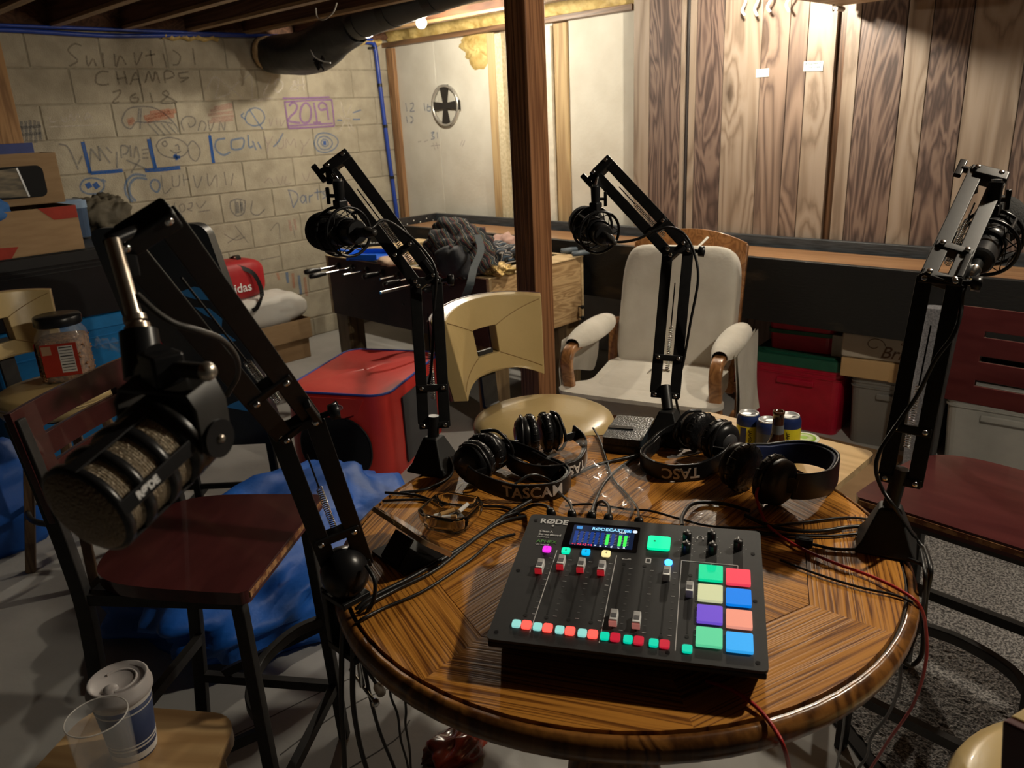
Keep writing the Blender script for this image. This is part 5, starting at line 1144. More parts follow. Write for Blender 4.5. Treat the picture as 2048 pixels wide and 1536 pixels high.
cable('black cable arching from the microphone by the post down its arm', [(-1.054, 1.387, 1.313), (-1.03, 1.393, 1.307), (-0.996, 1.414, 1.313), (-0.967, 1.436, 1.329), (-0.939, 1.452, 1.336), (-0.908, 1.461, 1.321), (-0.885, 1.464, 1.28), (-0.87, 1.455, 1.229), (-0.875, 1.439, 1.145), (-0.88, 1.423, 1.059), (-0.888, 1.407, 0.981), (-0.893, 1.435, 0.9), (-0.856, 1.318, 0.895)], 0.003)
cable('black cable hanging from the chrome plug of the right microphone along its arm', [(-0.327, 1.317, 1.31), (-0.325, 1.295, 1.291), (-0.319, 1.274, 1.266), (-0.321, 1.258, 1.237), (-0.336, 1.241, 1.201), (-0.351, 1.23, 1.146), (-0.366, 1.212, 1.107), (-0.379, 1.178, 1.065), (-0.378, 1.166, 1.036), (-0.365, 1.165, 1.007), (-0.341, 1.161, 0.982), (-0.333, 1.246, 0.9), (-0.309, 1.226, 0.895)], 0.0032)
cable('grey cable curving from the near microphone to the left arm', [(-0.69, 0.251, 1.447), (-0.677, 0.258, 1.433), (-0.672, 0.271, 1.42), (-0.675, 0.293, 1.408), (-0.706, 0.326, 1.387), (-0.74, 0.353, 1.357), (-0.781, 0.371, 1.326), (-0.802, 0.371, 1.307), (-0.813, 0.37, 1.296)], 0.003, mat('cable_grey', (0.05, 0.045, 0.04), 0.5))
cable('black cable crossing the oak from the arm over the red tent toward the ashtray', [(-1.162, 0.809, 0.894), (-1.107, 0.839, 0.894), (-1.045, 0.849, 0.894), (-0.974, 0.885, 0.895), (-0.934, 0.91, 0.895), (-0.892, 0.906, 0.895)], 0.0028)
cable('black cable resting on the rim left of the ashtray', [(-1.137, 0.784, 0.894), (-1.112, 0.806, 0.895), (-1.074, 0.836, 0.895), (-1.029, 0.841, 0.895)], 0.0026)

# ------------------------------------------------------------------ things around the table
def lumpy(c, d, seed, amp=0.12, n=40, m=24, e=0.7, flat=True, M=None, fine=0.0):
    """soft irregular mass resting on its base: superellipsoid with folds"""
    r_ = random.Random(seed); ph = [r_.uniform(0, 6.28) for _ in range(12)]; fr = [r_.uniform(2, 6) for _ in range(12)]
    def sg(x, p): return math.copysign(abs(x)**p, x)
    def f(u, v):
        t = 2*PI*u; p = PI*(v-.5)*.999
        x = sg(math.cos(p), e)*sg(math.cos(t), e); y = sg(math.cos(p), e)*sg(math.sin(t), e); z = sg(math.sin(p), e)
        k = 1+amp*(math.sin(fr[0]*x+ph[0]+2*z)*math.sin(fr[1]*y+ph[1])+0.6*math.sin(fr[2]*2*x+fr[3]*y+ph[2])*math.sin(fr[4]*2*z+ph[3]))
        k += fine*(abs(math.sin(9*x+5*y+ph[4]))+abs(math.sin(11*y-7*z+ph[5])))
        q = V((x*k*d[0]/2, y*k*d[1]/2, z*k*d[2]/2))
        if flat and q.z < -d[2]*0.42: q.z = -d[2]*0.42
        if M is not None: q = M @ q
        return V(c)+q+(V((0, 0, d[2]*0.42)) if flat else V())
    return MB().grid(f, n, m, True, True)
M_blue = mat('blue_nylon', (0.008, 0.10, 0.48), 0.5, c2=(0.012, 0.13, 0.58), scale=4, bump=0.9, bscale=7)
M_red = mat('red_nylon', (0.60, 0.036, 0.028), 0.4, c2=(0.68, 0.05, 0.038), scale=5, bump=0.15, bscale=14)
M_card = mat('cardboard', (0.34, 0.22, 0.115), 0.85, c2=(0.39, 0.26, 0.14), scale=8, stretch=(1, 1, 6))
M_card2 = mat('dark_cardboard', (0.27, 0.165, 0.08), 0.85, c2=(0.31, 0.195, 0.1), scale=8)
M_dark = mat('near_black', (0.006, 0.006, 0.007), 0.8)
# red pop-up cube with a dark mesh mouth
tc_ = V((-3.14, 2.15, 0)); tr_ = math.atan2(0.465, 0.885)
tn = Thing('cube_tent', 'red pop-up fabric cube with blue piping below the foosball rods', 'pop-up cube', tc_, rz=tr_)
TW, TD, TH = 0.53, 0.70, 0.42
poly = rrect(TW, TD, 0.09, 6)
mb = MB(); n = len(poly)
lv = [(1.0, 0.0), (1.015, 0.12), (1.01, 0.28), (1.0, TH)]
vs = [(x*k, y*k, z) for k, z in lv for x, y in poly]
mb.add(vs, [(j*n+i, j*n+(i+1) % n, (j+1)*n+(i+1) % n, (j+1)*n+i) for j in range(len(lv)-1) for i in range(n)], True)
tn.part('wall', mb, M_red)
mb = MB(); rings_ = [(1.0, 0), (0.75, 0.008), (0.5, 0.004), (0.25, 0.012), (0.02, 0.006)]
vs = [(x*k, y*k, TH+z+0.006*math.sin(9*x+5*y)*(1-k)) for k, z in rings_ for x, y in poly]
mb.add(vs, [(j*n+i, j*n+(i+1) % n, (j+1)*n+(i+1) % n, (j+1)*n+i) for j in range(len(rings_)-1) for i in range(n)]+[tuple((len(rings_)-1)*n+i for i in range(n))], True)
tn.part('top', mb, M_red)
tn.part('piping', MB().tube([(x, y, TH) for x, y in poly], 0.006, 6, closed=True), mat('blue_piping', (0.03, 0.06, 0.32), 0.5))
tn.part('mesh_mouth', MB().prism([(p[0], p[1]+0.165) for p in rrect(0.34, 0.29, 0.13, 8)], 0.0, 0.006).__class__(), M_dark) if False else None
mo = xf(MB().prism(rrect(0.36, 0.30, 0.14, 8), 0, 0.008), Matrix.Translation((0.0, -TD/2-0.012, 0.16)) @ Matrix.Rotation(R(90), 4, 'X'))
tn.part('mesh_mouth', mo, M_dark)
tn.part('mouth_rim', MB().tube([(x, -TD/2-0.018, 0.16+y) for x, y in rrect(0.36, 0.30, 0.14, 8)], 0.005, 6, closed=True), mat('black_tape', (0.012, 0.012, 0.013), 0.5))
fl = tn.part('flap', xf(MB().prism([(-0.17, 0.0), (0.17, 0.0), (0.13, -0.07), (0.06, -0.095), (-0.06, -0.095), (-0.13, -0.07)], 0, 0.004), Matrix.Translation((0.0, -TD/2-0.018, 0.408)) @ Matrix.Rotation(R(90), 4, 'X')), M_red)
bd = tn.part('badge', MB().lathe([(0.032, 0), (0.032, 0.004), (0.0, 0.005)], (0.03, -TD/2-0.021, 0.365), (0, -1, 0), n=28, sx=1.0, sy=0.42), mat('badge_black', (0.012, 0.012, 0.014), 0.5))
tn.part('badge_rim', MB().tube([(0.03+0.032*math.cos(a*PI/14), -TD/2-0.024, 0.365+0.0135*math.sin(a*PI/14)) for a in range(28)], 0.0016, 5, closed=True), mat('badge_grey', (0.4, 0.4, 0.4), 0.5), bd)
mb = MB()
for k in range(9): mb.box((0.006+0.006*k, -TD/2-0.027, 0.365), (0.003, 0.001, 0.008 if k % 2 else 0.006))
tn.part('badge_lettering', mb, MATS['badge_grey'], bd)
tn.part('side_panel', MB().bounds((TW/2+0.004, -TD/2+0.16, 0.03), (TW/2+0.012, TD/2-0.14, 0.36)), mat('grey_panel', (0.05, 0.05, 0.055), 0.7))
# blue nylon bag spread under the near stool, and a second blue bag at the left edge
single('duffel_bag', lumpy((-2.36, 1.18, 0.0), (0.74, 0.95, 0.30), 4, 0.16, 72, 44, 0.6, fine=0.07), M_blue, 'big blue nylon bag slumped on the floor beside the near maroon stool', 'bag', (-2.36, 1.18, 0))
single('duffel_bag', lumpy((-3.62, 0.42, 0.0), (0.42, 0.62, 0.46), 9, 0.14, 44, 28, 0.7, fine=0.04), M_blue, 'blue nylon bag on the floor at the left edge of the photograph', 'bag', (-3.62, 0.42, 0))
# padded black board leaning upright with blue artwork
RT_, RB_ = V((-3.08, 1.44, 1.235)), V((-2.93, 1.555, 0.30))
lf = V((-rt.x, -rt.y, 0)); bw = 0.46
upb = (RT_-RB_).normalized(); nb = lf.cross(upb).normalized()
if nb.dot(fw) > 0: nb = -nb
cb = (RT_+RB_)/2+lf*bw/2; hb = (RT_-RB_).length
pbd = Thing('padded_board', 'black padded upright board with blue artwork on a steel foot frame', 'padded board', (cb.x, cb.y, 0), world=True)
Mb = Matrix((-lf, upb, nb)).transposed().to_4x4(); Mb.translation = cb
pbd.part('pad', xf(MB().prism(rrect(bw, hb, 0.05, 6), -0.04, 0.03), Mb), mat('dark_vinyl', (0.016, 0.019, 0.023), 0.38, bump=0.1, scale=8, bscale=90), bevel=0.018, seg=3)
M_art = mat('blue_artwork', (0.03, 0.17, 0.40), 0.5)
for i, pl_ in enumerate(([(0.02, 0.20), (0.10, 0.225), (0.16, 0.205), (0.19, 0.18), (0.14, 0.165), (0.08, 0.175)], [(0.07, 0.14), (0.13, 0.13), (0.165, 0.085), (0.15, 0.05), (0.13, 0.085), (0.10, 0.105)], [(0.10, 0.02), (0.16, 0.02), (0.19, -0.01), (0.13, -0.02)], [(0.04, -0.30), (0.12, -0.27), (0.19, -0.295), (0.13, -0.325)], [(-0.12, -0.17), (-0.09, -0.19), (-0.10, -0.25), (-0.13, -0.22)])):
    pbd.part('artwork', xf(MB().prism(pl_, 0.0302, 0.0312), Mb), M_art)
pbd.part('artwork', xf(MB().prism([(-0.09, -0.13), (-0.04, -0.11), (-0.02, -0.16), (-0.07, -0.18)], 0.0302, 0.0312), Mb), mat('orange_artwork', (0.5, 0.08, 0.02), 0.5))
pbd.part('artwork', xf(MB().prism([(-0.16, 0.02), (-0.125, 0.03), (-0.085, -0.11), (-0.12, -0.12)], 0.0302, 0.0312), Mb), mat('red_artwork', (0.4, 0.02, 0.03), 0.5))
fb_ = V(RB_)+lf*bw*0.5; fb_.z = 0
for s in (0.12, 0.88):
    p = RB_+lf*bw*s
    pbd.part('upright', MB().bar(V((p.x, p.y, 0.03))+nb*0.02, p+upb*0.2-nb*0.055, 0.03, 0.03, lf), M_arm, bevel=0.004)
pbd.part('foot_bar', MB().cyl(RB_*1.0+lf*(-0.04)+V((0, 0, -0.30+0.03))+nb*0.06, RB_+lf*(bw+0.1)+V((0, 0, -0.30+0.03))+nb*0.06, 0.024, n=14), M_arm)
pbd.part('foot_bar', MB().cyl(RB_+lf*(-0.04)+V((0, 0, -0.2)), RB_+lf*(bw+0.1)+V((0, 0, -0.2)), 0.014, n=14), M_arm)
for s in (0.02, 1.0): pbd.part('foot_rail', MB().bar(RB_+lf*bw*s+V((0, 0, -0.285))+nb*0.16, RB_+lf*bw*s+V((0, 0, -0.285))-nb*0.18, 0.03, 0.03), M_arm, bevel=0.004)
# ------------------------------------------------------------------ boxes and totes stacked against the block wall on the left
def tote(name, label, c, d, body, lid, lidh=0.05, rz=0.0, taper=0.9, group=None, cat='storage tote', ribs=True):
    t = Thing(name, label, cat, c, rz=rz, group=group)
    w_, dd, h = d; hb_ = h-lidh
    a = rrect(w_*taper, dd*taper, 0.035, 4); b = rrect(w_*0.97, dd*0.97, 0.04, 4); nn = len(a)
    mb = MB(); mb.add([(x, y, 0.001) for x, y in a]+[(x, y, hb_) for x, y in b], [(i, (i+1) % nn, nn+(i+1) % nn, nn+i) for i in range(nn)]+[tuple(range(nn))[::-1], tuple(range(nn, 2*nn))], True)
    t.part('bin', mb, body, smooth=False)
    if lid:
        l = t.part('lid', MB().prism(rrect(w_, dd, 0.045, 4), hb_, h), lid, bevel=0.008)
        t.part('lid_step', MB().prism(rrect(w_*0.86, dd*0.82, 0.04, 4), h, h+0.006), lid, l, bevel=0.003)
    if ribs:
        for s in (-1, 1): t.part('rim_rib', MB().prism(rrect(w_*0.985, dd*0.985, 0.04, 4), hb_*(0.86 if s > 0 else 0.93), hb_*(0.86 if s > 0 else 0.93)+0.006), body)
        t.part('grip', MB().box((0, -dd*0.485, hb_*0.76), (w_*0.4, 0.02, 0.03)), body, bevel=0.006)
    return t
M_ptb = mat('tote_black', (0.008, 0.008, 0.009), 0.4); M_ptblue = mat('tote_blue', (0.01, 0.16, 0.42), 0.4); M_ptred = mat('tote_red', (0.38, 0.008, 0.03), 0.35)
M_ptg = mat('tote_green', (0.01, 0.085, 0.05), 0.4); M_ptgrey = mat('tote_grey', (0.16, 0.155, 0.145), 0.45, c2=(0.18, 0.175, 0.16), scale=5); M_ptclear = mat('tote_clear', (0.30, 0.30, 0.28), 0.25, c2=(0.42, 0.41, 0.38), scale=4, alpha=1)
tote('storage_tote', 'bright blue storage tote at the bottom of the left stack', (-4.62, 1.18, 0), (0.62, 0.66, 0.70), M_ptblue, M_ptblue, 0.06, taper=0.92)
tote('storage_tote', 'black storage tote under the cardboard box on the left', (-4.62, 1.10, 0.707), (0.64, 0.90, 0.335), M_ptb, M_ptb, 0.05)
def carton(name, label, c, d, rz=0.0, open_top=True, m=None, flaps=()):
    t = Thing(name, label, 'cardboard box', c, rz=rz); m = m or M_card; w_, dd, h = d; k = 0.005
    t.part('bottom', MB().bounds((-w_/2, -dd/2, 0), (w_/2, dd/2, k)), m)
    for s in (-1, 1):
        t.part('side', MB().bounds((s*w_/2-k/2, -dd/2, k), (s*w_/2+k/2, dd/2, h)), m); t.part('side', MB().bounds((-w_/2+k/2, s*dd/2-k/2, k), (w_/2-k/2, s*dd/2+k/2, h)), m)
    if not open_top: t.part('top', MB().bounds((-w_/2, -dd/2, h-k), (w_/2, dd/2, h)), m)
    return t
bx1 = carton('moving_box', 'open cardboard moving box with red printed corners on the black tote', (-4.56, 1.06, 1.049), (0.46, 0.62, 0.215))
M_rp = mat('red_print', (0.33, 0.035, 0.02), 0.8)
for pl_ in ([(0.31, 0.215), (0.31, 0.155), (0.20, 0.155), (0.14, 0.215)], [(-0.31, 0.0), (-0.31, 0.07), (0.02, 0.05), (-0.02, 0.0)]):
    me_ = MB().prism(pl_, 0, 0.0008); bx1.part('red_print', xf(me_, Matrix(((0, 0, 1, 0.2332), (1, 0, 0, 0), (0, 1, 0, 0), (0, 0, 0, 1)))), M_rp)
mb = text_mb('HEAVY DUTY SHIPPING', 0.028, 0.0006, bold=0.0004)
bx1.part('lettering', xf(mb, Matrix(((0, 0, 1, 0.2334), (1, 0, 0, 0.0), (0, 1, 0, 0.105), (0, 0, 0, 1)))), mat('faded_print', (0.22, 0.08, 0.04), 0.8)) if False else None
bx2 = carton('product_box', 'upper cardboard box with an open display window and black tray', (-4.66, 1.12, 1.275), (0.34, 0.54, 0.24), rz=R(-6))
bx2.part('window_rim', xf(MB().prism(rrect(0.34, 0.15, 0.03, 4), 0, 0.004), Matrix(((0, 0, 1, 0.172), (1, 0, 0, 0.03), (0, 1, 0, 0.11), (0, 0, 0, 1)))), M_dark)
bx2.part('printed_panel', xf(MB().prism([(-0.17, -0.06), (0.09, -0.07), (0.06, 0.068), (-0.16, 0.05)], 0.004, 0.006), Matrix(((0, 0, 1, 0.172), (1, 0, 0, 0.03), (0, 1, 0, 0.11), (0, 0, 0, 1)))), mat('printed_wood', (0.10, 0.085, 0.06), 0.4, c2=(0.34, 0.27, 0.17), scale=9, stretch=(1, 1, 4)))
bx2.part('panel_edge', xf(MB().bar((0.085, -0.07, 0.007), (0.06, 0.068, 0.007), 0.008, 0.002), Matrix(((0, 0, 1, 0.172), (1, 0, 0, 0.03), (0, 1, 0, 0.11), (0, 0, 0, 1)))), M_alu)
single('blue_cloth', lumpy((-4.42, 0.90, 1.20), (0.22, 0.36, 0.16), 21, 0.2, 36, 22, 0.8, fine=0.05), mat('teal_cloth', (0.01, 0.07, 0.22), 0.8, bump=0.4, scale=8), 'blue cloth stuffed into the open moving box', 'cloth', (-4.42, 0.90, 1.20))
tote('plastic_tub', 'small slate blue plastic tub behind the moving box', (-4.90, 1.49, 1.05), (0.20, 0.20, 0.20), mat('slate_tub', (0.03, 0.06, 0.12), 0.4), mat('slate_lid', (0.16, 0.24, 0.36), 0.35), 0.04, ribs=False, cat='tub')
single('canvas_bag', lumpy((-5.13, 1.76, 1.047), (0.22, 0.26, 0.19), 31, 0.2, 60, 36, 0.7, fine=0.14), mat('olive_canvas', (0.06, 0.05, 0.032), 0.75, bump=0.4, scale=6), 'crumpled olive canvas bag beside the moving box', 'bag', (-5.13, 1.76, 1.047))
single('dark_shelf_box', MB().bounds((-5.33, 0.45, 0.0), (-4.96, 1.90, 1.045)), M_ptb, 'tall black storage chest behind the blue tote', 'chest', (-5.15, 1.2, 0), bevel=0.01)
single('box_panel', MB().bounds((-5.18, 0.75, 1.05), (-5.15, 1.48, 1.565)), mat('blue_panel', (0.012, 0.03, 0.16), 0.5), 'dark blue flat box standing behind the open cardboard box', 'box', (-5.16, 1.1, 1.05), bevel=0.003)
# floor-level things between the stools on the left
film('plastic_wrap', 'crumpled clear bag on the cream stool behind the snack jar', ((-3.479, 1.054, 0.735), (-3.278, 1.089, 0.735), (-3.366, 1.118, 0.76), (-3.479, 1.071, 0.77)), 0.03, 15)
# snack jar on the cream stool
jr = Thing('snack_jar', 'clear plastic snack jar with black lid and red label', 'jar', (-3.16, 0.855, 0.731), rz=R(62))
JW = 0.165
jp = rrect(JW, JW, 0.045, 5); nn = len(jp)
def jar_shell(k, zs_): return [(x*f*k, y*f*k, z) for f, z in zs_ for x, y in jp]
zs_ = [(0.86, 0.0), (0.98, 0.012), (1.0, 0.03), (1.0, 0.155), (0.95, 0.175), (0.80, 0.195), (0.80, 0.215)]
mb = MB(); mb.add(jar_shell(1, zs_), [(j*nn+i, j*nn+(i+1) % nn, (j+1)*nn+(i+1) % nn, (j+1)*nn+i) for j in range(len(zs_)-1) for i in range(nn)]+[tuple(range(nn))[::-1]], True)
m_, nt_, b_ = _new('clear_plastic'); b_.inputs['Base Color'].default_value = (0.8, 0.8, 0.78, 1); b_.inputs['Alpha'].default_value = 0.18; b_.inputs['Roughness'].default_value = 0.08; b_.inputs['Coat Weight'].default_value = 1.0; MATS['clear_plastic'] = m_
jr.part('shell', mb, m_)
zf = [(0.84, 0.004), (0.95, 0.016), (0.965, 0.03), (0.965, 0.145), (0.9, 0.158)]
mb = MB(); mb.add(jar_shell(1, zf), [(j*nn+i, j*nn+(i+1) % nn, (j+1)*nn+(i+1) % nn, (j+1)*nn+i) for j in range(len(zf)-1) for i in range(nn)]+[tuple(range(nn))[::-1], tuple((len(zf)-1)*nn+i for i in range(nn))], True)
pz = jr.part('snacks', mb, mat('pretzel_fill', (0.10, 0.035, 0.012), 0.6, c2=(0.36, 0.17, 0.06), scale=70, bump=1.0, bscale=70), kind='stuff')
mb = MB(); r_ = random.Random(5)
for k in range(240):
    s_ = r_.choice((0, 1, 2, 3)); a = r_.uniform(-0.42, 0.42)*JW; z = r_.uniform(0.01, 0.15); e_ = JW*0.468
    P = [V((a, -e_, z)), V((e_, a, z)), V((a, e_, z)), V((-e_, a, z))][s_]; d_ = V((r_.uniform(-1, 1), r_.uniform(-1, 1), r_.uniform(-1, 1))).normalized()*0.005
    mb.cyl(P-d_, P+d_, 0.0032, n=6)
jr.part('pretzel_bits', mb, mat('pretzel', (0.20, 0.085, 0.03), 0.5, c2=(0.38, 0.19, 0.075), scale=30), pz, kind='stuff')
jr.part('lid', MB().lathe([(0.078, 0.205), (0.08, 0.208), (0.08, 0.235), (0.076, 0.24), (0.0, 0.24)], n=40), M_bplast)
lb = jr.part('label', MB().prism(rrect(JW*1.008, JW*1.008, 0.046, 5), 0.03, 0.148).bounds((0, 0, 0), (0, 0, 0)) if False else MB().box((0.0, -JW*0.504, 0.09), (JW*0.72, 0.001, 0.12)), mat('jar_label_red', (0.38, 0.03, 0.015), 0.5))
jr.part('label_side', MB().box((-JW*0.504, -0.0, 0.09), (0.001, JW*0.7, 0.12)), MATS['jar_label_red'])
jr.part('facts_panel', MB().box((0.022, -JW*0.51, 0.092), (0.048, 0.001, 0.098)), mat('label_white', (0.62, 0.6, 0.56), 0.6), lb)
for k in range(9): jr.part('facts_line', MB().box((0.022, -JW*0.514, 0.135-0.0105*k), (0.042, 0.0008, 0.0022 if k % 3 else 0.004)), mat('label_ink', (0.03, 0.03, 0.03), 0.6), lb)
jr.part('label_picture', MB().box((-0.04, -JW*0.51, 0.128), (0.03, 0.001, 0.032)), mat('label_tan', (0.40, 0.24, 0.14), 0.6), lb)
# ------------------------------------------------------------------ by the block wall: duffel, pillow, shallow carton
carton('shallow_carton', 'long shallow cardboard carton on the floor by the block wall', (-5.06, 2.60, 0.145), (0.36, 0.64, 0.145))
carton('shallow_carton', 'closed cardboard carton beneath the open one by the block wall', (-5.07, 2.59, 0), (0.34, 0.62, 0.143), open_top=False, m=M_card2)
M_wp = mat('white_pillow', (0.64, 0.63, 0.60), 0.75, c2=(0.62, 0.60, 0.56), scale=5, bump=0.3, bscale=10)
pw = Thing('pillow', 'white pillow in a plastic bag lying in the cardboard carton', 'pillow', (-5.06, 2.65, 0.24))
mb = MB(); soft(mb, (0, 0, 0.13), (0.30, 0.66, 0.26), 0.55, 40, 24)
for v in mb.v:
    k = abs(v.y)/0.33; v.z = 0.13+(v.z-0.13)*(1-0.75*max(0, k-0.25)**1.5)+0.008*math.sin(v.y*31+v.x*17)*math.sin(v.x*23)
pw.part('body', mb, M_wp); pw.part('seam', MB().tube([(0.15*math.cos(a)*0.98, 0.33*math.sin(a), 0.13+0.006*math.sin(a*9)) for a in [2*PI*i/40 for i in range(40)]], 0.004, 5, closed=True), M_wp)
single('plastic_bag', lumpy((-4.93, 2.30, 0.16), (0.22, 0.22, 0.36), 41, 0.16, 32, 22, 0.8, fine=0.06), mat('white_bag', (0.62, 0.62, 0.62), 0.3, bump=0.5, scale=7), 'white plastic bag standing beside the pillow', 'bag', (-4.93, 2.30, 0.16))
dfl = Thing('duffel_bag', 'red sports duffel with a white word and black straps on the pillow', 'bag', (-5.07, 2.42, 0.50), rz=R(92))
mb = MB(); soft(mb, (0, 0, 0.12), (0.54, 0.26, 0.27), 0.5, 40, 22); dfl.part('body', mb, mat('duffel_red', (0.36, 0.012, 0.018), 0.5, c2=(0.42, 0.02, 0.025), scale=6, bump=0.3, bscale=12))
for x in (-0.09, 0.09):
    dfl.part('strap', MB().strip(smooth_path([V((x, -0.10, 0.02)), V((x, -0.126, 0.10)), V((x, -0.09, 0.22)), V((x+0.03, 0.0, 0.275)), V((x, 0.10, 0.21)), V((x, 0.124, 0.1))], 5), V((1, 0, 0)), 0.03, 0.003), M_bplast)
dfl.part('shoulder_strap', MB().strip(smooth_path([V((0.05, -0.11, 0.22)), V((0.14, -0.15, 0.16)), V((0.17, -0.17, 0.03)), V((0.12, -0.175, -0.06)), V((0.08, -0.17, -0.08))], 6), V((0.5, 0, 1)), 0.028, 0.003), M_bplast)
mb = text_mb('adidas', 0.085, 0.001, bold=0.001); mb.v = [V((p.x+0.02, -0.1325-p.z+0.006*abs(p.x+0.02)*10*abs(p.x+0.02), 0.075+p.y)) for p in mb.v]
dfl.part('lettering', mb, mat('white_ink', (0.7, 0.7, 0.7), 0.6))
# ------------------------------------------------------------------ totes and boxes under the shuffleboard table
tote('storage_tote', 'large red tote with a green lid under the shuffleboard table', (-1.63, 3.84, 0), (0.46, 0.42, 0.385), M_ptred, M_ptg, 0.05, rz=R(6))
sm_ = tote('storage_tote', 'small red tote with a green band on top of the large red tote', (-1.645, 3.84, 0.392), (0.34, 0.28, 0.165), M_ptred, M_ptb, 0.03, rz=R(8), ribs=False)
b_ = MB().prism(rrect(0.338, 0.278, 0.04, 4), 0.085, 0.105); sm = finish('band', b_.mesh('band'), M_ptg, sm_.o, 0.003)
single('small_carton', MB().bounds((-1.475, 3.72, 0.392), (-1.40, 3.86, 0.50)), mat('pale_carton', (0.30, 0.29, 0.27), 0.7), 'small grey white box behind the red totes', 'box', (-1.44, 3.79, 0.392), bevel=0.003)
tote('storage_tote', 'grey tote under the kraft boxes below the shuffleboard table', (-1.165, 3.86, 0), (0.42, 0.40, 0.335), M_ptgrey, None, 0.0, rz=R(8), ribs=True)
kb = Thing('kraft_box', 'plain tan cardboard lid box on the grey tote', 'cardboard box', (-1.18, 3.86, 0.338), rz=R(8))
kb.part('body', MB().bounds((-0.235, -0.215, 0), (0.235, 0.215, 0.09)), mat('tan_card', (0.46, 0.30, 0.14), 0.8, c2=(0.5, 0.33, 0.16), scale=6), bevel=0.004)
kb.part('tape', MB().bounds((-0.02, -0.2165, 0.0), (0.10, -0.2155, 0.06)), mat('brown_tape', (0.40, 0.25, 0.11), 0.4))
br = Thing('printed_box', 'pale kraft box with brown script lettering under the shuffleboard table', 'box', (-1.20, 3.85, 0.429), rz=R(8))
br.part('body', MB().bounds((-0.22, -0.2, 0), (0.22, 0.2, 0.12)), mat('pale_kraft', (0.40, 0.355, 0.29), 0.75, c2=(0.45, 0.40, 0.33), scale=8), bevel=0.012)
M_scr = mat('script_ink', (0.10, 0.05, 0.025), 0.7)
mb = text_mb('Bright', 0.078, 0.0008, 'LEFT', 0.0005, shear=0.35); br.part('lettering', xf(mb, Matrix(((1, 0, 0, -0.05), (0, 0, -1, -0.2008), (0, 1, 0, 0.042), (0, 0, 0, 1)))), M_scr)
mb = text_mb('&', 0.04, 0.0008, 'CENTER', shear=0.2); br.part('lettering', xf(mb, Matrix(((1, 0, 0, 0.045), (0, 0, -1, -0.2008), (0, 1, 0, 0.098), (0, 0, 0, 1)))), M_scr)
mb = MB()
for cx, s in ((-0.075, 1), (0.11, -1)):
    mb.tube([(cx+s*0.045*math.cos(a)*(1-a/9), -0.2008, 0.075+0.035*math.sin(a)*(1-a/9)) for a in [0.25*i for i in range(24)]], 0.0016, 5)
br.part('flourish', mb, M_scr)
ctt = tote('storage_tote', 'frosted clear tote with a grey lid under the right maroon stool back', (-0.70, 3.84, 0), (0.48, 0.42, 0.385), M_ptclear, mat('grey_lid', (0.34, 0.335, 0.32), 0.45), 0.045, rz=R(5))
single('carpet_roll', MB().cyl((-0.945, 3.40, 0), (-0.955, 3.44, 0.76), 0.05, n=24), mat('speckled_grey', (0.10, 0.10, 0.11), 0.8, c2=(0.22, 0.22, 0.24), scale=160), 'speckled grey carpet roll leaning on the shuffleboard table behind the right arm', 'carpet roll', (-0.945, 3.40, 0))
single('floor_cardboard', MB().bounds((-1.75, 3.0, 0.0005), (-1.05, 3.62, 0.006)), M_card2, 'flattened brown cardboard on the floor in front of the red tote', 'cardboard', (-1.4, 3.3, 0))
# ------------------------------------------------------------------ on the foosball table
FZ = 0.825
dp = Thing('dustpan', 'bright blue plastic dustpan lying on the foosball table', 'dustpan', (-3.825, 2.756, 0.83), rz=R(30))
M_dp = mat('dustpan_blue', (0.01, 0.11, 0.62), 0.35)
dp.part('pan', MB().prism([(-0.11, -0.09), (0.02, -0.11), (0.10, -0.11), (0.10, 0.11), (0.02, 0.11), (-0.11, 0.09)], 0.0, 0.008), M_dp, bevel=0.003)
for s in (-1, 1): dp.part('side_wall', MB().bounds((-0.11, s*0.1-0.006, 0.008), (0.07, s*0.1+0.006, 0.035)), M_dp, bevel=0.003)
dp.part('back_wall', MB().bounds((-0.122, -0.1, 0.0), (-0.108, 0.1, 0.045)), M_dp, bevel=0.003)
dp.part('handle', MB().bar((-0.115, 0, 0.03), (-0.27, 0, 0.06), 0.035, 0.012), M_dp, bevel=0.005)
dp.part('lip', MB().bounds((0.10, -0.11, 0.0), (0.118, 0.11, 0.003)), mat('lip_grey', (0.55, 0.55, 0.55), 0.5))
rc = Thing('remote_control', 'black remote control with pale buttons on the far foosball rail', 'remote', (-4.171, 3.014, 0.835), rz=R(48))
rc.part('body', MB().box((0, 0, 0.008), (0.17, 0.045, 0.018)), M_bplast, bevel=0.004)
for i in range(7):
    for j in (-1, 1): rc.part('button', MB().box((-0.05+0.02*i, j*0.01, 0.0185), (0.011, 0.009, 0.004)), mat('button_grey', (0.5, 0.52, 0.53), 0.5))
M_str = stripes('striped_cloth', [(0.0, (0.012, 0.013, 0.018)), (0.28, (0.012, 0.013, 0.018)), (0.34, (0.16, 0.03, 0.025)), (0.42, (0.02, 0.02, 0.03)), (0.55, (0.45, 0.36, 0.12)), (0.58, (0.015, 0.018, 0.03)), (0.72, (0.10, 0.16, 0.17)), (0.77, (0.015, 0.015, 0.02)), (0.9, (0.45, 0.42, 0.36)), (0.94, (0.02, 0.02, 0.025))], 'DIAGONAL', 11, distort=3.5)
bgp = V((-3.017, 2.703, 0.82))
bg = Thing('striped_bag', 'dark striped cloth bag with a grey strap heaped on the foosball table', 'bag', bgp, world=True)
bg.part('body', lumpy(bgp, (0.33, 0.30, 0.24), 51, 0.17, 48, 28, 0.8, fine=0.05), M_str)
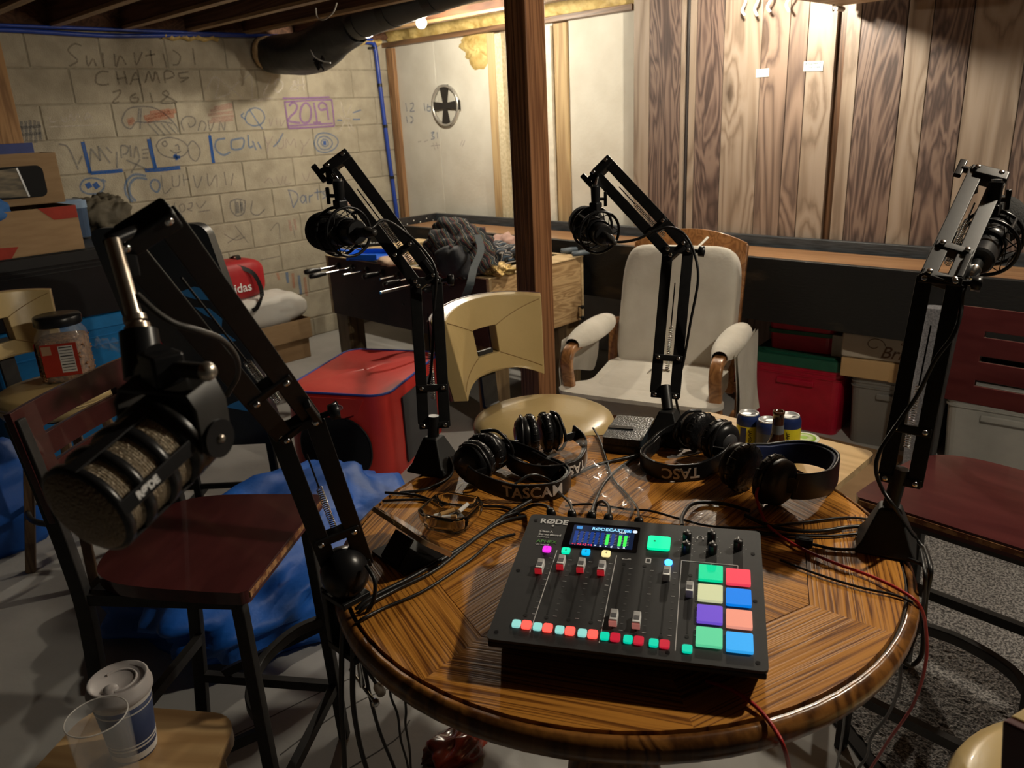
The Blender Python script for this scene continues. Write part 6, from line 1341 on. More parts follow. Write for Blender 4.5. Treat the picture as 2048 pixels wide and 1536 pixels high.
bg.part('dark_panel', lumpy(bgp+V((0.10, -0.12, 0.02)), (0.18, 0.14, 0.16), 52, 0.15, 24, 16, 0.8), mat('charcoal_cloth', (0.018, 0.02, 0.026), 0.7, bump=0.3, scale=12))
bg.part('top_roll', lumpy(bgp+V((-0.06, 0.02, 0.17)), (0.2, 0.16, 0.12), 53, 0.15, 24, 16, 0.8), M_str)
sp = [V((-2.86, 2.702, 1.03)), V((-2.737, 2.603, 0.98)), V((-2.633, 2.454, 0.93)), V((-2.54, 2.336, 0.88)), V((-2.609, 2.357, 0.8)), V((-2.692, 2.419, 0.73))]
bg.part('strap', MB().strip(smooth_path(sp, 6), V((0.75, 0.6, 0)), 0.034, 0.004), mat('grey_webbing', (0.06, 0.075, 0.085), 0.8))
single('striped_shirt', lumpy(V((-3.157, 3.087, 0.82)), (0.26, 0.24, 0.10), 61, 0.22, 36, 20, 0.8, fine=0.06), stripes('stripe2', [(0.0, (0.02, 0.02, 0.025)), (0.4, (0.02, 0.02, 0.025)), (0.5, (0.5, 0.48, 0.45)), (0.62, (0.02, 0.02, 0.03)), (0.8, (0.05, 0.09, 0.14))], 'X', 14), 'crumpled black and white striped cloth right of the striped bag', 'cloth', (-3.157, 3.087, 0.82))
single('pink_cloth', lumpy(V((-3.343, 3.37, 0.82)), (0.16, 0.2, 0.09), 62, 0.25, 32, 18, 0.8, fine=0.08), mat('dusty_pink', (0.42, 0.26, 0.22), 0.8, c2=(0.5, 0.33, 0.28), scale=9), 'dusty pink frilled cloth behind the timber post on the foosball table', 'cloth', (-3.343, 3.37, 0.82))
single('gold_tinsel', lumpy(V((-2.85, 2.799, 0.82)), (0.16, 0.12, 0.05), 63, 0.3, 32, 18, 0.8, fine=0.15), mat('gold_foil', (0.45, 0.30, 0.10), 0.3, 0.8, c2=(0.6, 0.45, 0.2), scale=40, bump=1.0, bscale=60), 'gold tinsel scrap on the foosball rail', 'tinsel', (-2.85, 2.799, 0.82))
single('tan_cloth', lumpy(V((-3.556, 2.728, 0.82)), (0.14, 0.2, 0.05), 64, 0.25, 32, 18, 0.8, fine=0.1), mat('peach_cloth', (0.5, 0.36, 0.26), 0.8), 'small peach cloth between dustpan and striped bag', 'cloth', (-3.556, 2.728, 0.82))
for k, (px_, lab) in enumerate((((-2.904, 3.462, 0.84), 'loose slate handle lying left on the far foosball corner'), ((-2.781, 3.413, 0.84), 'loose slate handle lying right on the far foosball corner'))):
    P = V(px_); d_ = V((0.35, 0.93, 0)).normalized()
    single('loose_handle', MB().lathe([(0.008, -0.06), (0.014, -0.055), (0.016, 0.0), (0.013, 0.05), (0.0, 0.058)], P, d_, n=12), mat('slate_plastic', (0.10, 0.13, 0.16), 0.4), lab, 'handle', P, group='loose foosball handles')
# ------------------------------------------------------------------ rug, wrapper, small stool with cups
e1 = V((0.8, -0.6, 0)); e2 = V((0.6, 0.8, 0)); rc0 = V((-0.623, 1.80, 0))-e1*0.88
M_rug = mat('rug_pile', (0.10, 0.095, 0.095), 0.95, c2=(0.42, 0.40, 0.385), scale=150, lo=0.42, hi=0.60, bump=0.8, bscale=220, coord='World', detail=2)
rg = Thing('rug', 'speckled grey shag rug under the right maroon stool', 'rug', rc0, world=True)
r_ = random.Random(3)
rg.part('pile', MB().grid(lambda u, v: rc0+e1*(0.02+u*2.4)+e2*(0.02+v*1.12)+V((r_.uniform(-.003, .003), r_.uniform(-.003, .003), 0.010+r_.uniform(0, 0.007))), 240, 120, False), M_rug, kind='stuff')
rg.part('binding', MB().strip([rc0+V((0, 0, 0.006)), rc0+e1*2.44+V((0, 0, 0.006))], e2, 0.03, 0.012), mat('rug_binding', (0.02, 0.018, 0.017), 0.9))
rg.part('binding', MB().strip([rc0+V((0, 0, 0.006)), rc0+e2*1.16+V((0, 0, 0.006))], e1, 0.03, 0.012), MATS['rug_binding'])
rg.part('backing', MB().add([rc0+V((0, 0, .001)), rc0+e1*2.44+V((0, 0, .001)), rc0+e1*2.44+e2*1.16+V((0, 0, .001)), rc0+e2*1.16+V((0, 0, .001)), rc0+V((0, 0, .007)), rc0+e1*2.44+V((0, 0, .007)), rc0+e1*2.44+e2*1.16+V((0, 0, .007)), rc0+e2*1.16+V((0, 0, .007))], [(3, 2, 1, 0), (4, 5, 6, 7), (0, 1, 5, 4), (1, 2, 6, 5), (2, 3, 7, 6), (3, 0, 4, 7)]), MATS['rug_binding'])
wp = V((-1.304, 1.042, -0))
wr = Thing('snack_wrapper', 'crumpled red and brown snack wrapper on the concrete floor', 'wrapper', wp, world=True)
wr.part('film', lumpy(wp, (0.10, 0.15, 0.045), 71, 0.25, 32, 18, 0.7, fine=0.1), mat('wrapper_brown', (0.10, 0.03, 0.02), 0.2, c2=(0.42, 0.05, 0.02), scale=14, coat=0.6))
wr.part('crimp', MB().strip([wp+V((-0.05, 0.06, 0.012)), wp+V((0.02, 0.09, 0.015))], V((0, 0.5, 0.6)), 0.022, 0.001), mat('wrapper_red', (0.5, 0.04, 0.02), 0.2))
sc_ = V((-1.021, 0.218, 0.74)); sc_.z = 0
ws = Thing('side_stool', 'small light wood stool at the bottom left holding the cups', 'stool', sc_, rz=R(35))
M_ws = wood('pale_beech', (0.38, 0.22, 0.09), (0.55, 0.36, 0.17), 'X', ring=7, coord='Object', rough=0.4, coat=0.2)
ws.part('top', MB().prism(rrect(0.25, 0.25, 0.05, 6), 0.717, 0.74), M_ws, bevel=0.006)
for a in (-1, 1):
    for b in (-1, 1): ws.part('leg', MB().bar((a*0.085, b*0.085, 0.717), (a*0.11, b*0.11, 0), 0.03, 0.03, (a, b, 0)), M_ws, bevel=0.004)
    ws.part('stretcher', MB().bar((a*0.1, -0.1, 0.25), (a*0.1, 0.1, 0.25), 0.02, 0.025), M_ws)
cu_ = V((-1.048, 0.252, 0.74))
cup = Thing('coffee_cup', 'navy paper coffee cup with a pale plastic lid', 'cup', cu_)
cup.part('body', MB().lathe([(0.029, 0.0), (0.030, 0.002), (0.0395, 0.105), (0.038, 0.105)], n=40), mat('navy_paper', (0.03, 0.045, 0.11), 0.6))
for z0, z1 in ((0.004, 0.014), (0.022, 0.0245), (0.028, 0.030), (0.082, 0.084), (0.092, 0.105)):
    k0 = 0.030+0.0095*z0/0.105+0.0004; k1 = 0.030+0.0095*z1/0.105+0.0004
    cup.part('stripe', MB().lathe([(k0, z0), (k1, z1)], n=40), mat('cup_white', (0.60, 0.58, 0.56), 0.6))
ld = cup.part('lid', MB().lathe([(0.0415, 0.100), (0.043, 0.103), (0.043, 0.110), (0.0405, 0.112), (0.040, 0.122), (0.037, 0.124), (0.034, 0.1185), (0.0, 0.1185)], n=44), mat('lid_plastic', (0.42, 0.39, 0.385), 0.4))
cup.part('lid_ridge', MB().tube([(0.024*math.cos(a*PI/12), 0.024*math.sin(a*PI/12), 0.119) for a in range(-2, 14)], 0.002, 6), MATS['lid_plastic'], ld)
cup.part('sip_tab', MB().lathe([(0.010, 0.1185), (0.009, 0.122), (0.0, 0.121)], (0.012, -0.014, 0), n=16), MATS['lid_plastic'], ld)
m_t, _nt, _b = _new('tumbler_glass'); _b.inputs['Base Color'].default_value = (0.75, 0.75, 0.75, 1); _b.inputs['Alpha'].default_value = 0.15; _b.inputs['Roughness'].default_value = 0.04; _b.inputs['Specular IOR Level'].default_value = 1.0; _b.inputs['Coat Weight'].default_value = 1.0; M_tum = m_t
gp = V((-0.952, 0.196, 0.74))
gls = Thing('drinking_glass', 'clear tumbler in front of the navy coffee cup', 'glass', gp)
gls.part('glass', MB().lathe([(0.0, 0.001), (0.030, 0.0), (0.032, 0.003), (0.037, 0.150), (0.0365, 0.1515), (0.0355, 0.150), (0.0305, 0.010), (0.0, 0.009)], n=44), M_tum)
gls.part('rim', MB().torus((0, 0, 0.1512), 0.0362, 0.0009, n=44, k=6), mat('rim_highlight', (0.7, 0.68, 0.65), 0.1, alpha=0.6))  # pale ring paints the highlight along the tumbler's rim
gls.part('base_disc', MB().lathe([(0.0, 0.006), (0.0302, 0.006), (0.0302, 0.0092), (0.0, 0.0092)], n=36), M_tum)
# ------------------------------------------------------------------ on the walls
bpz = YR-0.016
ring = Thing('wall_emblem', 'round black cross emblem in a silver ring on the foam board', 'wall decoration', (-4.735, bpz, 1.678), world=True)
ring.part('ring', MB().lathe([(0.150, 0), (0.150, 0.022), (0.132, 0.022), (0.132, 0), (0.150, 0)], (-4.735, bpz, 1.678), (0, -1, 0), n=56, cap=False), mat('silver_ring', (0.55, 0.54, 0.50), 0.3, 0.7))
cp_ = [(0.05, 0.146), (-0.05, 0.146), (-0.02, 0.02), (-0.146, 0.035), (-0.146, -0.035), (-0.02, -0.02), (-0.05, -0.146), (0.05, -0.146), (0.02, -0.02), (0.165, -0.035), (0.165, 0.035), (0.02, 0.02)]
ring.part('cross', xf(MB().prism(cp_, 0, 0.006), Matrix(((1, 0, 0, -4.735), (0, 0, -1, bpz-0.012), (0, 1, 0, 1.678), (0, 0, 0, 1)))), mat('emblem_black', (0.02, 0.018, 0.017), 0.5))
for i, (x0, x1, z0, z1, t_, lab, sk) in enumerate(((-2.175, -2.10, 1.712, 1.752, 'LOL ?', 'small torn pale note pinned on the dark plank', 0.0), (-1.914, -1.812, 1.722, 1.768, 'Reserved 4\n   the crew', 'pale taped note with handwriting on the light plank', -0.12))):
    nt = Thing('wall_note', lab, 'note', ((x0+x1)/2, YR-0.087, (z0+z1)/2), world=True)
    nt.part('paper', MB().grid(lambda u, v: (x0+(x1-x0)*u, YR-0.0868-0.004*abs(math.sin(u*5)), z0+(z1-z0)*v+sk*(u-.5)*0.05), 8, 4), mat('pale_note', (0.62, 0.72, 0.72), 0.7))
    mb = text_mb(t_, 0.018, 0.0004); nt.part('handwriting', xf(mb, Matrix(((1, 0, 0, (x0+x1)/2), (0, 0, -1, YR-0.0915), (0, 1, 0, (z0+z1)/2+0.004), (0, 0, 0, 1)))), mat('pen_ink', (0.05, 0.08, 0.12), 0.7))
# hanging torn shreds under the light
for i, x in enumerate((-2.22, -2.15, -2.08, -1.98)):
    single('plastic_shred', MB().strip(smooth_path([V((x, 4.10, 2.12)), V((x+0.01, 4.08, 2.075)), V((x-0.012, 4.09, 2.04)), V((x+0.008, 4.085, 2.015-0.01*(i % 2)))], 4), V((1, 0.3, 0)), 0.012, 0.001), mat('shred_white', (0.7, 0.7, 0.68), 0.3), ('leftmost', 'second', 'third', 'rightmost')[i]+' white plastic shred hanging by the cool bulb', 'plastic shred', (x, 4.09, 2.12), group='plastic shreds hanging by the panelling')
# blue water pipe along the top of the block wall and down the corner
M_pex = mat('blue_pex', (0.018, 0.05, 0.30), 0.35)
pp = Thing('water_pipe', 'blue water pipe along the block wall top and down the corner', 'pipe', (XL+0.03, 4.1, 0), world=True)
run = smooth_path([V((XL+0.03, -1.5, 2.165)), V((XL+0.03, 0.6, 2.160)), V((XL+0.03, 1.5, 2.168)), V((XL+0.032, 2.1, 2.156)), V((XL+0.03, 2.7, 2.18)), V((XL+0.03, 3.4, 2.19)), V((XL+0.03, 4.02, 2.172))], 8)
pp.part('run', MB().tube(run, 0.0135, 10), M_pex)
pp.part('run', MB().tube([V((XL+0.055, -1.5, 2.19)), V((XL+0.055, 4.05, 2.188))], 0.010, 8), M_pex)
pp.part('elbow', MB().tube(smooth_path([V((XL+0.03, 4.0, 2.172)), V((XL+0.03, 4.06, 2.17)), V((XL+0.03, 4.085, 2.15)), V((XL+0.03, 4.09, 2.11))], 5), 0.018, 10), M_pex)
pp.part('drop', MB().tube([V((XL+0.032, 4.09, 2.12)), V((XL+0.03, 4.12, 1.4)), V((XL+0.03, 4.165, 0.6)), V((XL+0.03, 4.175, 0.1))], 0.0165, 10), M_pex)
for z in (1.86, 1.55, 1.15): pp.part('clip', MB().cyl((XL+0.031, 4.10+0.05*(1.86-z), z-0.012), (XL+0.031, 4.10+0.05*(1.86-z), z+0.012), 0.019, n=12), M_bplast)
pp.part('clip', MB().box((XL+0.03, 4.055, 2.13), (0.03, 0.05, 0.016)), M_bplast, bevel=0.003)
# black wrapped duct between the joists
M_dwrap = mat('duct_wrap', (0.016, 0.017, 0.018), 0.45, c2=(0.024, 0.025, 0.027), scale=7, bump=0.5, bscale=18)
M_dtape = mat('duct_tape_black', (0.010, 0.010, 0.011), 0.3)
dc = Thing('air_duct', 'black wrapped air duct hanging between the joists', 'duct', (-4.2, 3.2, 2.1), world=True)
cen = smooth_path([V((-2.2, 3.2, 2.30)), V((-3.3, 3.19, 2.25)), V((-4.0, 3.19, 2.194)), V((-4.42, 3.2, 2.152))], 8)
dc.part('straight_duct', MB().tube(cen, 0.092, 24), mat('duct_sleeve', (0.035, 0.037, 0.037), 0.55, c2=(0.045, 0.047, 0.047), scale=8))
for k in (6, 11, 16, 21):
    if k < len(cen)-1:
        d_ = (cen[k+1]-cen[k]).normalized(); dc.part('band', MB().cyl(cen[k]-d_*0.035, cen[k]+d_*0.035, 0.0955, n=28), M_dtape)
cen2 = smooth_path([V((-4.36, 3.2, 2.155)), V((-4.55, 3.2, 2.125)), V((-4.75, 3.2, 2.075)), V((-5.0, 3.18, 2.045)), V((-5.25, 3.15, 2.055)), V((-5.37, 3.14, 2.075))], 7)
mb = MB(); m_n = len(cen2); nn2 = 26; vs = []
for i, p in enumerate(cen2):
    q_ = i/(m_n-1); d_ = (cen2[min(i+1, m_n-1)]-cen2[max(i-1, 0)]).normalized(); a_ = V((0, 1, 0)); b2 = d_.cross(a_)
    rad = 0.105+0.035*math.sin(PI*min(1, q_*1.1))**0.8
    for k in range(nn2):
        t_ = 2*PI*k/nn2; w_ = rad*(1+0.05*math.sin(3*t_+9*q_)+0.03*math.sin(7*t_-14*q_)); vs.append(p+(a_*math.cos(t_)*0.9+b2*math.sin(t_))*w_)
mb.add(vs, [(i*nn2+k, i*nn2+(k+1) % nn2, (i+1)*nn2+(k+1) % nn2, (i+1)*nn2+k) for i in range(m_n-1) for k in range(nn2)], True)
dc.part('bag_wrap', mb, M_dwrap)
dc.part('fibre_end', MB().lathe([(0.0, 0.0), (0.10, 0.0), (0.118, 0.03), (0.11, 0.05)], cen2[-1]-V((0.0, 0, 0.0)), (1, 0, 0), n=24), mat('glass_fibre', (0.45, 0.30, 0.15), 0.95, c2=(0.6, 0.44, 0.24), scale=30, bump=0.8))
dc.part('loose_flap', MB().grid(lambda u, v: V((-4.60-0.10*u+0.015*math.sin(v*9), 3.10-0.02*v, 1.99-0.085*v*(1-0.5*u)+0.015*math.sin(u*8))), 8, 8), M_dwrap)
dc.part('tape_edge', MB().tube(smooth_path([V((-4.72, 3.085, 2.05)), V((-4.68, 3.08, 2.0)), V((-4.60, 3.085, 1.965)), V((-4.52, 3.09, 1.95))], 4), 0.004, 5), mat('grey_tape', (0.4, 0.4, 0.4), 0.4))
single('ceiling_wire', MB().tube(smooth_path([V((-3.9, 2.75, 2.2)), V((-3.93, 2.74, 2.155)), V((-4.02, 2.74, 2.13)), V((-4.1, 2.75, 2.15)), V((-4.12, 2.76, 2.2))], 6), 0.004, 6), mat('white_wire', (0.4, 0.38, 0.34), 0.5), 'loop of pale wire hanging from the joists', 'wire', (-4.0, 2.74, 2.2))

# ------------------------------------------------------------------ chalk drawings and writing on the walls
def chalk(name, c, cover=0.5):
    m, nt, b = _new(name); b.inputs['Base Color'].default_value = (*c, 1); b.inputs['Roughness'].default_value = 0.95; b.inputs['Specular IOR Level'].default_value = 0.05
    g = _n(nt, 'ShaderNodeNewGeometry'); no = _n(nt, 'ShaderNodeTexNoise'); no.inputs['Scale'].default_value = 240; no.inputs['Detail'].default_value = 4
    nt.links.new(g.outputs['Position'], no.inputs['Vector'])
    rp = _n(nt, 'ShaderNodeValToRGB'); rp.color_ramp.elements[0].position = 0.58-cover*0.35; rp.color_ramp.elements[0].color = (0, 0, 0, 1)
    rp.color_ramp.elements[1].position = 0.72-cover*0.25; a_ = min(0.85, 0.35+cover*0.32); rp.color_ramp.elements[1].color = (a_, a_, a_, 1)
    nt.links.new(no.outputs[0], rp.inputs[0]); nt.links.new(rp.outputs[0], b.inputs['Alpha'])
    return m
CH = {'blue': chalk('chalk_blue', (0.04, 0.18, 0.42), 0.7), 'deep': chalk('chalk_deep_blue', (0.01, 0.10, 0.40), 1.1), 'grey': chalk('chalk_slate', (0.12, 0.14, 0.18), 0.65), 'brown': chalk('chalk_brown', (0.085, 0.065, 0.055), 0.6),
      'white': chalk('chalk_white', (0.72, 0.66, 0.58), 0.75), 'purple': chalk('chalk_purple', (0.34, 0.16, 0.46), 0.8), 'orange': chalk('chalk_orange', (0.62, 0.16, 0.07), 0.55), 'pink': chalk('chalk_pink', (0.55, 0.22, 0.2), 0.5), 'lilac': chalk('chalk_lilac', (0.36, 0.25, 0.36), 0.45)}
def strokes(lines, w, col, wall='l', k=5, label=None):
    mb = MB()
    for L in lines:
        P = smooth_path([(a, b, 0) for a, b in L], k) if len(L) > 2 else [V((*L[0], 0)), V((*L[1], 0))]
        vs = []
        for i, p in enumerate(P):
            d = (P[min(i+1, len(P)-1)]-P[max(i-1, 0)]); d.normalize(); n = V((-d.y, d.x, 0))*w/2
            for q in (p+n, p-n): vs.append((XL+0.0022, q.x, q.y) if wall == 'l' else (q.x, YR-0.0135, q.y))
        mb.add(vs, [(2*i, 2*i+1, 2*i+3, 2*i+2) if wall == 'l' else (2*i, 2*i+2, 2*i+3, 2*i+1) for i in range(len(P)-1)])
    return finish('chalk_drawing', mb.mesh('chalk_drawing'), CH[col], WL if wall == 'l' else WR, label=label)
def ell(c, rx, ry, n=14, a0=0): return [(c[0]+rx*math.cos(2*PI*i/n+a0), c[1]+ry*math.sin(2*PI*i/n+a0)) for i in range(n+1)]
def E_(pts, rx, ry): return ell(pts[0][0], rx, ry)
X0 = -5.386
strokes([[(1.932, 2.097), (1.892, 2.107), (1.851, 2.073), (1.872, 2.040), (1.891, 2.013), (1.837, 1.982)], [(1.947, 2.047), (1.945, 1.986), (1.982, 2.025), (1.992, 1.986)], [(2.045, 2.063), (2.037, 1.981)], [(2.112, 2.056), (2.109, 1.981), (2.146, 2.045), (2.172, 1.993)], [(2.236, 2.069), (2.234, 1.994), (2.286, 2.070)], [(2.300, 2.047), (2.366, 2.060)], [(2.339, 2.083), (2.336, 1.989)], [(2.418, 2.061), (2.428, 1.978)], [(2.485, 2.086), (2.528, 2.051), (2.505, 2.002), (2.468, 1.996)], [(2.622, 2.101), (2.620, 1.997)]], 0.010, 'brown')
strokes([[(2.058, 1.952), (2.023, 1.955), (1.992, 1.943), (1.973, 1.912), (1.977, 1.886), (2.013, 1.878), (2.047, 1.883)], [(2.104, 1.958), (2.106, 1.880)], [(2.153, 1.958), (2.155, 1.880)], [(2.101, 1.912), (2.157, 1.920)], [(2.173, 1.876), (2.222, 1.950), (2.238, 1.873)], [(2.191, 1.906), (2.236, 1.912)], [(2.269, 1.888), (2.305, 1.956), (2.319, 1.896), (2.349, 1.956), (2.362, 1.887)], [(2.398, 1.887), (2.408, 1.956), (2.456, 1.954), (2.461, 1.926), (2.406, 1.911)], [(2.567, 1.954), (2.501, 1.945), (2.506, 1.917), (2.561, 1.920), (2.498, 1.890)]], 0.011, 'brown', label='dark chalk word reading CHAMPS')
strokes([[(2.058, 1.834), (2.106, 1.845), (2.094, 1.816), (2.046, 1.775), (2.086, 1.778)], [(2.203, 1.826), (2.166, 1.809), (2.160, 1.779), (2.193, 1.772), (2.208, 1.799), (2.170, 1.800)], [(2.287, 1.831), (2.294, 1.770)], [(2.396, 1.842), (2.369, 1.821), (2.428, 1.786), (2.448, 1.767), (2.348, 1.766), (2.407, 1.814), (2.396, 1.842)]], 0.011, 'brown', label='dark chalk date 2018')
strokes([[(2.677, 1.851), (2.728, 1.917), (2.768, 1.904), (2.739, 1.819), (2.726, 1.787), (2.833, 1.817)], [(2.757, 1.923), (2.928, 1.783)], [(2.917, 1.897), (2.827, 1.824)], [(2.949, 1.904), (3.015, 1.936), (2.997, 1.782)]], 0.009, 'white')
strokes([[(3.162, 1.910), (3.132, 1.870), (3.090, 1.807), (3.141, 1.806)], [(3.183, 1.870), (3.214, 1.910), (3.256, 1.872), (3.207, 1.819), (3.180, 1.846)], [(3.332, 1.886), (3.366, 1.892), (3.308, 1.838), (3.376, 1.844)], [(3.386, 1.909), (3.368, 1.820)], [(3.426, 1.923), (3.419, 1.827)], [(3.354, 1.865), (3.439, 1.871)], [(3.105, 1.777), (3.025, 1.765)], [(3.157, 1.783), (2.980, 1.772)]], 0.012, 'white', label='white chalk date 2020')
strokes([[(1.668, 1.708), (1.672, 1.674), (1.703, 1.679)], [(1.731, 1.706), (1.735, 1.672)], [(1.748, 1.694), (1.738, 1.675), (1.758, 1.674), (1.760, 1.699)], [(1.770, 1.676), (1.789, 1.716), (1.800, 1.675), (1.826, 1.715), (1.840, 1.674)], [(1.864, 1.679), (1.884, 1.719), (1.911, 1.683)], [(1.873, 1.693), (1.903, 1.698)], [(1.655, 1.647), (1.800, 1.647), (1.955, 1.649)]], 0.007, 'white', label='faint white chalk name')
strokes([[(1.514, 1.683), (1.496, 1.567)], [(1.538, 1.685), (1.520, 1.572)], [(1.562, 1.689), (1.540, 1.562)], [(1.585, 1.686), (1.566, 1.561)], [(1.605, 1.679), (1.593, 1.573)], [(1.500, 1.648), (1.613, 1.654)], [(1.495, 1.609), (1.605, 1.615)]], 0.016, 'grey')
strokes([[(2.080, 1.671), (2.118, 1.724), (2.178, 1.746), (2.288, 1.740), (2.367, 1.692), (2.421, 1.622), (2.430, 1.583)], [(2.080, 1.671), (2.093, 1.632), (2.128, 1.618), (2.167, 1.656), (2.223, 1.651), (2.320, 1.653), (2.400, 1.638)], [(2.238, 1.644), (2.297, 1.568)], [(2.280, 1.646), (2.337, 1.566)], [(2.325, 1.644), (2.377, 1.570)], [(2.361, 1.639), (2.412, 1.575)], [(2.202, 1.739), (2.180, 1.658)], [(2.215, 1.739), (2.184, 1.613)]], 0.009, 'grey')
strokes([[(2.115, 1.661), (2.158, 1.674)], [(2.115, 1.649), (2.148, 1.657)]], 0.03, 'orange'); strokes([[(2.222, 1.678), (2.329, 1.696), (2.439, 1.718)], [(2.231, 1.660), (2.342, 1.680), (2.420, 1.690)], [(2.265, 1.704), (2.398, 1.716)]], 0.03, 'orange')
strokes([[(2.469, 1.588), (2.458, 1.642), (2.499, 1.678), (2.552, 1.667), (2.552, 1.629), (2.514, 1.611), (2.505, 1.637)], [(2.565, 1.584), (2.598, 1.646), (2.628, 1.620), (2.607, 1.582)], [(2.648, 1.651), (2.650, 1.580), (2.688, 1.637)], [(2.714, 1.577), (2.732, 1.635), (2.752, 1.582), (2.768, 1.634)]], 0.009, 'grey')
strokes([[(2.672, 1.708), (2.840, 1.730)], [(2.654, 1.683), (2.838, 1.697)], [(2.670, 1.657), (2.841, 1.671)], [(2.704, 1.726), (2.840, 1.749)], [(2.653, 1.638), (2.830, 1.648)]], 0.018, 'pink')
strokes([[(2.921, 1.655), (2.952, 1.700), (3.009, 1.719), (3.060, 1.697), (3.072, 1.650), (3.038, 1.610), (2.981, 1.599), (2.931, 1.621), (2.921, 1.655)], [(2.962, 1.713), (3.004, 1.638), (3.044, 1.573)], [(2.919, 1.688), (2.893, 1.669), (2.920, 1.648)]], 0.010, 'blue')
strokes([[(3.107, 1.642), (3.111, 1.594), (3.134, 1.641)], [(3.164, 1.647), (3.160, 1.599)], [(3.195, 1.639), (3.195, 1.590), (3.234, 1.630)]], 0.007, 'lilac')
strokes([[(3.250, 1.754), (3.252, 1.664), (3.254, 1.571)], [(3.254, 1.571), (3.436, 1.570), (3.650, 1.572)], [(3.650, 1.572), (3.655, 1.670), (3.654, 1.763)], [(3.654, 1.763), (3.443, 1.760), (3.250, 1.754)], [(3.237, 1.778), (3.425, 1.778), (3.639, 1.781)], [(3.253, 1.588), (3.639, 1.591)]], 0.013, 'purple', label='purple chalk frame')
strokes([[(3.282, 1.725), (3.319, 1.749), (3.349, 1.724), (3.326, 1.683), (3.279, 1.650), (3.266, 1.622), (3.356, 1.605)], [(3.367, 1.675), (3.391, 1.723), (3.428, 1.743), (3.458, 1.714), (3.459, 1.665), (3.435, 1.616), (3.390, 1.604), (3.364, 1.633), (3.367, 1.675)], [(3.493, 1.745), (3.500, 1.674), (3.502, 1.603)], [(3.467, 1.601), (3.537, 1.602)], [(3.600, 1.725), (3.567, 1.744), (3.533, 1.723), (3.546, 1.691), (3.596, 1.697)], [(3.601, 1.732), (3.606, 1.675), (3.607, 1.617)]], 0.016, 'purple', label='purple chalk date 2019')
strokes([[(3.733, 1.744), (3.752, 1.649)], [(3.827, 1.720), (3.786, 1.655)], [(3.689, 1.658), (3.740, 1.627)], [(3.689, 1.526), (3.755, 1.605)], [(3.792, 1.529), (3.773, 1.597)], [(3.829, 1.527), (3.788, 1.603)], [(3.743, 1.715), (3.758, 1.626)], [(3.749, 1.627), (3.804, 1.618)]], 0.009, 'white'); strokes([[(3.833, 1.661), (3.917, 1.681)], [(3.827, 1.613), (3.898, 1.611)], [(3.683, 1.614), (3.728, 1.609)]], 0.011, 'blue')
strokes([[(1.686, 1.548), (1.732, 1.528), (1.756, 1.439), (1.764, 1.394)], [(1.803, 1.471), (1.771, 1.426)]], 0.011, 'grey')
strokes([[(1.823, 1.553), (1.826, 1.470), (1.829, 1.368)], [(1.831, 1.368), (1.924, 1.367), (2.025, 1.368)]], 0.022, 'deep'); strokes([[(2.226, 1.549), (2.229, 1.465), (2.235, 1.364)], [(2.165, 1.357), (2.280, 1.355), (2.399, 1.359)]], 0.024, 'deep'); strokes([[(2.641, 1.551), (2.639, 1.463), (2.637, 1.371)]], 0.022, 'deep'); strokes([[(2.234, 1.153), (2.240, 1.097), (2.244, 1.028)]], 0.020, 'deep')
strokes([[(1.835, 1.401), (1.864, 1.512)], [(1.864, 1.512), (1.905, 1.435)], [(1.905, 1.435), (1.908, 1.524)], [(1.908, 1.524), (1.961, 1.416)], [(1.954, 1.516), (1.983, 1.478)], [(2.012, 1.485), (1.995, 1.386)], [(2.034, 1.444), (2.046, 1.516), (2.087, 1.505), (2.074, 1.472), (2.045, 1.465)], [(2.102, 1.519), (2.094, 1.446)], [(2.111, 1.439), (2.138, 1.511), (2.146, 1.437)], [(2.168, 1.485), (2.210, 1.488)], [(2.169, 1.460), (2.209, 1.464)], [(2.162, 1.436), (2.203, 1.433)], [(2.059, 1.430), (2.125, 1.395), (2.197, 1.355)], [(2.148, 1.430), (2.074, 1.349)]], 0.010, 'grey', k=4)
strokes([[(2.265, 1.504), (2.299, 1.540), (2.367, 1.552), (2.443, 1.526), (2.476, 1.479), (2.441, 1.436), (2.363, 1.422), (2.288, 1.452), (2.265, 1.504)], [(2.307, 1.517), (2.327, 1.532), (2.340, 1.512), (2.320, 1.498), (2.307, 1.517)], [(2.390, 1.497), (2.412, 1.502), (2.413, 1.470)], [(2.478, 1.492), (2.512, 1.522), (2.542, 1.495), (2.555, 1.448), (2.516, 1.392), (2.479, 1.421), (2.474, 1.466)], [(2.352, 1.474), (2.389, 1.452), (2.425, 1.463)]], 0.009, 'grey'); strokes([[(2.381, 1.446), (2.387, 1.408)], [(2.364, 1.428), (2.411, 1.425)]], 0.02, 'deep')
strokes([[(2.749, 1.526), (2.685, 1.516), (2.668, 1.461), (2.716, 1.418), (2.771, 1.435)], [(2.791, 1.511), (2.883, 1.519), (2.865, 1.456), (2.789, 1.454), (2.791, 1.511)], [(2.925, 1.541), (2.919, 1.460), (2.951, 1.465)], [(2.953, 1.499), (2.970, 1.436)], [(2.991, 1.490), (3.010, 1.441)]], 0.013, 'blue')
strokes([[(3.048, 1.528), (3.071, 1.472), (3.120, 1.525)], [(3.071, 1.472), (3.053, 1.411)], [(3.141, 1.503), (3.147, 1.440), (3.189, 1.444), (3.199, 1.507)], [(3.212, 1.436), (3.222, 1.499), (3.249, 1.455), (3.288, 1.495), (3.295, 1.431)], [(3.338, 1.486), (3.365, 1.441), (3.416, 1.489)], [(3.357, 1.442), (3.330, 1.379)]], 0.008, 'lilac'); strokes([[(3.204, 1.541), (3.153, 1.481), (3.108, 1.449)]], 0.011, 'blue')
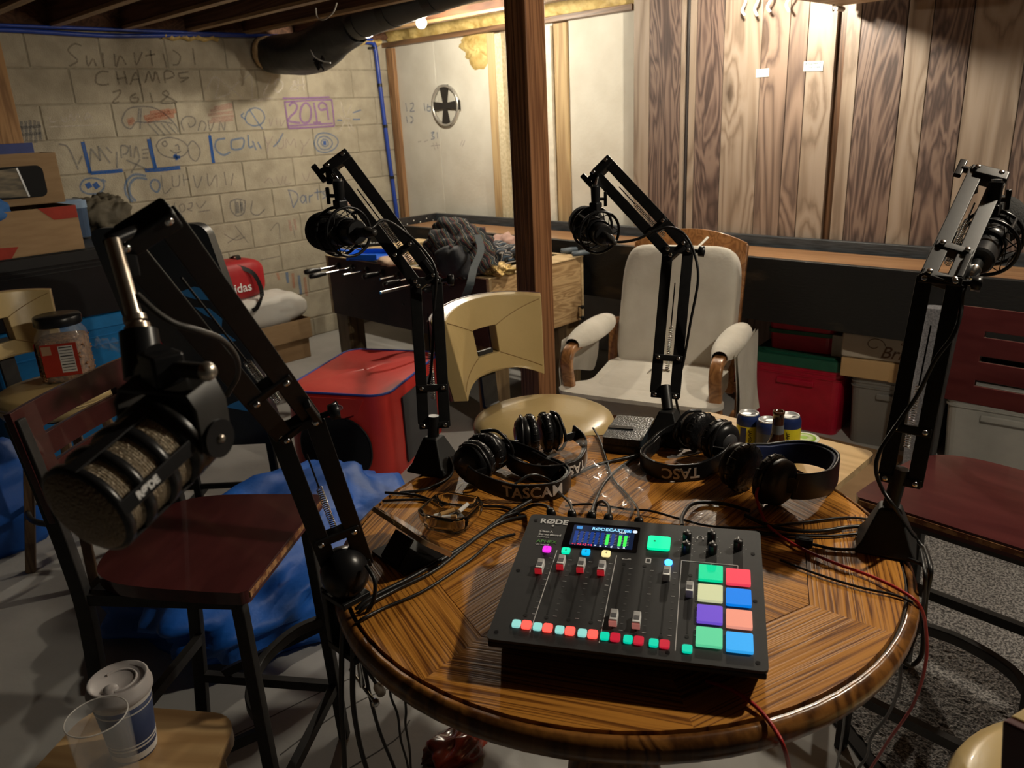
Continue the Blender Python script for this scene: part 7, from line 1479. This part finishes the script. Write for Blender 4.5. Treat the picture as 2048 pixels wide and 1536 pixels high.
strokes([[(3.455, 1.458), (3.489, 1.514), (3.562, 1.525), (3.639, 1.499), (3.670, 1.454), (3.626, 1.404), (3.541, 1.384), (3.473, 1.406), (3.455, 1.458)], [(3.481, 1.456), (3.504, 1.491), (3.558, 1.500), (3.608, 1.472), (3.612, 1.435), (3.572, 1.407), (3.510, 1.411), (3.481, 1.456)], [(3.512, 1.455), (3.537, 1.479), (3.572, 1.470), (3.576, 1.437), (3.539, 1.428), (3.512, 1.455)]], 0.010, 'blue', label='blue chalk target rings'); strokes([[(3.534, 1.454), (3.560, 1.452)]], 0.03, 'deep')
strokes([[(1.755, 1.297), (1.785, 1.330), (1.840, 1.337), (1.889, 1.315), (1.893, 1.278), (1.856, 1.245), (1.797, 1.245), (1.760, 1.266), (1.755, 1.297)], [(1.891, 1.327), (1.911, 1.307)]], 0.011, 'blue'); strokes([[(1.799, 1.311), (1.810, 1.280)], [(1.840, 1.307), (1.857, 1.275)]], 0.034, 'deep')
strokes([[(2.165, 1.323), (2.098, 1.338), (2.049, 1.314), (2.020, 1.266), (2.022, 1.210), (2.051, 1.169)], [(2.168, 1.303), (2.106, 1.315), (2.064, 1.294), (2.043, 1.252), (2.046, 1.207), (2.071, 1.173)]], 0.014, 'blue'); strokes([[(2.181, 1.271), (2.205, 1.294), (2.236, 1.285), (2.243, 1.252), (2.217, 1.216), (2.188, 1.238), (2.181, 1.271)]], 0.012, 'blue')
strokes([[(2.263, 1.321), (2.261, 1.205), (2.314, 1.233)], [(2.335, 1.309), (2.329, 1.244), (2.371, 1.247), (2.383, 1.311)], [(2.411, 1.315), (2.404, 1.238)], [(2.404, 1.277), (2.446, 1.280)], [(2.479, 1.303), (2.491, 1.216), (2.540, 1.292)], [(2.579, 1.308), (2.578, 1.222), (2.641, 1.290), (2.635, 1.210)], [(2.703, 1.305), (2.703, 1.217)], [(2.769, 1.293), (2.739, 1.207)]], 0.008, 'grey')
strokes([[(2.278, 1.135), (2.280, 1.056)], [(2.316, 1.138), (2.316, 1.065)], [(2.277, 1.093), (2.320, 1.101)], [(2.346, 1.112), (2.375, 1.122), (2.383, 1.088), (2.352, 1.071), (2.346, 1.112)], [(2.409, 1.118), (2.438, 1.122), (2.425, 1.090), (2.397, 1.086), (2.429, 1.069)], [(2.466, 1.119), (2.488, 1.083), (2.539, 1.125)], [(2.469, 1.058), (2.557, 1.061)]], 0.008, 'grey')
strokes([[(2.712, 1.100), (2.710, 1.044), (2.748, 0.998), (2.806, 1.019), (2.827, 1.095)], [(2.712, 1.100), (2.768, 1.115), (2.827, 1.095)], [(2.752, 1.109), (2.743, 1.013)], [(2.790, 1.105), (2.782, 1.015)], [(2.884, 1.089), (2.860, 1.013), (2.911, 0.986), (2.973, 1.022)]], 0.010, 'grey'); strokes([[(2.765, 1.094), (2.759, 1.018)], [(2.795, 1.091), (2.792, 1.028)]], 0.022, 'grey')
strokes([[(3.186, 1.134), (3.197, 1.071), (3.204, 1.007)], [(3.178, 1.138), (3.239, 1.118), (3.257, 1.072), (3.204, 1.004)], [(3.273, 1.063), (3.303, 1.089), (3.320, 1.058), (3.290, 1.031), (3.273, 1.063)], [(3.325, 1.087), (3.324, 1.024)], [(3.355, 1.084), (3.350, 1.025)], [(3.353, 1.070), (3.390, 1.084)], [(3.431, 1.122), (3.428, 1.039)], [(3.401, 1.095), (3.473, 1.099)], [(3.510, 1.107), (3.476, 1.087), (3.504, 1.062), (3.465, 1.043)]], 0.009, 'blue', label='blue chalk word Darts')
strokes([[(3.663, 1.138), (3.666, 1.061), (3.669, 0.976)]], 0.05, 'blue'); strokes([[(3.720, 1.110), (3.724, 0.962)]], 0.06, 'pink'); strokes([[(3.604, 1.121), (3.604, 0.983)]], 0.03, 'lilac')
strokes([[(2.630, 0.886), (2.705, 0.834), (2.784, 0.844)], [(2.645, 0.821), (2.748, 0.863)], [(2.988, 0.861), (3.062, 0.910), (3.060, 0.792)], [(3.180, 0.880), (3.187, 0.782)], [(2.874, 0.663), (3.040, 0.667)], [(2.721, 0.931), (2.800, 0.799)]], 0.007, 'grey'); strokes([[(3.157, 0.920), (3.161, 0.838)], [(3.200, 0.923), (3.204, 0.840)]], 0.02, 'pink')
strokes([[(3.125, 0.524), (3.120, 0.409)], [(3.223, 0.476), (3.219, 0.327)]], 0.022, 'orange'); strokes([[(3.174, 0.500), (3.173, 0.352)], [(3.076, 0.540), (3.075, 0.456)]], 0.022, 'blue'); strokes([[(2.996, 0.550), (3.004, 0.491)]], 0.02, 'orange')
strokes([[(2.995, 1.205), (3.049, 1.236), (3.072, 1.177)], [(3.098, 1.239), (3.122, 1.179), (3.156, 1.241)], [(3.181, 1.239), (3.164, 1.183), (3.215, 1.185)], [(3.319, 1.249), (3.344, 1.189), (3.389, 1.251)], [(3.425, 1.256), (3.407, 1.198), (3.461, 1.201)]], 0.007, 'lilac')
strokes([[(-5.223, 1.718), (-5.213, 1.654)], [(-5.168, 1.708), (-5.130, 1.714), (-5.134, 1.685), (-5.176, 1.653), (-5.120, 1.654)], [(-4.997, 1.708), (-4.992, 1.649)], [(-4.950, 1.699), (-4.967, 1.656), (-4.933, 1.647), (-4.923, 1.676), (-4.959, 1.677)], [(-5.231, 1.620), (-5.219, 1.567)], [(-5.181, 1.619), (-5.146, 1.595), (-5.176, 1.558)], [(-5.188, 1.566), (-5.162, 1.573)], [(-4.941, 1.484), (-4.904, 1.491), (-4.931, 1.465), (-4.904, 1.446), (-4.947, 1.436)], [(-4.869, 1.490), (-4.868, 1.442)]], 0.010, 'blue', 'r', label='faint blue chalk numbers on the foam board')
strokes([[(-5.108, 1.419), (-5.070, 1.426)], [(-5.034, 1.418), (-4.983, 1.433)], [(-4.926, 1.409), (-4.908, 1.356)], [(-4.889, 1.416), (-4.872, 1.364)], [(-4.953, 1.387), (-4.845, 1.393)], [(-4.584, 1.426), (-4.616, 1.383)], [(-4.556, 1.426), (-4.594, 1.376)]], 0.008, 'lilac', 'r')
